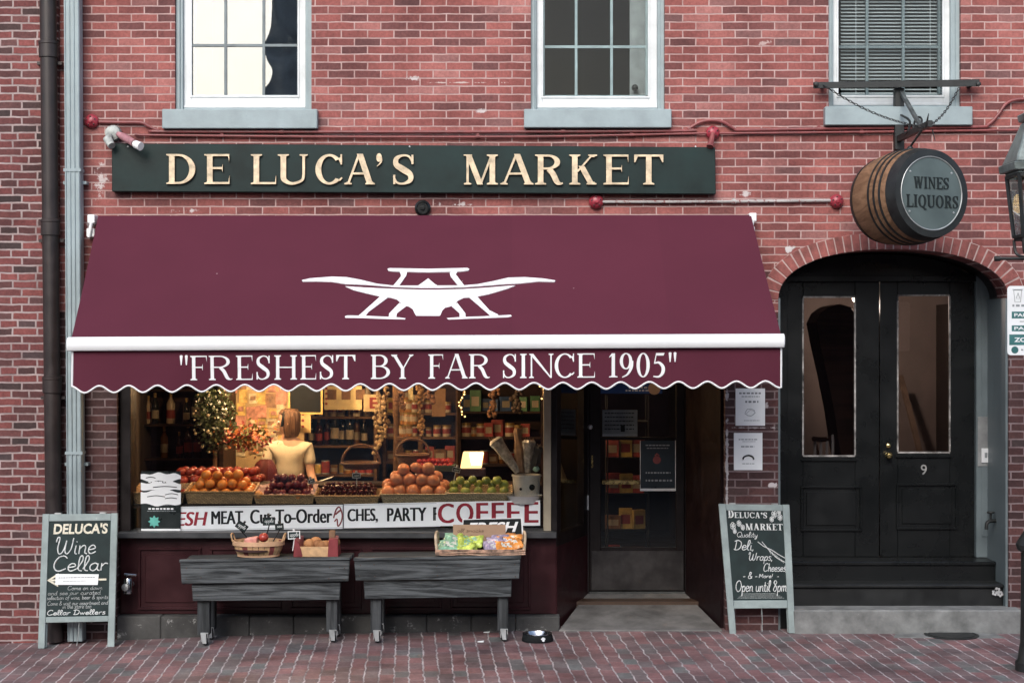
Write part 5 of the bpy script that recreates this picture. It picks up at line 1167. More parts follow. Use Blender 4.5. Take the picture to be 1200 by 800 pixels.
pk = thing('snack_packet', 'pale pink wrapped packet lying across the round basket on the bench', 'packet', c + Vector((-.03, -.06, .1)))
mb = MB(); mb.hexa([c + Vector(q) for q in ((-.11, -.09, .10), (.0, -.1, .11), (.01, .0, .12), (-.10, .01, .11), (-.105, -.085, .15), (.0, -.095, .165), (.005, -.005, .165), (-.095, .0, .15))]); mb.build('wrapper', pm('pink_wrapper', (.6, .25, .2), rough=.35, var=.2, scale=18, bump=.3, bscale=25), pk, bevel=.012, seg=2)
def price_tag(label, base, top, w, h, rot, frame=M_black, face=M_chalkb):
    t = thing('price_tag', label, 'price tag', base); base = Vector(base); top = Vector(top); mb = MB(); mb.tube([base, top], .005, 6); mb.build('stick', frame, t)
    ca, sa = math.cos(rot), math.sin(rot); ux = Vector((ca, 0, sa)); uz = Vector((-sa, 0, ca)); o = top + Vector((0, -.006, 0))
    def ff(u, v, d=0): return o + ux * (u - w / 2) + uz * v + Vector((0, -d, 0))
    mb = MB(); slab(mb, ff, 0, w, 0, h, 0, .004); cd = mb.build('card', face, t, bevel=.001)
    mb = MB(); e = .007
    for q in ((0, w, 0, e), (0, w, h - e, h), (0, e, e, h - e), (w - e, w, e, h - e)): slab(mb, ff, *q, .001, .009)
    mb.tube([ff(w * .5, h, .004), ff(w * .5, h + .02, .004)], .01, 6); mb.build('card_frame', frame, cd)
    mb = MB(); handwrite(mb, 'see' if w < .09 else 'apple', ff, .014, w - .014, h * .35, h * .5, .0018, d=.0045, n=4); mb.build('writing', M_chalk, cd)
price_tag('small black chalk price tag tilting left out of the round basket', c + Vector((-.06, -.02, .12)), P(281, 620, yc - .02), .095, .062, -.6)
price_tag('small black chalk price tag standing straight and tallest in the round basket', c + Vector((.05, .03, .12)), P(315.5, 615, yc), .10, .066, .03)
price_tag('small black chalk price tag at the right of the round basket', c + Vector((.12, .0, .12)), P(328, 620, yc), .07, .05, .1)
price_tag('white framed chalk price tag clipped to the red ended box', P(343, 645, yc + .02), P(345, 631, yc + .02), .1, .065, .05, frame=M_awhite)
# red ended box
yx = Y1 + .26; x0, x1 = PX(346, yx), PX(398, yx); zb = topz(yx, Y1, ZT1, ZB1)
bx = thing('wooden_box', 'low wooden box with maroon end panels holding brown produce on the left bench', 'box', ((x0 + x1) / 2, yx, zb))
mb = MB(); mb.box(x0 + .03, x1 - .03, yx - .11, yx - .098, zb + .004, zb + .085); mb.box(x0 + .03, x1 - .03, yx + .098, yx + .11, zb + .004, zb + .11); mb.box(x0 + .03, x1 - .03, yx - .098, yx + .098, zb + .004, zb + .012); mb.build('slats', M_splint, bx, bevel=.002)
M_mbox = pm('maroon_box_end', (.2, .03, .035), rough=.5, var=.2)
for a, b, s in ((x0, x0 + .075, 1), (x1 - .085, x1, -1)):
    mb = MB(); mb.hexa([(a, yx - .122, zb + .002), (b, yx - .122, zb + .002), (b - (.0 if s < 0 else .02), yx + .122, zb + .002), (a, yx + .122, zb + .002), (a + .01, yx - .122, zb + .15), (b - (.03 if s > 0 else -.0) - .0, yx - .122, zb + .12 if s > 0 else zb + .15), (b - .02, yx + .122, zb + .15), (a + .01, yx + .122, zb + .15)]); mb.build('end_panel', M_mbox, bx, bevel=.003)
mb = MB(); mb.box(x1 - .085, x1 - .035, yx - .02, yx + .02, zb + .1, zb + .205); mb.build('upright', pm('brown_post', (.2, .11, .06), rough=.6), bx, bevel=.003)
po = apple_mesh(.042, 'potato', fruitmat('potato_skin', (.28, .11, .04), (.42, .2, .08), rough=.8), stem=False, lump=.06)
put(po, 'brown potato among others in the maroon ended box', 'potato', 'potatoes in the red ended box', (x0 + .12, yx - .04, zb + .1), 1.05)
for k in range(7):
    q = po.copy(); col.objects.link(q); put(q, None, None, None, (x0 + .12 + .035 * k + rnd.uniform(-.01, .01), yx + rnd.uniform(-.06, .05), zb + .075 + rnd.uniform(0, .04)), rnd.uniform(.8, 1.1)); q['label'] = 'brown potato among others in the maroon ended box'
# snack crate with its signs
yk = Y2 + .24; x0, x1 = PX(513, yk), PX(614, yk); zb = topz(yk - .2, Y2, ZT2, ZB2) + .006
ck = thing('snack_crate', 'shallow pale twig tray of snack bags on the right end of the right bench', 'crate', ((x0 + x1) / 2, yk, zb))
M_twig = pm('pale_twig', (.42, .33, .23), rough=.7, var=.3, scale=20)
mb = MB(); mb.box(x0, x1, yk - .2, yk - .188, zb, zb + .045); mb.box(x0, x1, yk + .188, yk + .2, zb, zb + .06); mb.box(x0, x0 + .012, yk - .188, yk + .188, zb, zb + .05); mb.box(x1 - .012, x1, yk - .188, yk + .188, zb, zb + .05); mb.box(x0 + .012, x1 - .012, yk - .188, yk + .188, zb, zb + .008)
mb.build('tray', M_twig, ck, bevel=.002)
mb = MB()
for k in range(5): mb.tube(catmull([(x0 - .01 + (x1 - x0 + .02) * i / 6, yk - .203 - rnd.uniform(0, .008), zb + .008 + .009 * k + rnd.uniform(-.004, .004)) for i in range(7)], 3), .005, 5)
mb.build('front_twigs', pm('mixed_twigs', (.36, .22, .15), rough=.7, var=.5, scale=22), ck, True)
for s, x in ((-1, x0), (1, x1)):
    mb = MB(); mb.tube(catmull([(x, yk - .18, zb + .03), (x + s * .01, yk - .16, zb + .15), (x, yk - .05, zb + .17), (x, yk + .1, zb + .04)], 6), .011, 7); mb.build('handle', M_twig, ck, True)
def bag_mesh(seed, cols):
    r = random.Random(seed); mb = MB(); n, m = 12, 8
    def pt(i, j, s):
        u, v = i / n - .5, j / m - .5; b = max(0, (1 - (2 * u) ** 4) * (1 - (2 * v) ** 4)); z = s * .026 * b ** .5 + .006 * math.sin(u * 13 + seed) * math.cos(v * 17 + seed * 2) * (1 if s > 0 else .3)
        return (u * .17, v * .13, z)
    for s in (1, -1):
        g_ = [[mb.V(pt(i, j, s)) for i in range(n + 1)] for j in range(m + 1)]
        for j in range(m):
            for i in range(n):
                mb.mi = 1 if (2 < i < 9 and 2 < j < 6 and (i * 7 + j * 3 + seed) % 4 != 0) else 0
                mb.face([g_[j][i], g_[j][i + 1], g_[j + 1][i + 1], g_[j + 1][i]])
    bmesh.ops.remove_doubles(mb.bm, verts=mb.bm.verts[:], dist=.0005)
    return mb.build('snack_bag', cols, None, 'all')
def foil(name, c): return pm(name, c, rough=.22, var=.35, scale=22, bump=.35, bscale=30, wear=(.7, .72, .7), wearcut=.63)
kinds = [('shiny green snack bag in the twig tray', 'green snack bags in the twig tray', [foil('mint_foil', (.22, .42, .3)), foil('white_foil', (.6, .62, .58))], 514 + 10), ('shiny yellow green snack bag in the twig tray', 'yellow green snack bags in the twig tray', [foil('lime_foil', (.4, .5, .1)), foil('mint_foil', (.22, .42, .3))], 545),
         ('silver and purple snack bag in the twig tray', 'purple snack bags in the twig tray', [foil('lilac_foil', (.3, .26, .38)), foil('silver_foil', (.5, .5, .52))], 577), ('orange and cream snack bag in the twig tray', 'orange snack bags in the twig tray', [foil('orange_foil', (.6, .24, .06)), foil('white_foil', (.6, .62, .58))], 594)]
for ki, (lb, gp, mm, pxk) in enumerate(kinds):
    for j in range(5):
        o = bag_mesh(ki * 7 + j, mm); x = PX(pxk + rnd.uniform(-4, 12), yk); x = max(x0 + .09, min(x1 - .09, x))
        o.location = (x, yk - .10 + .055 * j, zb + .045 + .012 * j + rnd.uniform(0, .012)); o.rotation_euler = (R(rnd.uniform(15, 50)), rnd.uniform(-.35, .35), rnd.uniform(-.6, .6)); tag(o, lb, 'snack bag', gp)
cs = thing('cardboard_sign', 'plain brown cardboard sign with faint handwriting standing in the snack tray', 'sign', P(561, 636, yk + .08)); f = sheet(pquad(531, 592.5, 614.5, 640, yk + .1)); 
mb = MB(); slab(mb, f, 0, f.w, 0, f.h, -.004, 0); cd = mb.build('card', pm('brown_cardboard', (.36, .235, .155), rough=.85, var=.08, scale=6), cs)
mb = MB(); handwrite(mb, 'all snacks', f, .03, .25, .118, .03, .0022, n=4); handwrite(mb, 'sale & more', f, .03, .28, .066, .03, .0024, n=4); mb.build('handwriting', pm('brown_pencil', (.2, .12, .08)), cd)
fs = thing('fresh_sign', 'black sign with white slanted lettering and white edge propped behind the cardboard card', 'sign', P(578, 645, yk + .15))
f = sheet(quad(P(541, 650, yk + .13), P(615, 648, yk + .13), P(612, 606.5, yk + .2), P(542, 608, yk + .2)))
mb = MB(); slab(mb, f, 0, f.w, 0, f.h, -.006, 0); pb_ = mb.build('panel', M_ink, fs)
mb = MB(); slab(mb, f, f.w - .012, f.w, 0, f.h, .0005, .008); slab(mb, f, 0, .008, .02, f.h, .0005, .006); slab(mb, f, .008, f.w - .012, f.h - .006, f.h, .0005, .006); mb.build('edging', M_white, pb_)
mb = MB(); sans_mesh(mb, 'FRESH', f, .07 * f.w, .93 * f.w, f.h - .115, f.h - .03, 0, .002, .03, shear=.3); mb.build('lettering', M_white, pb_)

# ------------------------------------------------------------------ ground objects
gp = ray_ground(630, 752); gp.y += .06
bw = thing('dog_bowl', 'small steel dog bowl with white paw marks on the brick pavement', 'bowl', gp)
mb = MB(); mb.lathe([(.125, 0), (.127, .004), (.118, .052), (.112, .056), (.106, .056), (.11, .05), (.115, .006), (.11, 0)], gp + Vector((0, 0, .003)), n=40); mb.build('outer_shell', M_ink, bw, True)
mb = MB(); mb.lathe([(0, .012), (.075, .013), (.092, .03), (.103, .059), (.117, .063), (.121, .058), (.116, .054), (.098, .03), (0, .006)], gp + Vector((0, 0, .004)), n=40); mb.build('steel_dish', M_chrome, bw, True)
mb = MB()
for a in (-1.2,):
    cc = gp + Vector((math.cos(a) * .121, math.sin(a) * .121, .028)); n_ = Vector((math.cos(a), math.sin(a), .25)).normalized(); tt = n_.cross(Vector((0, 0, 1))).normalized(); up = tt.cross(n_)
    for du, dv, rr in ((0, -.004, .012), (-.013, .006, .006), (-.005, .013, .006), (.005, .013, .006), (.013, .006, .006)): mb.lathe([(rr, 0), (rr, .003), (0, .004)], cc + tt * du + up * dv, n_, 10)
mb.build('paw_print', M_white, bw)
for px_, py_, lb in ((570, 741, 'tiny white paper scrap near the bench, the one closer to the wall'), (563, 752, 'thin white paper scrap lying farther from the wall')):
    q = ray_ground(px_, py_); mb = MB(); mb.hexa([q + Vector(v_) for v_ in ((-.025, -.012, .003), (.025, -.02, .003), (.028, .015, .008), (-.02, .02, .003), (-.025, -.012, .006), (.025, -.02, .006), (.028, .015, .011), (-.02, .02, .006))]); tag(mb.build('paper_scrap', M_paper), lb, 'paper scrap')
q = ray_ground(1112, 744); cv = thing('utility_cover', 'round dark utility cover set in a pale concrete patch by the stone step', 'cover', q)
mb = MB(); q2 = q + Vector((0, 0, 0)); mb.hexa([(q.x - .48, q.y - .12, q.z - .05), (q.x + .42, q.y - .14, q.z - .05), (q.x + .4, -.175, q.z - .05), (q.x - .42, -.175, q.z - .05), (q.x - .48, q.y - .12, q.z + .004), (q.x + .42, q.y - .14, q.z + .004), (q.x + .4, -.175, q.z + .004), (q.x - .42, -.175, q.z + .004)]); mb.build('concrete_patch', M_stone, cv)
mb = MB(); mb.lathe([(.22, 0), (.22, .009), (.2, .011), (.2, .006), (.185, .006), (.185, .012), (0, .012)], q + Vector((.02, .0, .0)), n=32); mb.build('lid', M_iron, cv, True)
# standpipe by the left board
sp_t = thing('standpipe', 'small chrome standpipe valve low on the dark corner post beside the left sandwich board', 'standpipe', P(150, 686, 0)); p = P(150, 686, -.05)
mb = MB(); mb.lathe([(.03, -.07), (.042, -.06), (.042, .05), (.034, .065), (.02, .07)], p, n=18); mb.build('body', M_chrome, sp_t, True)
mb = MB(); mb.tube([p + Vector((-.01, 0, .075)), p + Vector((-.01, 0, .1))], .01, 8); mb.bar(p + Vector((-.03, -.01, .098)), p + Vector((.075, -.01, .09)), .022, .016); mb.build('lever', M_chrome, sp_t, bevel=.003)
mb = MB(); mb.tube([p + Vector((0, .0, 0)), p + Vector((0, .13, 0))], .025, 12); mb.build('wall_stub', M_steel, sp_t, True)
mb = MB(); mb.lathe([(.03, 0), (.03, .03), (.02, .035), (0, .036)], p + Vector((-.005, -.03, -.005)), (-.3, -1, 0), 16); mb.build('cap', M_steel, sp_t, True)

# ------------------------------------------------------------------ notices, plates and small fittings on the walls
def notice(name, label, cat, x0, x1, y0, y1, Y, m, th=.003, parent=None):
    f = sheet(pquad(x0, x1, y0, y1, Y)); t = thing(name, label, cat, P((x0 + x1) / 2, y1, Y)); mb = MB(); slab(mb, f, 0, f.w, 0, f.h, -th, 0); s_ = mb.build('sheet', m, t); return t, s_, f
t, s_, f = notice('paper_notice', 'upper white paper notice with a small sketch on the brick pier by the shop door', 'notice', 862, 896.5, 455, 498.5, -.006, M_paper)
mb = MB(); small_print(mb, f, .03, .21, .262, .014, .0008, 11); small_print(mb, f, .05, .2, .238, .007, .0008, 12); small_print(mb, f, .08, .19, .19, .016, .0008, 13); small_print(mb, f, .07, .2, .04, .005, .0008, 14); mb.tube([f(.12 + .035 * math.cos(k * .7) * (1 + .3 * (k % 2)), .11 + .03 * math.sin(k * .7), .0005) for k in range(10)], .0025, 4); mb.tube([f(.09, .1, .0005), f(.12, .13, .0005), f(.16, .12, .0005)], .002, 4); mb.build('print', M_grayink, s_)
t, s_, f = notice('paper_notice', 'lower white paper notice with a black telephone symbol on the brick pier', 'notice', 860, 893.5, 507, 550.5, -.006, M_paper)
mb = MB(); small_print(mb, f, .04, .2, .25, .008, .0008, 21); small_print(mb, f, .07, .18, .235, .004, .0008, 22); small_print(mb, f, .06, .17, .19, .01, .0008, 23); small_print(mb, f, .07, .17, .05, .006, .0008, 24); mb.build('print', M_grayink, s_)
mb = MB(); mb.tube(catmull([f(.075, .09, .001), f(.085, .11, .001), (f(.12, .122, .001)), f(.155, .11, .001), f(.165, .09, .001)], 5), [.011] + [.007] * 19 + [.011], 6); mb.build('symbol', M_ink, s_)
M_navy = pm('dark_teal_poster', (.02, .034, .045), rough=.35, var=.2, scale=4)
t, s_, f = notice('poster', 'dark teal poster with white lower edge hung on the shop door', 'poster', 750, 792, 516, 575, YD - .004, M_navy)
mb = MB(); slab(mb, f, .0, f.w, 0, .022, 0, .001); slab(mb, f, f.w - .006, f.w, .022, f.h, 0, .001); slab(mb, f, 0, .005, .022, f.h, 0, .001); mb.build('border', M_paper, s_)
mb = MB(); small_print(mb, f, .05, .27, .155, .013, .0012, 31); small_print(mb, f, .05, .29, .085, .016, .0012, 32); small_print(mb, f, .05, .27, .4, .01, .0012, 33); small_print(mb, f, .06, .25, .375, .008, .0012, 34); mb.build('print', pm('pale_print', (.36, .4, .42)), s_)
mb = MB(); mb.lathe([(.035, 0), (.035, .001), (0, .001)], f(f.w * .47, .275, 0), (0, -1, 0), 20); mb.tube([f(f.w * .47 - .015, .31, .001), f(f.w * .47, .33, .001), f(f.w * .47 + .02, .31, .001)], .008, 5); mb.build('emblem', pm('dull_red_print', (.3, .08, .08)), s_)
t, s_, f = notice('poster', 'faded grey notice with dense print behind the upper door pane', 'poster', 706, 747, 480, 511, YD - .004, pm('faded_grey_poster', (.12, .145, .155), rough=.5, var=.2, scale=8))
mb = MB()
for k in range(5): small_print(mb, f, .02, f.w - .03, .06 + .035 * k, .009, .001, 40 + k)
slab(mb, f, f.w * .52, f.w * .64, .04, .1, 0, .001); mb.build('print', M_ink, s_)
mb = MB(); slab(mb, f, 0, f.w, 0, .02, 0, .0012); mb.build('border', pm('grey_border', (.22, .25, .26)), s_)
t, s_, f = notice('window_sign', 'blue sign with white lettering and a round emblem at the top of the shop door', 'sign', 704, 776, 440, 461, YD - .006, pm('sign_blue', (.02, .07, .22), rough=.4))
mb = MB(); small_print(mb, f, .22, .46, .02, .014, .001, 51); small_print(mb, f, .25, .45, .045, .016, .001, 52); mb.build('print', M_white, s_)
mb = MB(); mb.lathe([(.055, 0), (.055, .002), (0, .002)], f(f.w - .07, .045, 0), (0, -1, 0), 20); mb.build('emblem', pm('cream_orange', (.55, .35, .2)), s_)
# banners on the shop pane
YBN = YG - .008
def banner(label, x0, x1, y0, y1, y0b, y1b, Y=YBN):
    f = sheet(quad(P(x0, y1, Y), P(x1, y1b, Y), P(x1, y0b, Y), P(x0, y0, Y))); t = thing('banner', label, 'banner', P((x0 + x1) / 2, y1, Y)); mb = MB(); slab(mb, f, 0, f.w, 0, f.h, -.004, 0); s_ = mb.build('sheet', pm('white_vinyl', (.78, .81, .82), rough=.45, var=.03), t)
    return t, s_, f
kB = S * (D + YBN) / D
M_blk = pm('black_vinyl', (.01, .012, .014), rough=.6, spec=.2); M_redv = pm('red_vinyl', (.25, .022, .035), rough=.6, spec=.2)
t, s_, f = banner('long white meat counter banner with red and black lettering along the foot of the window', 166, 402, 594, 622, 591, 619)
def fit(mb, f, base, txt, a, b, c_, d_, bold=.02, shear=0): tw = .0095 if len(txt) > 1 else .012; sans_mesh(mb, txt, f, (a - base) * kB, (b - base) * kB - tw, c_, d_, 0, .001, 0, shear, tw)
h_ = f.h
mb = MB(); fit(mb, f, 166, 'FRESH', 183, 243.5, h_ * .2, h_ * .78, .016, .2); mb.build('red_lettering', M_redv, s_)
mb = MB(); fit(mb, f, 166, 'MEAT', 247.5, 285, h_ * .25, h_ * .8, .004); fit(mb, f, 166, 'Cut-To-Order', 293, 389.5, h_ * .25, h_ * .84, .014); mb.build('black_lettering', M_blk, s_)
mb = MB(); slab(mb, f, 0, f.w, h_ * .95, h_ * .965, 0, .001); slab(mb, f, 0, f.w, h_ * .04, h_ * .055, 0, .001); slab(mb, f, f.w - .004, f.w, 0, h_, 0, .0014); mb.build('rule', M_grayink, s_)
mb = MB()
def rel(px, v): return ((px - 166) * kB, v * h_)
for pts, rr in (([(391, .45), (394, .8), (398, .9), (401, .6), (400, .3), (396, .1), (395, .4), (392, .3)], .006), ([(393, .6), (397, .72), (400, .8)], .008)): mb.tube(catmull([f(*rel(a, b), .001) for a, b in pts], 4), rr, 5)
mb.build('meat_drawing', pm('dark_red_ink', (.2, .03, .03)), s_)
t, s_, f = banner('white banner in the middle of the window advertising party food in black capitals', 402.6, 516, 590.5, 618.5, 588, 616.5)
h_ = f.h; mb = MB(); fit(mb, f, 402.6, 'CHES,', 407, 443, h_ * .2, h_ * .8, .014); fit(mb, f, 402.6, 'PARTY', 453.5, 500, h_ * .25, h_ * .8, .014); fit(mb, f, 402.6, 'P', 507.5, 516, h_ * .25, h_ * .8, .014); mb.build('black_lettering', M_blk, s_)
mb = MB(); slab(mb, f, 0, f.w, h_ * .95, h_ * .965, 0, .001); slab(mb, f, 0, .004, 0, h_, 0, .0014); mb.build('rule', M_grayink, s_)
t, s_, f = banner('white sign with big dark red capitals at the right end of the window', 511.5, 633, 588, 616, 586, 615.5, YBN - .008)
h_ = f.h; mb = MB()
for ch, a, b in (('C', 513, 532), ('O', 534.5, 555), ('F', 558, 572), ('F', 576, 590.5), ('E', 594, 609.5), ('E', 614.5, 631)): fit(mb, f, 511.5, ch, a, b, h_ * .12, h_ * .94, .012)
mb.build('red_lettering', M_redv, s_)
t, s_, f = notice('window_poster', 'black and white poster with a teal star, stuck on the lower left of the window', 'poster', 165.5, 211.5, 552, 622, YG - .022, pm('glossy_black_poster', (.014, .02, .02), rough=.3))
mb = MB(); r_ = random.Random(3)
def blob(y0, y1, sd):
    n = 14; top = [(f.w * (-.01 + 1.02 * i / n), f.h * (y1 + .016 * math.sin(i * 1.1 + sd) + (.03 if sd == 1 else .018) * math.sin(math.pi * i / n))) for i in range(n + 1)]; bot = [(f.w * (-.01 + 1.02 * i / n), f.h * (y0 + .016 * math.sin(i * .9 + sd * 2) - .03 * math.sin(math.pi * i / n))) for i in range(n + 1)]
    pl = bot + top[::-1]; a = [mb.V(f(*q, -.002)) for q in pl]; b = [mb.V(f(*q, .002 + sd * .0004)) for q in pl]; mb.face(b)
    for i in range(len(a)): mb.face([a[i], a[(i + 1) % len(a)], b[(i + 1) % len(a)], b[i]])
blob(.86, .94, 1); blob(.70, .80, 2); blob(.46, .655, 3); slab(mb, f, 0, f.w, 0, .02, 0, .0012)
small_print(mb, f, .06, .28, f.h * .36, .014, .001, 61); small_print(mb, f, .06, .27, f.h * .81, .012, .001, 64); mb.build('white_shapes', M_paper, s_)
mb = MB()
for a, b, c_, d_ in ((.1, .3, .735, .75), (.05, .2, .575, .595), (.2, .31, .61, .63), (.04, .12, .89, .905), (.2, .3, .545, .56)): mb.tube(catmull([f(a, f.h * c_, .003), f((a + b) / 2, f.h * d_, .003), f(b, f.h * c_, .003)], 5), .004, 4)
mb.build('pattern', M_ink, s_)
mb = MB(); small_print(mb, f, .1, .24, f.h * .43, .006, .001, 62); small_print(mb, f, .05, .29, f.h * .33, .005, .001, 63); mb.build('print', M_grayink, s_)
mb = MB(); pl = [(f.w * .33 + (.045 if k % 2 else .07) * .75 * math.cos(k * math.pi / 8), f.h * .16 + (.045 if k % 2 else .07) * .75 * math.sin(k * math.pi / 8)) for k in range(16)]; mb.prism([f(a, b, 0) for a, b in pl], (0, -.001, 0)); mb.build('star', pm('teal_print', (.12, .45, .38)), s_)
# intercom, mailbox handle, flowers decal
ic = thing('intercom', 'steel intercom plate with white button on the grey jamb beside the black doors', 'intercom', P(1155, 545, YE - .07)); yI = YE - .072
mb = MB(); mb.box(ex(1146, yI), ex(1164, yI), yI, YE - .0605, PZ(546, yI), PZ(488, yI)); mb.build('plate', pm('dull_steel_plate', (.34, .35, .35), rough=.4, metal=.5), ic, bevel=.002)
mb = MB(); mb.box(ex(1150, yI), ex(1160, yI), yI - .012, yI - .0005, PZ(542, yI), PZ(525, yI)); mb.build('button_box', M_white, ic, bevel=.003)
mb = MB(); mb.box(ex(1153.5, yI), ex(1156.5, yI), yI - .015, yI - .0125, PZ(536, yI), PZ(530, yI)); mb.build('button', M_grayink, ic)
hk = thing('hose_bib', 'small black iron tap on the grey reveal beside the doors', 'tap', P(1171, 610, .3)); p = Vector((al[0][0] - .022, .3, PZ(610, .3)))
mb = MB(); mb.tube(catmull([p, p + Vector((-.05, -.01, 0)), p + Vector((-.08, -.02, -.02)), p + Vector((-.085, -.02, -.07))], 5), .016, 8); mb.tube([p + Vector((-.045, -.01, 0)), p + Vector((-.045, -.01, .07))], .01, 8); mb.build('spout', M_iron, hk, True)
mb = MB(); mb.lathe([(.03, 0), (.035, .008), (.03, .016)], p + Vector((-.045, -.01, .065)), n=14); mb.build('wheel_handle', M_iron, hk, True)
fl_t = thing('flower_sticker', 'small white flower sticker on the riser of the lower black step', 'sticker', P(1178, 697, .07)); mb = MB(); p = P(1176, 694, .0535)
p.x = min(p.x, al[0][0] - .1)
for i, (ox, oz) in enumerate(((0, 0), (.045, -.01), (.022, .02))):
    for k in range(5): a = k * 1.2566 + i; mb.lathe([(.011, 0), (.011, .001 + .0003 * k), (0, .001 + .0003 * k)], p + Vector((ox + .016 * math.cos(a), 0, oz + .016 * math.sin(a))), (0, -1, 0), 8)
mb.build('petals', pm('grey_white_paint', (.4, .4, .4)), fl_t)
# ------------------------------------------------------------------ inside the shop
# fruit stand behind the pane
st = thing('display_stand', 'dark stepped wooden stand under the fruit baskets inside the window', 'stand', (PX(400), .55, .16))
ZS = PZ(590, .2) - .0
mb = MB(); mb.box(PX(156, .2), PX(636, .2), .16, .52, ZS - .03, ZS); mb.build('front_step', M_dkwood, st)
mb = MB(); mb.box(PX(156, .2), PX(636, .2), .522, .95, ZS + .10, ZS + .13); mb.build('rear_step', M_dkwood, st)
mb = MB(); mb.box(PX(156, .2), PX(636, .2), .525, .545, ZS - .03, ZS + .10); mb.box(PX(156, .2), PX(636, .2), .5, .52, .165, ZS - .031); mb.build('riser_board', M_dkwood, st)
M_wick = wickermat('wicker_tan', (.60, .38, .19)); M_wickp = wickermat('wicker_pale', (.66, .50, .31)); M_wickd = wickermat('wicker_brown', (.2, .10, .05))
def tray(label, x0, x1, ytop, ybot, y0, y1, m, z=None):
    X0, X1 = PX(x0, y0), PX(x1, y0); zb = (PZ(ybot, y0) if z is None else z); h = (ybot - ytop) * S * 1.015; t = thing('fruit_tray', label, 'basket', ((X0 + X1) / 2, (y0 + y1) / 2, zb)); fl = .02
    mb = MB()
    def side(a, b, c_, d): mb.hexa([Vector(a), Vector(b), Vector(b) + c_, Vector(a) + c_, Vector(a) + d[0], Vector(b) + d[1], Vector(b) + d[1] + c_, Vector(a) + d[0] + c_])
    H0 = Vector((-fl, -fl, h)); H1 = Vector((fl, -fl, h)); H2 = Vector((fl, fl, h * 1.5)); H3 = Vector((-fl, fl, h * 1.5))
    side((X0, y0, zb), (X1, y0, zb), Vector((0, .01, 0)), (H0, H1)); side((X1, y1, zb), (X0, y1, zb), Vector((0, -.01, 0)), (H2, H3))
    side((X0, y1 - .011, zb), (X0, y0 + .011, zb), Vector((.01, 0, 0)), (H3, H0)); side((X1, y0 + .011, zb), (X1, y1 - .011, zb), Vector((-.01, 0, 0)), (H1, H2))
    mb.box(X0 + .011, X1 - .011, y0 + .011, y1 - .011, zb, zb + .01); mb.build('woven_sides', m, t)
    mb = MB(); A_ = [Vector((X0, y0, zb)) + H0, Vector((X1, y0, zb)) + H1, Vector((X1, y1, zb)) + H2, Vector((X0, y1, zb)) + H3]
    for a, b in zip(A_, A_[1:] + A_[:1]): mb.tube([a, b], .009, 6)
    mb.build('rim', m, t, True); return X0, X1, y0, y1, zb, zb + h
def heap(proto, label, cat, group, X0, X1, y0, y1, z0, r, nx, ny, layers, jit=.25, first=True, tilt=0):
    k = 0
    for l in range(layers):
        for j in range(ny - l):
            for i in range(nx - l):
                o = proto if (k == 0 and first) else proto.copy()
                if o is not proto: col.objects.link(o)
                x = X0 + r + (i + .5 * l) * ((X1 - X0 - 2 * r) / max(1, nx - 1)) + rnd.uniform(-jit, jit) * r; y = y0 + r + (j + .5 * l) * ((y1 - y0 - 2 * r) / max(1, ny - 1)) + rnd.uniform(-jit, jit) * r * .5
                put(o, label, cat, group, (x, y, z0 + r * .9 + l * r * 1.45 + (y - y0) * tilt + rnd.uniform(-.1, .1) * r), rnd.uniform(.92, 1.08)); k += 1
    return k
# oranges
b = tray('tan wicker tray heaped with oranges, left in the window', 220, 295, 576, 590, .20, .46, M_wick)
pr = apple_mesh(.046, 'orange', M_orange, stem=False, lump=.015)
heap(pr, 'orange heaped in the tan wicker tray at the left of the window', 'orange', 'oranges in the wicker tray', b[0] - .005, b[1] + .005, .205, .455, b[4] + .03, .046, 6, 3, 3, tilt=.22)
pr = apple_mesh(.042, 'apple', M_apple)
heap(pr, 'red apple in the back row behind the oranges', 'apple', 'red apples behind the oranges', PX(200, .6), PX(306, .6), .56, .9, ZS + .13, .044, 10, 3, 2)
b = tray('brown wicker tray of red apples half hidden behind the black and white poster', 158, 214, 577, 590, .20, .46, M_wick)
pr = apple_mesh(.042, 'apple', M_apple)
heap(pr, 'red apple in the tray behind the black and white poster', 'apple', 'red apples behind the poster', b[0], b[1], .21, .45, b[4] + .03, .042, 4, 2, 2)
# plums on pink paper
b = tray('wicker tray lined with pale pink paper holding dark red plums', 300, 366, 580, 590, .20, .46, M_wick)
pp_ = thing('tissue_paper', 'crumpled pale pink tissue paper lining the tray of plums', 'tissue paper', ((b[0] + b[1]) / 2, .3, b[4] + .02))
mb = MB(); n = 16; g_ = [[mb.V((b[0] - .02 + (b[1] - b[0] + .04) * i / n, .185 + .3 * j / n, b[4] + .03 + .05 * max(abs(i / n - .5), abs(j / n - .5)) * 2 + rnd.uniform(-.012, .012) + .06 * (j / n))) for i in range(n + 1)] for j in range(n + 1)]
for j in range(n):
    for i in range(n): mb.face([g_[j][i], g_[j][i + 1], g_[j + 1][i + 1], g_[j + 1][i]])
o = mb.build('paper', pm('pink_tissue', (.55, .36, .34), rough=.7), pp_); o.modifiers.new('thick', 'SOLIDIFY').thickness = .0015
pr = apple_mesh(.036, 'plum', M_plum, lump=.01)
heap(pr, 'dark red plum piled on the pink paper', 'plum', 'plums on pink paper', b[0] + .06, b[1] - .02, .22, .46, b[4] + .05, .036, 6, 3, 3, tilt=.22)
pe = apple_mesh(.04, 'peach', M_peach, lump=.01); put(pe, 'single peach at the left corner of the plum tray', 'peach', None, (b[0] + .02, .21, b[4] + .075))
pe2 = pe.copy(); col.objects.link(pe2); put(pe2, 'small peach half hidden at the front right of the plums', 'peach', None, (b[1] - .12, .21, b[4] + .06), .8)
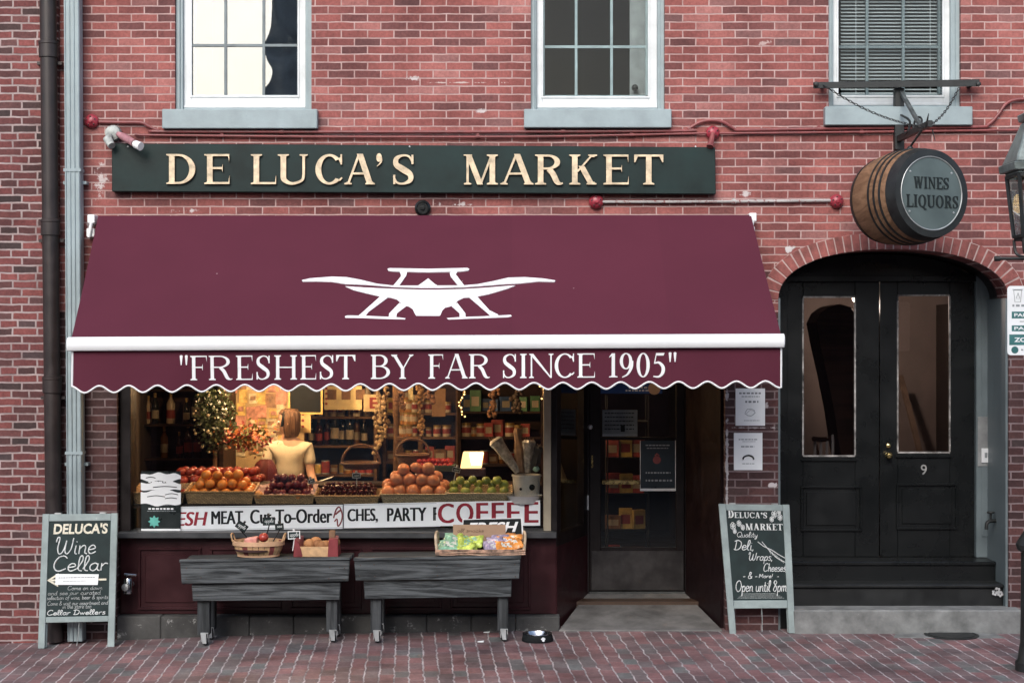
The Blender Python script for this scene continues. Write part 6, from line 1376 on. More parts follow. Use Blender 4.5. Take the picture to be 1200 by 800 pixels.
# cherries
b = tray('wicker tray of dark cherries below the handled baskets', 371, 442, 581, 590, .20, .46, M_wick)
pr = apple_mesh(.02, 'cherry', M_cherry, stem=True)
heap(pr, 'dark cherry piled in the tray between plums and grapefruit', 'cherry', 'dark cherries in the tray', b[0] + .01, b[1] - .01, .21, .45, b[4] + .03, .022, 11, 4, 3, tilt=.26)
# grapefruit
b = tray('pale wicker tray with a high heap of grapefruit', 449, 522, 579, 590, .20, .46, M_wickp)
pr = apple_mesh(.058, 'grapefruit', M_grape, stem=False, lump=.02)
heap(pr, 'large pinkish grapefruit heaped in the pale tray', 'grapefruit', 'grapefruit in the pale tray', b[0] - .02, b[1] + .02, .2, .46, b[4] + .03, .057, 5, 3, 3, tilt=.3, jit=.32)
# green fruit
b = tray('pale wicker tray of green pears beside the grapefruit', 525, 597, 578, 590, .20, .46, M_wickp)
pr = apple_mesh(.041, 'pear', M_lime, lump=.02)
heap(pr, 'small green pear laid in two rows in the pale tray', 'pear', 'green pears in the pale tray', b[0], b[1], .205, .40, b[4] + .05, .043, 5, 2, 2, jit=.2, tilt=.42)
# second tier
def round_basket(label, px, py, Y, r, h, m, handle=True, z=None):
    c = P(px, py, Y); t = thing('handled_basket', label, 'basket', c); mb = MB(); mb.lathe([(r * .8, 0), (r, h), (r * .95, h), (r * .76, .012), (0, .012)], c, n=28); mb.build('bowl', m, t, True)
    mb = MB(); mb.tube([c + Vector((r * math.cos(a * .2244), r * math.sin(a * .2244), h)) for a in range(29)], .01, 6); mb.build('rim', m, t, True)
    if handle: mb = MB(); mb.tube([c + Vector((r * .98 * math.cos(math.pi * k / 16), 0, h + r * .95 * math.sin(math.pi * k / 16))) for k in range(17)], .011, 7); mb.build('handle', m, t, True)
    return c
round_basket('brown wicker basket with an arched handle behind the cherries', 423, 549, .74, .17, .05, M_wickd)
round_basket('brown wicker basket with tall arched handle behind the grapefruit', 484, 546, .8, .15, .10, M_wickd)
c = P(508, 551, .7); tb_ = thing('berry_punnet', 'green edged punnet of red berries behind the grapefruit', 'punnet', c); mb = MB(); mb.hexa([c + Vector(q) for q in ((-.17, -.1, 0), (.17, -.1, 0), (.17, .1, 0), (-.17, .1, 0), (-.19, -.12, .05), (.19, -.12, .05), (.19, .12, .05), (-.19, .12, .05))]); mb.build('box', pm('dull_green_card', (.1, .16, .1), rough=.6), tb_)
pr = apple_mesh(.024, 'red_berry', fruitmat('berry_skin', (.3, .015, .02), (.5, .05, .05), rough=.3))
heap(pr, 'red berry heaped in the punnet behind the grapefruit', 'berry', 'red berries in the punnet', c.x - .17, c.x + .17, c.y - .1, c.y + .1, c.z + .03, .024, 8, 4, 2)
# tub with wrapped flowers
YT = .34; c = P(617, 588, YT); M_tub = pm('white_tub', (.55, .54, .52), rough=.4, var=.08)
tu = thing('white_tub', 'white plastic tub with a round dark emblem at the right end of the window', 'tub', c)
mb = MB(); mb.lathe([(.105, 0), (.12, .19), (.127, .19), (.127, .205), (.115, .205), (.1, .02), (0, .02)], c + Vector((0, 0, .03)), n=30); tbo = mb.build('body', M_tub, tu, True)
mb = MB(); mb.lathe([(.026, 0), (.026, .004), (0, .004)], c + Vector((.045, -.107, .135)), (.38, -1, 0), 20); mb.lathe([(.012, 0), (.012, .004), (0, .004)], c + Vector((-.05, -.104, .12)), (-.4, -1, 0), 12); mb.build('emblem', M_ink, tbo)
pn_ = thing('white_planter', 'low ribbed white dish in front of the white tub', 'dish', c + Vector((-.02, -.1, 0))); mb = MB(); q = P(614, 589, .2); mb.lathe([(.12, 0), (.15, .065), (.155, .068), (.142, .066), (.11, .01), (0, .01)], q, n=40, wob=lambda i, k: 1 + .02 * (k % 2)); mb.build('dish', M_tub, pn_, True)
M_cello = pm('pale_cellophane', (.45, .42, .38), rough=.25, var=.3, scale=25, bump=.5, bscale=25, wear=(.75, .73, .7), wearcut=.62)
M_husk = pm('dry_brown_leaf', (.28, .17, .1), rough=.7, var=.3, scale=14, bump=.3, bscale=25)
def bouquet(label, bx, tx, ty, r, m):
    b0 = P(bx, 553, YT); t0 = P(tx, ty, YT + rnd.uniform(-.03, .05)); t = thing('wrapped_bouquet', label, 'bouquet', b0); d = (t0 - b0); L_ = d.length; mb = MB()
    mb.lathe([(.025, 0), (.04, L_ * .4), (r * .8, L_ * .75), (r, L_ * .95), (r * .7, L_ * 1.02), (r * .2, L_), (0, L_ * .9)], b0, d, 18, wob=lambda i, k: 1 + .13 * math.sin(k * 2.1 + i)); mb.build('wrapping', m, t, True)
    mb = MB()
    for k in range(14): a = rnd.uniform(0, 6.3); q = t0 + Vector((math.cos(a) * r * .6, math.sin(a) * r * .4, -.02)); mb.tube([b0 + d * .5, q, q + Vector((rnd.uniform(-.04, .04), 0, rnd.uniform(.01, .05)))], .004, 4)
    mb.build('stems', M_husk, t)
bouquet('wrapped bouquet leaning left out of the white tub', 607, 580, 515, .062, M_cello); bouquet('brown leafy bunch rising tallest between the two wrapped bouquets', 611, 606, 503, .035, M_husk); bouquet('wrapped bouquet leaning right out of the white tub', 618, 620, 516, .06, M_cello); bouquet('dark drooping bunch at the right edge of the white tub', 624, 632, 523, .04, pm('dark_leaf', (.04, .04, .035), rough=.6))
gl_ = apple_mesh(.03, 'mint_packet', pm('mint_paper', (.35, .6, .52), rough=.5), stem=False, lump=.1); put(gl_, 'small mint green wrapped sweet on the rim of the white tub', 'packet', None, P(628, 549, YT - .02)); 
# glowing shade
lm = thing('paper_lamp', 'glowing cream paper box lamp behind the green pears', 'lamp', P(553, 552, .62)); c = P(553, 552, .62)
mb = MB(); z_ = .03; mb.hexa([c + Vector(q) for q in ((-.10, -.06, z_), (.085, -.06, z_), (.085, .06, z_), (-.10, .06, z_), (-.075, -.05, z_ + .14), (.105, -.05, z_ + .14), (.105, .05, z_ + .14), (-.075, .05, z_ + .14))]); mb.build('shade', emit('lamp_paper_glow', (1, .62, .28), 1.6), lm, bevel=.008)
mb = MB(); mb.hexa([c + Vector(q) for q in ((.0, -.064, z_ + .03), (.08, -.064, z_ + .03), (.08, -.061, z_ + .03), (.0, -.061, z_ + .03), (-.02, -.058, z_ + .135), (.1, -.058, z_ + .135), (.1, -.055, z_ + .135), (-.02, -.055, z_ + .135))]); mb.build('bulb_panel', emit('lamp_hot_glow', (1, .85, .6), 6), lm)
mb = MB(); mb.box(c.x - .12, c.x + .12, c.y - .08, c.y + .08, c.z - .04, c.z + z_ - .002); mb.build('base', pm('purple_box', (.05, .025, .05), rough=.6), lm, bevel=.004)

# shelving at the back
M_botg = pm('dark_bottle_glass', (.008, .012, .008), rough=.12, coat=.5); M_botr = pm('wine_red_glass', (.03, .006, .008), rough=.12); M_boty = pm('amber_glass', (.16, .07, .02), rough=.15); M_botw = pm('cream_bottle', (.5, .4, .28), rough=.35)
M_lab = pm('cream_label', (.42, .35, .25), rough=.7); M_labr = pm('red_label', (.26, .035, .03), rough=.6); M_lid = pm('gold_lid', (.5, .34, .12), rough=.35, metal=.6); M_jarg = pm('green_jar', (.05, .22, .11), rough=.3, var=.3); M_jaro = pm('amber_jar', (.34, .16, .05), rough=.3, var=.4); M_jarp = pm('pale_jar', (.5, .42, .3), rough=.3, var=.3)
M_box = [pm('box_' + n_, c_, rough=.55, var=.3, scale=14) for n_, c_ in (('red', (.34, .05, .04)), ('yellow', (.55, .38, .1)), ('cream', (.55, .47, .34)), ('brown', (.2, .1, .05)), ('blue', (.05, .1, .22)), ('green', (.06, .16, .07)))]
def bottle(m, lab):
    mb = MB(); mis = [0, 0, 1, 0, 0, 0, 2, 2]; mb.lathe([(.034, 0), (.037, .004), (.037, .05), (.037, .13), (.037, .19), (.015, .235), (.0135, .25), (.016, .295), (0, .297)], n=14, mis=mis); return mb.build('bottle', [m, lab, M_lid], None, True)
def jar(m, lab):
    mb = MB(); mb.lathe([(.038, 0), (.042, .005), (.042, .03), (.042, .075), (.038, .09), (.041, .092), (.041, .11), (0, .111)], n=14, mis=[0, 0, 1, 0, 0, 2, 2]); return mb.build('jar', [m, lab, M_lid], None, True)
def carton(m, lab, w_=.05, h=.14):
    mb = MB(); mb.box(-w_, w_, -.03, .03, 0, h); mb.mi = 1; mb.box(-w_ * .7, w_ * .7, -.0312, -.0301, h * .25, h * .7); return mb.build('carton', [m, lab], None, bevel=.002)
def can(m, lab):
    mb = MB(); mb.lathe([(.036, 0), (.036, .01), (.036, .1), (.034, .108), (0, .108)], n=14, mis=[2, 0, 2, 2]); return mb.build('food_can', [m, lab, M_steel], None, True)
PROT = {}
for key, o in (('bg', bottle(M_botg, M_lab)), ('br', bottle(M_botr, M_labr)), ('by', bottle(M_boty, M_lab)), ('bw', bottle(M_botw, M_labr)), ('jg', jar(M_jarg, M_lab)), ('jo', jar(M_jaro, M_lab)), ('jp', jar(M_jarp, M_labr)), ('ca', can(M_box[0], M_lab)), ('cb', can(M_box[1], M_lab)), ('x0', carton(M_box[0], M_lab)), ('x1', carton(M_box[1], M_labr)), ('x2', carton(M_box[2], M_labr, .04, .18)), ('x3', carton(M_box[3], M_lab, .06, .11)), ('x4', carton(M_box[4], M_lab)), ('x5', carton(M_box[5], M_lab, .045, .16))): PROT[key] = [o, False]
DESC = {'bg': ('bottle', 'dark green wine bottle with cream label'), 'br': ('bottle', 'dark red bottle with red label'), 'by': ('bottle', 'amber bottle with cream label'), 'bw': ('bottle', 'cream bottle with red label'), 'jg': ('jar', 'green jar with gold lid'), 'jo': ('jar', 'amber jar with gold lid'), 'jp': ('jar', 'pale jar with gold lid'), 'ca': ('can', 'red food can'), 'cb': ('can', 'yellow food can'), 'x0': ('carton', 'red carton'), 'x1': ('carton', 'yellow carton'), 'x2': ('carton', 'tall cream carton'), 'x3': ('carton', 'brown carton'), 'x4': ('carton', 'blue carton'), 'x5': ('carton', 'green carton')}
def stock(key, x, y, z, where, s=1):
    p = PROT[key]
    if p[1]: o = p[0].copy(); col.objects.link(o)
    else: o = p[0]; p[1] = True
    cat, d = DESC[key]; tag(o, f'{d} {where}', cat, f'{d} items {where}'); o.location = (x, y, z); o.rotation_euler = (0, 0, rnd.uniform(-.4, .4)); o.scale = (s, s, s * rnd.uniform(.9, 1.1)); return o
def shelf_unit(label, where, px0, px1, Y, rows, m, depth=.3, back=M_dkwood, gap=.07, skip=.0):
    x0, x1 = PX(px0, Y), PX(px1, Y); t = thing('shelf_unit', label, 'shelf', ((x0 + x1) / 2, Y + depth, .16)); 
    mb = MB(); mb.box(x0, x1, Y + depth, Y + depth + .02, .16, 2.7); mb.build('back_panel', back, t)
    for x in (x0 - .03, x1): mb = MB(); mb.box(x, x + .03, Y, Y + depth, .16, 2.7); mb.build('upright', m, t)
    for py, keys in rows:
        z = PZ(py, Y); mb = MB(); mb.box(x0 + .001, x1 - .001, Y, Y + depth - .002, z - .022, z); mb.build('shelf', m, t, bevel=.003)
        x = x0 + .05
        while keys and x < x1 - .05:
            k = rnd.choice(keys.split())
            if rnd.random() > skip: stock(k, x, Y + .06 + rnd.uniform(0, .12), z + .001, where, rnd.uniform(.78, 1.22))
            x += gap * rnd.uniform(.9, 1.25) * (1.25 if k[0] == 'x' else 1)
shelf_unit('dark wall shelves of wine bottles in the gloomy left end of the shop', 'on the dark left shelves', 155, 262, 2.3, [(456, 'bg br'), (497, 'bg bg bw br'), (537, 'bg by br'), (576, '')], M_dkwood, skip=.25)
shelf_unit('brown shelves of bottles and jars right behind the woman', 'on the shelves behind the woman', 357, 438, 2.7, [(488, 'x2 bw cb x1'), (522, 'bg br by bg'), (556, 'jo ca jp cb'), (588, '')], M_shelfwood)
shelf_unit('brown shelves of jars and cartons in the middle of the shop', 'on the middle shelves', 452, 534, 3.0, [(484, 'x1 x2 x3 jp'), (512, 'jp jp jo'), (541, 'x3 x0 jo ca'), (570, '')], M_shelfwood, gap=.075)
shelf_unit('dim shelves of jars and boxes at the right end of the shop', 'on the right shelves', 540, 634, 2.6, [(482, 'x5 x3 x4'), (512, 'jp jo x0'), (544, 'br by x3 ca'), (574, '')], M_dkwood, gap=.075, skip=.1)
# pendant lamps: warm bulbs hung from the ceiling
def pendant(label, x, y, z, power, rad=.045, c_=(1, .62, .32)):
    t = thing('pendant_lamp', label, 'lamp', (x, y, z)); mb = MB(); mb.tube([(x, y, z + .09), (x, y, 2.775)], .006, 6); mb.build('cord', M_ink, t)
    mb = MB(); mb.lathe([(.11, .0), (.035, .09), (.02, .1), (.018, .09), (.1, -.004)], (x, y, z), n=20); mb.build('lamp_shade', M_box[3], t, True)
    mb = MB(); mb.ball((x, y, z + .02), rad * .8); mb.build('bulb', emit('bulb_glow', (1, .72, .42), 25), t, True)
    l = bpy.data.lights.new('bulb_light', 'POINT'); l.energy = power; l.color = c_; l.shadow_soft_size = rad; lo = bpy.data.objects.new('bulb_light', l); col.objects.link(lo); lo.location = (x, y, z - .06); adopt(lo, t)
pendant('warm pendant lamp hung above the woman', PX(316, 1.55), 1.55, 2.25, 60)
pendant('warm pendant lamp hung over the middle shelves', PX(440, 2.0), 2.0, 2.35, 15)
pendant('warm pendant lamp hung over the fruit at the right', PX(500, .4), .4, 2.45, 34)
pendant('dim pendant lamp inside the shop door', PX(745, 2.4), 2.4, 2.3, 1.6)
pendant('pendant lamp near the window above the oranges', PX(290, .4), .4, 2.45, 32)
# pinned papers and posters on the partition left of the woman
YP = 2.45
pt = thing('partition', 'cream partition wall covered with pinned pictures left of the woman', 'partition', P(305, 500, YP)); mb = MB(); mb.box(PX(266, YP), PX(356, YP), YP + .02, YP + .06, .16, 2.7); mb.build('panel', pm('warm_cream_wall', (.5, .36, .19), rough=.8, var=.2, scale=4), pt)
mb = MB(); mb.box(PX(262, 2.0), PX(262, 2.0) + .04, 1.75, YP + .06, .16, 2.7); mb.build('light_stop_panel', M_dkwood, pt)  # added panel that keeps lamp light off the left shelves
r_ = random.Random(11); labs = ['cream', 'brown', 'yellow', 'pinkish']; PAPS = [pm('pinned_cream', (.66, .56, .38), rough=.7, var=.35, scale=18), pm('pinned_brown', (.3, .17, .1), rough=.7, var=.4, scale=18), pm('pinned_yellow', (.62, .42, .14), rough=.7, var=.35, scale=18), pm('pinned_pink', (.5, .24, .18), rough=.7, var=.4, scale=18)]
for i in range(7):
    for j in range(6):
        k = r_.randrange(4); x = 271 + i * 12 + r_.uniform(-2, 2); y = 452 + j * 15 + r_.uniform(-3, 3); w_ = r_.uniform(4.5, 6.5); hh = r_.uniform(5, 8); d = r_.uniform(.004, .016)
        mb = MB(); f = pquad(x - w_, x + w_, y - hh, y + hh, YP + .02 - d); a = r_.uniform(-.2, .2)
        pts = [f(u, v, 0) for u, v in ((.0 + a * .3, 0), (1, a * .3), (1 - a * .3, 1), (0, 1 - a * .3))]
        mb.hexa(pts + [p + Vector((0, -.001 - .012 * ((q % 2) * r_.random()), 0)) for q, p in enumerate(pts)])
        if r_.random() < .6: mb.mi = 1; slab(mb, f, .2, .8, .35, .75, .013, .0135)
        tag(mb.build('pinned_picture', [PAPS[k], PAPS[(k + 1) % 4]]), f'curled {labs[k]} picture pinned on the cream partition left of the woman', 'picture', f'{labs[k]} pictures pinned on the partition')
def board_(name, label, cat, x0, x1, y0, y1, Y, m, fm=None, th=.012):
    f = sheet(pquad(x0, x1, y0, y1, Y)); t = thing(name, label, cat, P((x0 + x1) / 2, y1, Y)); mb = MB(); slab(mb, f, 0, f.w, 0, f.h, -th, 0); s_ = mb.build('panel', m, t)
    if fm:
        mb = MB(); e = .018
        for q in ((-e, f.w + e, -e, 0), (-e, f.w + e, f.h, f.h + e), (-e, 0, 0, f.h), (f.w, f.w + e, 0, f.h)): slab(mb, f, *q, -.012, .008)
        mb.build('frame', fm, t)
    return t, s_, f
M_yel = pm('yellow_paint', (.62, .44, .14), rough=.5)
board_('menu_board', 'blank black board in a yellow frame above the shelves behind the woman', 'board', 340, 376, 440, 483, 2.2, M_ink, M_yel)
t, s_, f = board_('price_poster', 'cream poster with dark red blocks, top of the shelves behind the woman', 'poster', 380, 424, 452, 480, 2.6, pm('cream_poster', (.66, .52, .26), rough=.6))
mb = MB(); 
for k in range(3): slab(mb, f, .03 + .14 * k, .12 + .14 * k, .1, .2, 0, .001)
mb.build('picture', M_box[3], s_)
mb = MB()
for k in range(4): mb.lathe([(.013, 0), (.013, .0012), (0, .0012)], f(.02, .06 + .05 * k, 0), (0, -1, 0), 10)
mb.build('dots', M_labr, s_)
t, s_, f = board_('letter_board', 'small cream board with a dark red capital letter beside the cream poster', 'board', 426, 446, 462, 482, 2.55, pm('cream_board', (.6, .46, .26), rough=.6))
mb = MB(); sans_mesh(mb, 'E', f, .06, f.w - .02, .03, f.h - .03, 0, .002, .03); mb.build('lettering', M_labr, s_)
t, s_, f = board_('price_card', 'small yellow price card with dark red dots right of the woman', 'price card', 352.5, 364, 484, 507, 2.2, pm('yellow_card', (.62, .46, .2), rough=.6))
mb = MB(); 
for k in range(3): mb.lathe([(.014, 0), (.014, .0012), (0, .0012)], f(.02, .06 + .06 * k, 0), (0, -1, 0), 10)
mb.build('dots', M_labr, s_)
board_('picture_row', 'pale cream picture panel high over the middle shelves', 'picture', 463, 484, 452, 472, 2.8, pm('cream_collage', (.58, .46, .24), rough=.6, var=.5, scale=14))
board_('brown_panel', 'plain brown cardboard panel high on the middle shelves', 'panel', 506, 522, 455, 488, 2.7, pm('tan_card', (.42, .24, .12), rough=.7))
# hanging strings of garlic and lights
def hang(name, label, cat, px, py0, py1, Y, mbulb, r, n, glow=False):
    t = thing(name, label, cat, P(px, py0, Y)); mb = MB(); pts = [P(px + 2.2 * math.sin(k * .7), py0 + (py1 - py0) * k / n, Y + .03 * math.cos(k * 1.1)) for k in range(n + 1)]; mb.tube([Vector((pts[0].x, pts[0].y, 2.77))] + pts, .006, 5); mb.build('cord', M_husk, t)
    mb = MB()
    for k, p in enumerate(pts):
        for q in range(3 if not glow else 1): mb.ball(p + Vector((rnd.uniform(-1, 1) * r * 1.6, rnd.uniform(-1, 1) * r, rnd.uniform(-1, 1) * r)), r * rnd.uniform(.7, 1.1), 8, 6)
    mb.build('bulbs' if not glow else 'light', mbulb, t, True)
M_garlic = pm('dry_garlic', (.5, .36, .2), rough=.6, var=.3, scale=20)
hang('garlic_braid', 'hanging braid of pale garlic between the two brown shelves', 'braid', 444, 462, 530, 1.6, M_garlic, .02, 16)
hang('garlic_braid', 'second hanging braid of garlic, left edge of the middle shelves', 'braid', 450, 452, 512, 1.9, M_garlic, .018, 15)
hang('dried_flower_string', 'hanging string of tan dried flowers over the middle shelves', 'string', 489, 450, 500, 1.7, pm('dried_flower', (.5, .3, .14), rough=.7, var=.4, scale=20), .02, 12)
hang('dried_flower_string', 'second string of tan dried flowers hanging right beside the first', 'string', 493.5, 450, 512, 1.75, pm('dried_flower', (.5, .3, .14)), .016, 14)
M_fairy = emit('fairy_glow', (1, .6, .2), 4)
hang('fairy_lights', 'hanging string of small amber lights over the glowing paper lamp', 'string light', 541, 452, 488, 1.3, M_fairy, .008, 11, True)
hang('fairy_lights', 'short string of amber lights at the upper right corner of the window', 'string light', 634, 452, 466, .5, M_fairy, .008, 4, True)
for px_, py0, py1, Y_, nm in ((470, 448, 476, 1.4, 'left of'), (505, 447, 470, 1.5, 'right of'), (578, 446, 488, 1.2, 'beside the amber lights, right of')):
    hang('dried_flower_bunch', f'brown dried flower bunch hanging {nm} the tan flower strings', 'bunch', px_, py0, py1, Y_, pm('brown_dried_flower', (.22, .11, .06), rough=.8, var=.5, scale=25), .022, 9)
hang('dried_flower_bunch', 'dark bunch of dried stems hanging near the right end of the shelves', 'bunch', 606, 446, 482, 1.1, pm('dark_dried_stem', (.07, .045, .03), rough=.8, var=.5, scale=25), .024, 10)
post_ = thing('wooden_post', 'turned brown wooden post in front of the middle shelves', 'post', (PX(466, 2.2), 2.2, .16)); mb = MB(); mb.lathe([(.05, 0), (.05, .8), (.035, .85), (.045, .95), (.04, 1.5), (.05, 1.55), (.05, 2.6)], (PX(466, 2.2), 2.2, .16), n=14); mb.build('shaft', M_shelfwood, post_, True)
for k_ in range(4):
    for i_ in range(3 if k_ < 3 else 1): stock(rnd.choice(['jo', 'jp', 'jo']), PX(473 + 5.6 * i_, 1.6) + rnd.uniform(-.004, .004), 1.6 + rnd.uniform(-.02, .02), PZ(511, 1.6) + .112 * k_, 'stacked in front of the post')
tb3 = thing('display_table', 'small dark table under the stacked jars behind the grapefruit', 'table', (PX(479, 1.6), 1.6, .16)); zt3 = PZ(511, 1.6) - .002
mb = MB(); mb.box(PX(466, 1.6), PX(494, 1.6), 1.45, 1.75, zt3 - .03, zt3); mb.build('table_top', M_shelfwood, tb3)
for a_ in (467, 491):
    for b_2 in (1.46, 1.7): mb = MB(); mb.box(PX(a_, 1.6), PX(a_, 1.6) + .03, b_2, b_2 + .03, .165, zt3 - .031); mb.build('leg', M_shelfwood, tb3)
price_tag('small steel framed price tag standing in the dark cherries', P(418, 577, .33), P(418, 560, .33), .07, .045, .05, frame=M_steel)
price_tag('small steel framed price tag tilted between plums and cherries', P(369, 577, .3), P(366, 566, .3), .06, .04, .3, frame=M_steel)
price_tag('small steel framed price tag behind the grapefruit heap', P(531, 568, .5), P(534, 553, .5), .07, .045, -.25, frame=M_steel)
# potted shrub with lights at the left
sh = thing('potted_shrub', 'dark leafy potted shrub with pale blossoms left of the pinned pictures', 'shrub', P(252, 560, 1.5)); c = P(252, 490, 1.5)
mb = MB(); r_ = random.Random(21)
for k in range(900):
    v = Vector((r_.gauss(0, 1), r_.gauss(0, 1), r_.gauss(0, 1))).normalized() * r_.random() ** .4; p = c + Vector((v.x * .20, v.y * .17, v.z * .33)); a = Vector((r_.uniform(-1, 1), r_.uniform(-1, 1), r_.uniform(-1, 1))).normalized(); b_v = a.orthogonal().normalized() * .014; L_ = .045 * r_.uniform(.6, 1.3)
    vv = [mb.V(p), mb.V(p + a * L_ * .5 + b_v), mb.V(p + a * L_), mb.V(p + a * L_ * .5 - b_v)]; mb.face(vv)
mb.build('foliage', pm('dark_leaf_green', (.035, .05, .02), rough=.4, var=.4, scale=20), sh, norm=False)
mb = MB()
for k in range(34): v = Vector((r_.gauss(0, 1), -abs(r_.gauss(0, 1)), r_.gauss(0, 1))).normalized(); mb.ball(c + Vector((v.x * .2, v.y * .17, v.z * .33)), r_.uniform(.006, .016), 7, 5)
mb.build('blossoms', pm('cream_blossom', (.72, .6, .4), rough=.6), sh, True)
mb = MB(); mb.tube([c + Vector((0, 0, -.3)), c + Vector((0, 0, -.75))], .02, 8); mb.lathe([(.1, 0), (.14, .24), (.15, .25), (.12, .24), (0, .2)], (c.x, c.y, .165), n=20); mb.tube([(c.x, c.y, .38), c + Vector((0, 0, -.5))], .02, 8); mb.build('pot', M_box[3], sh, True)
wr = thing('autumn_wreath', 'warm lit arrangement of orange leaves under the pinned pictures', 'wreath', P(288, 520, 1.3)); c = P(287, 512, 1.5); mb = MB()
for k in range(500):
    p = c + Vector((r_.gauss(0, .11), r_.gauss(0, .05), r_.gauss(0, .05))); a = Vector((r_.uniform(-1, 1), r_.uniform(-1, 1), r_.uniform(-1, 1))).normalized(); b_v = a.orthogonal().normalized() * .014; L_ = .05; mb.mi = r_.randrange(3)
    mb.face([mb.V(p), mb.V(p + a * L_ * .5 + b_v), mb.V(p + a * L_), mb.V(p + a * L_ * .5 - b_v)])
mb.build('leaves', [pm('orange_leaf', (.5, .16, .04)), pm('red_leaf', (.3, .05, .04)), pm('olive_leaf', (.14, .14, .04))], wr, norm=False)
ct = thing('counter', 'dark wooden counter in front of the woman', 'counter', P(300, 560, 1.45)); mb = MB(); mb.box(PX(250, 1.4), PX(350, 1.4), 1.25, 1.62, .16, 1.06); mb.build('body', M_dkwood, ct); mb = MB(); mb.box(PX(249, 1.4), PX(351, 1.4), 1.23, 1.64, 1.061, 1.09); mb.build('counter_top', M_shelfwood, ct, bevel=.004)
ba = thing('red_bag', 'dark red cloth bag standing on the counter in front of the woman', 'bag', P(313, 535, 1.45)); c = P(311, 533, 1.45); c.z = 1.092; mb = MB(); mb.lathe([(.09, 0), (.12, .05), (.11, .15), (.08, .21), (.05, .24), (0, .22)], c, n=18, wob=lambda i, k: 1 + .08 * math.sin(k * 1.7 + i)); mb.build('cloth', pm('dark_red_cloth', (.14, .02, .02), rough=.8, bump=.3, bscale=20), ba, True)
# ------------------------------------------------------------------ the woman
M_skin = pm('skin', (.55, .32, .22), rough=.5, var=.06, scale=8); M_hair = pm('brown_hair', (.12, .06, .03), rough=.55, var=.5, scale=7, stretch=(14, 14, 1.0), bump=.9, bscale=12); M_top = pm('cream_blouse', (.72, .64, .48), rough=.75, var=.08, scale=5, stretch=(1, 1, .45), bump=1.0, bscale=9); M_trous = pm('dark_trousers', (.02, .02, .025), rough=.8)
PYY = 1.95; PXC = PX(339, PYY); PZ0 = .162; hd = Vector((PXC, PYY, PZ(493, PYY)))
pw = thing('person', 'woman in a cream blouse with brown hair and dark headband, seen from behind, holding paper', 'person', (PXC, PYY, PZ0))
def skin(name, verts, edges, radii, mat_, parent, root=0, sub=2):
    me = bpy.data.meshes.new(name); me.from_pydata([tuple(v) for v in verts], edges, []); o = bpy.data.objects.new(name, me); col.objects.link(o); me.materials.append(mat_)
    o.modifiers.new('skin', 'SKIN').use_smooth_shade = True
    for i, r in enumerate(radii): sv = me.skin_vertices[0].data[i]; sv.radius = (r, r) if not isinstance(r, tuple) else r; sv.use_root = (i == root)
    s_ = o.modifiers.new('subsurf', 'SUBSURF'); s_.levels = sub; s_.render_levels = sub
    return adopt(o, parent)
Hh = hd.z - PZ0                         # height of the head centre
def B_(x, y, z): return Vector((PXC + x, PYY + y, PZ0 + z))
sh_z = Hh - .225
V_ = [B_(0, 0, .92), B_(0, 0, 1.08), B_(0, -.01, sh_z - .12), B_(0, 0, sh_z), B_(-.0, .0, sh_z + .09), B_(-.02, 0, Hh - .03), B_(-.02, 0, Hh + .05),
      B_(.10, 0, .88), B_(.10, -.01, .48), B_(.10, .01, .09), B_(.06, -.02, .03), B_(-.10, 0, .88), B_(-.10, -.01, .48), B_(-.10, .01, .09), B_(-.14, -.02, .03),
      B_(.17, 0, sh_z - .03), B_(.21, -.03, sh_z - .28), B_(.26, -.13, sh_z - .36), B_(.27, -.19, sh_z - .34), B_(-.17, -.01, sh_z - .03), B_(-.24, -.06, sh_z - .28), B_(-.38, -.12, sh_z - .36), B_(-.44, -.14, sh_z - .36)]
E_ = [(0, 1), (1, 2), (2, 3), (3, 4), (4, 5), (5, 6), (0, 7), (7, 8), (8, 9), (9, 10), (0, 11), (11, 12), (12, 13), (13, 14), (3, 15), (15, 16), (16, 17), (17, 18), (3, 19), (19, 20), (20, 21), (21, 22)]
R_ = [(.15, .11), (.13, .1), (.15, .105), (.11, .085), .055, (.09, .1), (.08, .095), .085, .055, .04, .035, .085, .055, .04, .035, .055, .042, .033, .025, .055, .042, .033, .025]
body = skin('body', V_, E_, R_, M_skin, pw)
T_ = [B_(0, 0, .9), B_(0, 0, 1.08), B_(0, -.01, sh_z - .12), B_(0, 0, sh_z), B_(0, 0, sh_z + .05), B_(.17, 0, sh_z - .03), B_(.205, -.025, sh_z - .2), B_(-.17, -.01, sh_z - .03), B_(-.225, -.05, sh_z - .2)]
skin('blouse', T_, [(0, 1), (1, 2), (2, 3), (3, 4), (3, 5), (5, 6), (3, 7), (7, 8)], [(.165, .125), (.145, .115), (.165, .12), (.13, .1), (.07, .07), .072, .06, .072, .06], M_top, pw)
skin('trousers', [B_(0, 0, .93), B_(.10, 0, .86), B_(.10, -.01, .48), B_(.10, .01, .1), B_(-.10, 0, .86), B_(-.10, -.01, .48), B_(-.10, .01, .1)], [(0, 1), (1, 2), (2, 3), (0, 4), (4, 5), (5, 6)], [(.155, .12), .098, .07, .06, .098, .07, .06], M_trous, pw)
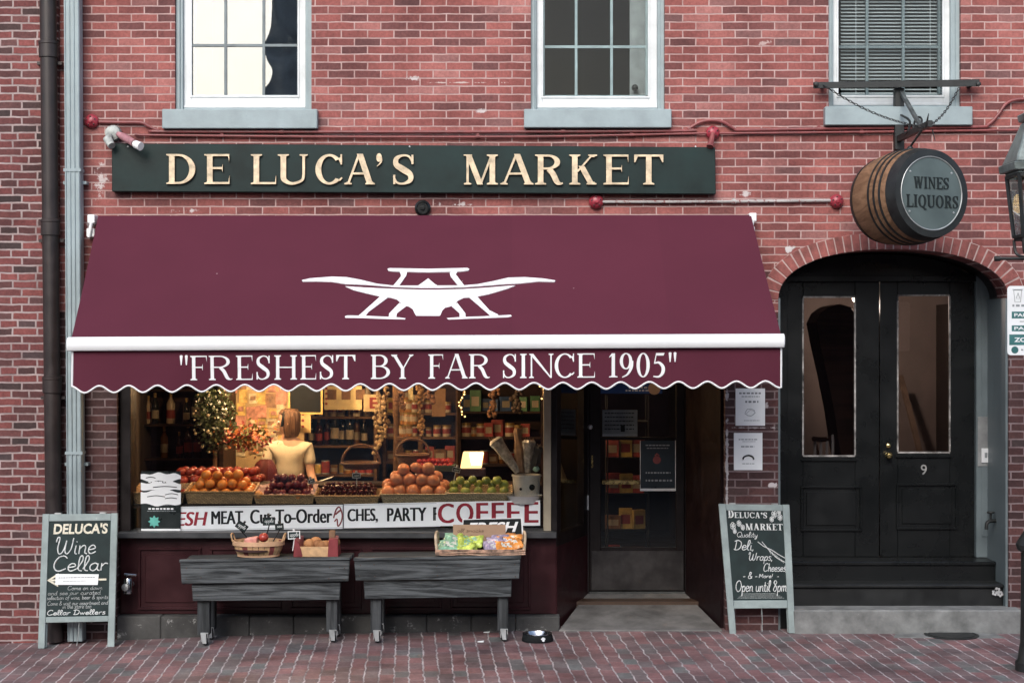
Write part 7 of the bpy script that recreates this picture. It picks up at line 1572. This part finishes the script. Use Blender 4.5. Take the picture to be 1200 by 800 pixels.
for hs, base, dr_ in ((1, V_[18], Vector((.1, -.6, .1))), (-1, V_[22], Vector((-.8, -.3, 0)))):
    d = dr_.normalized(); sdv = d.cross(Vector((0, 0, 1))).normalized(); up = sdv.cross(d); vs2 = [base - d * .02, base + d * .045]; es2 = [(0, 1)]; rs2 = [.022, (.034, .014)]
    for i, (o_, L_) in enumerate(((-.027, .075), (-.009, .088), (.009, .082), (.027, .064))):
        s0 = len(vs2); vs2 += [base + d * .06 + sdv * o_, base + d * (.06 + L_ * .5) + sdv * o_ * 1.15 - up * .006, base + d * (.06 + L_) + sdv * o_ * 1.2 - up * .026]; es2 += [(1, s0), (s0, s0 + 1), (s0 + 1, s0 + 2)]; rs2 += [.0095, .009, .0075]
    s0 = len(vs2); vs2 += [base + d * .02 + sdv * .035 * hs, base + d * .055 + sdv * .055 * hs - up * .012]; es2 += [(1, s0), (s0, s0 + 1)]; rs2 += [.011, .009]
    skin('hand', vs2, es2, rs2, M_skin, body, sub=1)
# head turned left and away: face details on the -x side
mb = MB(); fc = hd + Vector((-.02, 0, -.02))
prof = [(0, -.125), (.045, -.115), (.066, -.08), (.082, -.03), (.09, .03), (.085, .08), (.06, .115), (0, .13)]
mb.lathe(prof, fc, n=24, wob=lambda i, k: 1 + .06 * math.cos(2 * math.pi * k / 24)); mb.build('head', M_skin, pw, True)
mb = MB(); fd = Vector((-.97, -.12, 0)).normalized(); sd_ = fd.cross(Vector((0, 0, 1)))
mb.tube([fc + fd * .082 + Vector((0, 0, .02)), fc + fd * .108 + Vector((0, 0, -.025)), fc + fd * .085 + Vector((0, 0, -.035))], [.008, .014, .008], 8); mb.build('nose', M_skin, pw, True)
for s in (-1, 1): mb = MB(); mb.ball(fc + fd * .08 + sd_ * s * .032 + Vector((0, 0, .012)), .011, 10, 8); mb.build('eye', M_white, pw, True)
mb = MB(); mb.tube([fc + fd * .083 + sd_ * -.022 + Vector((0, 0, -.062)), fc + fd * .09 + Vector((0, 0, -.06)), fc + fd * .083 + sd_ * .022 + Vector((0, 0, -.062))], .007, 6); mb.build('mouth', pm('lips', (.4, .12, .1), rough=.4), pw, True)
mb = MB(); mb.lathe([(.012, -.03), (.022, 0), (.018, .028), (0, .034)], fc + sd_ * -.088 + fd * -.005 + Vector((0, 0, -.005)), n=10); mb.build('ear', M_skin, pw, True)
mb = MB(); hc = fc + Vector((.022, -.008, .015)); n_h = 40
_u = Vector((0, 0, 1)).orthogonal().normalized(); _v = Vector((0, 0, 1)).cross(_u); HA = math.atan2(fd.dot(_v), fd.dot(_u))
mb.lathe([(.05, -.15), (.082, -.14), (.098, -.09), (.104, -.03), (.106, .03), (.098, .08), (.07, .115), (0, .128)], hc, n=n_h, wob=lambda i, k: 1 + .05 * math.sin(k * 2.4 + i * .5) + .03 * math.sin(k * 5.1 - i) - (.36 if (math.cos(2 * math.pi * k / n_h - HA) > .62 and i < 5) else 0)); mb.build('hair', M_hair, pw, True)
mb = MB(); mb.tube([hc + Vector((-.055 + .02 * math.sin(a), -.115 * math.cos(a), .135 * math.sin(a) - .02)) for a in [R(q) for q in range(-10, 200, 12)]], .012, 8); mb.build('headband', M_ink, pw, True)
pa_ = thing('white_paper', 'folded white paper held out in the woman\'s right hand', 'paper', V_[18]); q = V_[18] + Vector((0, -.08, .0)); mb = MB(); mb.hexa([q + Vector(v) for v in ((-.05, -.03, -.02), (.16, -.05, .05), (.17, .09, .055), (-.04, .1, -.015), (-.05, -.03, -.017), (.16, -.05, .053), (.17, .09, .058), (-.04, .1, -.012))]); mb.build('sheet', M_paper, pa_)

# seen through the shop door
cb_ = thing('snack_rack', 'wire rack with red and brown packets seen through the shop door', 'rack', P(730, 640, 1.9)); Yr = 1.9; x0, x1 = PX(712, Yr), PX(760, Yr); mb = MB()
for k in range(5):
    z = .3 + .34 * k; mb.box(x0, x1, Yr, Yr + .3, z - .01, z)
for x in (x0, x1): 
    for y in (Yr, Yr + .3): mb.tube([(x, y, .16), (x, y, 1.9)], .008, 6)
mb.build('frame', M_iron, cb_)
for k in range(4):
    x = x0 + .06
    while x < x1 - .05: kk_ = rnd.choice(['x0', 'x0', 'x3', 'jo', 'x1']); stock(kk_, x, Yr + .08, .301 + .34 * k, 'on the wire rack inside the door', 1.25); x += .115
hk2 = thing('wall_hook_lamp', 'cream lampshade seen through the narrow side pane', 'lamp', P(652, 558, 1.0)); mb = MB(); c = P(651, 563, 1.3); mb.lathe([(.11, 0), (.05, .16), (.045, .16), (.1, .0)], c, n=20); mb.build('lamp_shade', pm('cream_shade', (.5, .42, .28), rough=.7), hk2, True); mb = MB(); mb.tube([c + Vector((0, 0, .1)), (c.x, c.y, .17)], .012, 8); mb.lathe([(.09, 0), (.08, .02), (0, .025)], (c.x, c.y, .162), n=16); mb.build('stand', M_iron, hk2, True)

# ------------------------------------------------------------------ hall behind the black doors
M_hall = pm('hall_wall_paint', (.42, .33, .29), rough=.85, var=.1, scale=2)
hw = thing('staircase', 'dark hall staircase with banister and pale balusters behind the left door pane', 'staircase', (PX(985), 2.2, .55))
zf = .56; mb = MB()
for k in range(13): mb.box(PX(965, 2.6) + .0 + .0 * k, PX(1012, 2.6), 2.3 + .26 * k, 2.3 + .26 * (k + 1), zf, zf + .18 * (k + 1))
mb.build('steps', M_dkwood, hw)
mb = MB(); xs_ = PX(965, 2.6) - .04; mb.hexa([(xs_, 2.2, zf), (xs_ + .035, 2.2, zf), (xs_ + .035, 4.6, zf + 1.5), (xs_, 4.6, zf + 1.5), (xs_, 2.2, zf + .3), (xs_ + .035, 2.2, zf + .3), (xs_ + .035, 4.6, zf + 2.1), (xs_, 4.6, zf + 2.1)]); mb.build('stringer', M_dkwood, hw)
mb = MB(); mb.tube(catmull([P(953, 514, 1.4), P(968, 514.5, 1.5), P(980, 510, 1.6), P(990, 497, 2.0)], 5), .022, 8); mb.build('handrail', M_dkwood, hw, True)
for px in (955, 962, 969, 976, 983):
    mb = MB(); a = P(px, 512 if px < 975 else 509, 1.5); mb.tube([(a.x, a.y, zf), (a.x, a.y, a.z)], .013, 8); mb.build('baluster', M_white, hw, True)
dk = thing('stair_soffit', 'dark curved underside of the upper stairs behind the left door pane', 'stair soffit', P(985, 420, 1.2)); mb = MB(); mb.prism([P(x, y, 1.3) for x, y in ((956, 378), (962, 366), (972, 359), (985, 356), (998, 360), (1003, 369), (1010, 400), (1010, 560), (990, 560), (983, 520), (977, 480), (969, 440), (961, 405))], (0, .5, 0)); mb.build('panel', M_dkwood, dk, bevel=.01, seg=2)
hl = thing('hall_wall', 'warm brown hall wall seen through the door panes', 'wall', P(1030, 450, 2.9)); mb = MB(); mb.box(PX(890, 2.9), PX(1150, 2.9), 2.9, 2.95, .55, 2.94); mb.build('panel', M_hall, hl)
hr = thing('stair_rail', 'pale slanting handrail on the hall wall behind the right door pane', 'handrail', P(1070, 500, 2.6)); mb = MB(); mb.bar(P(1055, 440, 2.6), P(1082, 545, 2.2), .05, .03); mb.build('rail', pm('tan_rail', (.3, .2, .14), rough=.6), hr)
t = thing('ceiling_lamp', 'bright hall ceiling lamp at the top of the left door pane', 'lamp', P(1004, 349, 1.6)); mb = MB(); mb.ball(P(1004, 349, 1.6), .045, 14, 10); mb.build('globe', emit('globe_glow', (1, .8, .6), 8), t, True)
mb = MB(); p = P(1004, 349, 1.6); mb.tube([p + Vector((0, 0, .04)), (p.x, p.y, 2.94)], .01, 6); mb.build('stem', M_brass, t)
l = bpy.data.lights.new('globe_light', 'POINT'); l.energy = 26; l.color = (1, .84, .72); l.shadow_soft_size = .05; lo = bpy.data.objects.new('globe_light', l); col.objects.link(lo); lo.location = p + Vector((.0, -.05, -.08)); adopt(lo, t)

# ------------------------------------------------------------------ rooms upstairs
board_('white_door', 'pale interior door edge inside the centre upper window', 'door', 738, 770, -150, 112, .7, pm('pale_grey_door', (.3, .32, .32), rough=.6))
dkn = thing('door_knob', 'dark round knob on the pale interior door of the centre window', 'knob', P(744, 103, .66)); mb = MB(); mb.ball(P(744, 103, .65), .03, 12, 8); mb.build('knob', M_iron, dkn, True)
bl = thing('venetian_blind', 'white slatted venetian blind lowered in the right upper window', 'blind', P(1046, 110, .24)); mb = MB(); py = 109.0
while py > -150: a, b = P(985.5, py, .222), P(1107, py, .222); mb.hexa([(a.x, .215, a.z - .008), (b.x, .215, a.z - .008), (b.x, .24, a.z + .007), (a.x, .24, a.z + .007), (a.x, .215, a.z - .0065), (b.x, .215, a.z - .0065), (b.x, .24, a.z + .0085), (a.x, .24, a.z + .0085)]); py -= 4.1
mb.build('slats', pm('white_blind_slat', (.36, .375, .38), rough=.5, var=.03), bl)
for x in (1003, 1090): mb = MB(); mb.tube([P(x, 110, .213), P(x, -148, .213)], .002, 4); mb.build('ladder_cord', M_white, bl)
mb = MB(); a, b = P(985.5, 113, .222), P(1107, 110.5, .222); mb.box(a.x, b.x, .213, .242, a.z, b.z); mb.build('bottom_rail', M_white, bl)

for k_, (o, used) in PROT.items():
    if not used: bpy.data.objects.remove(o)
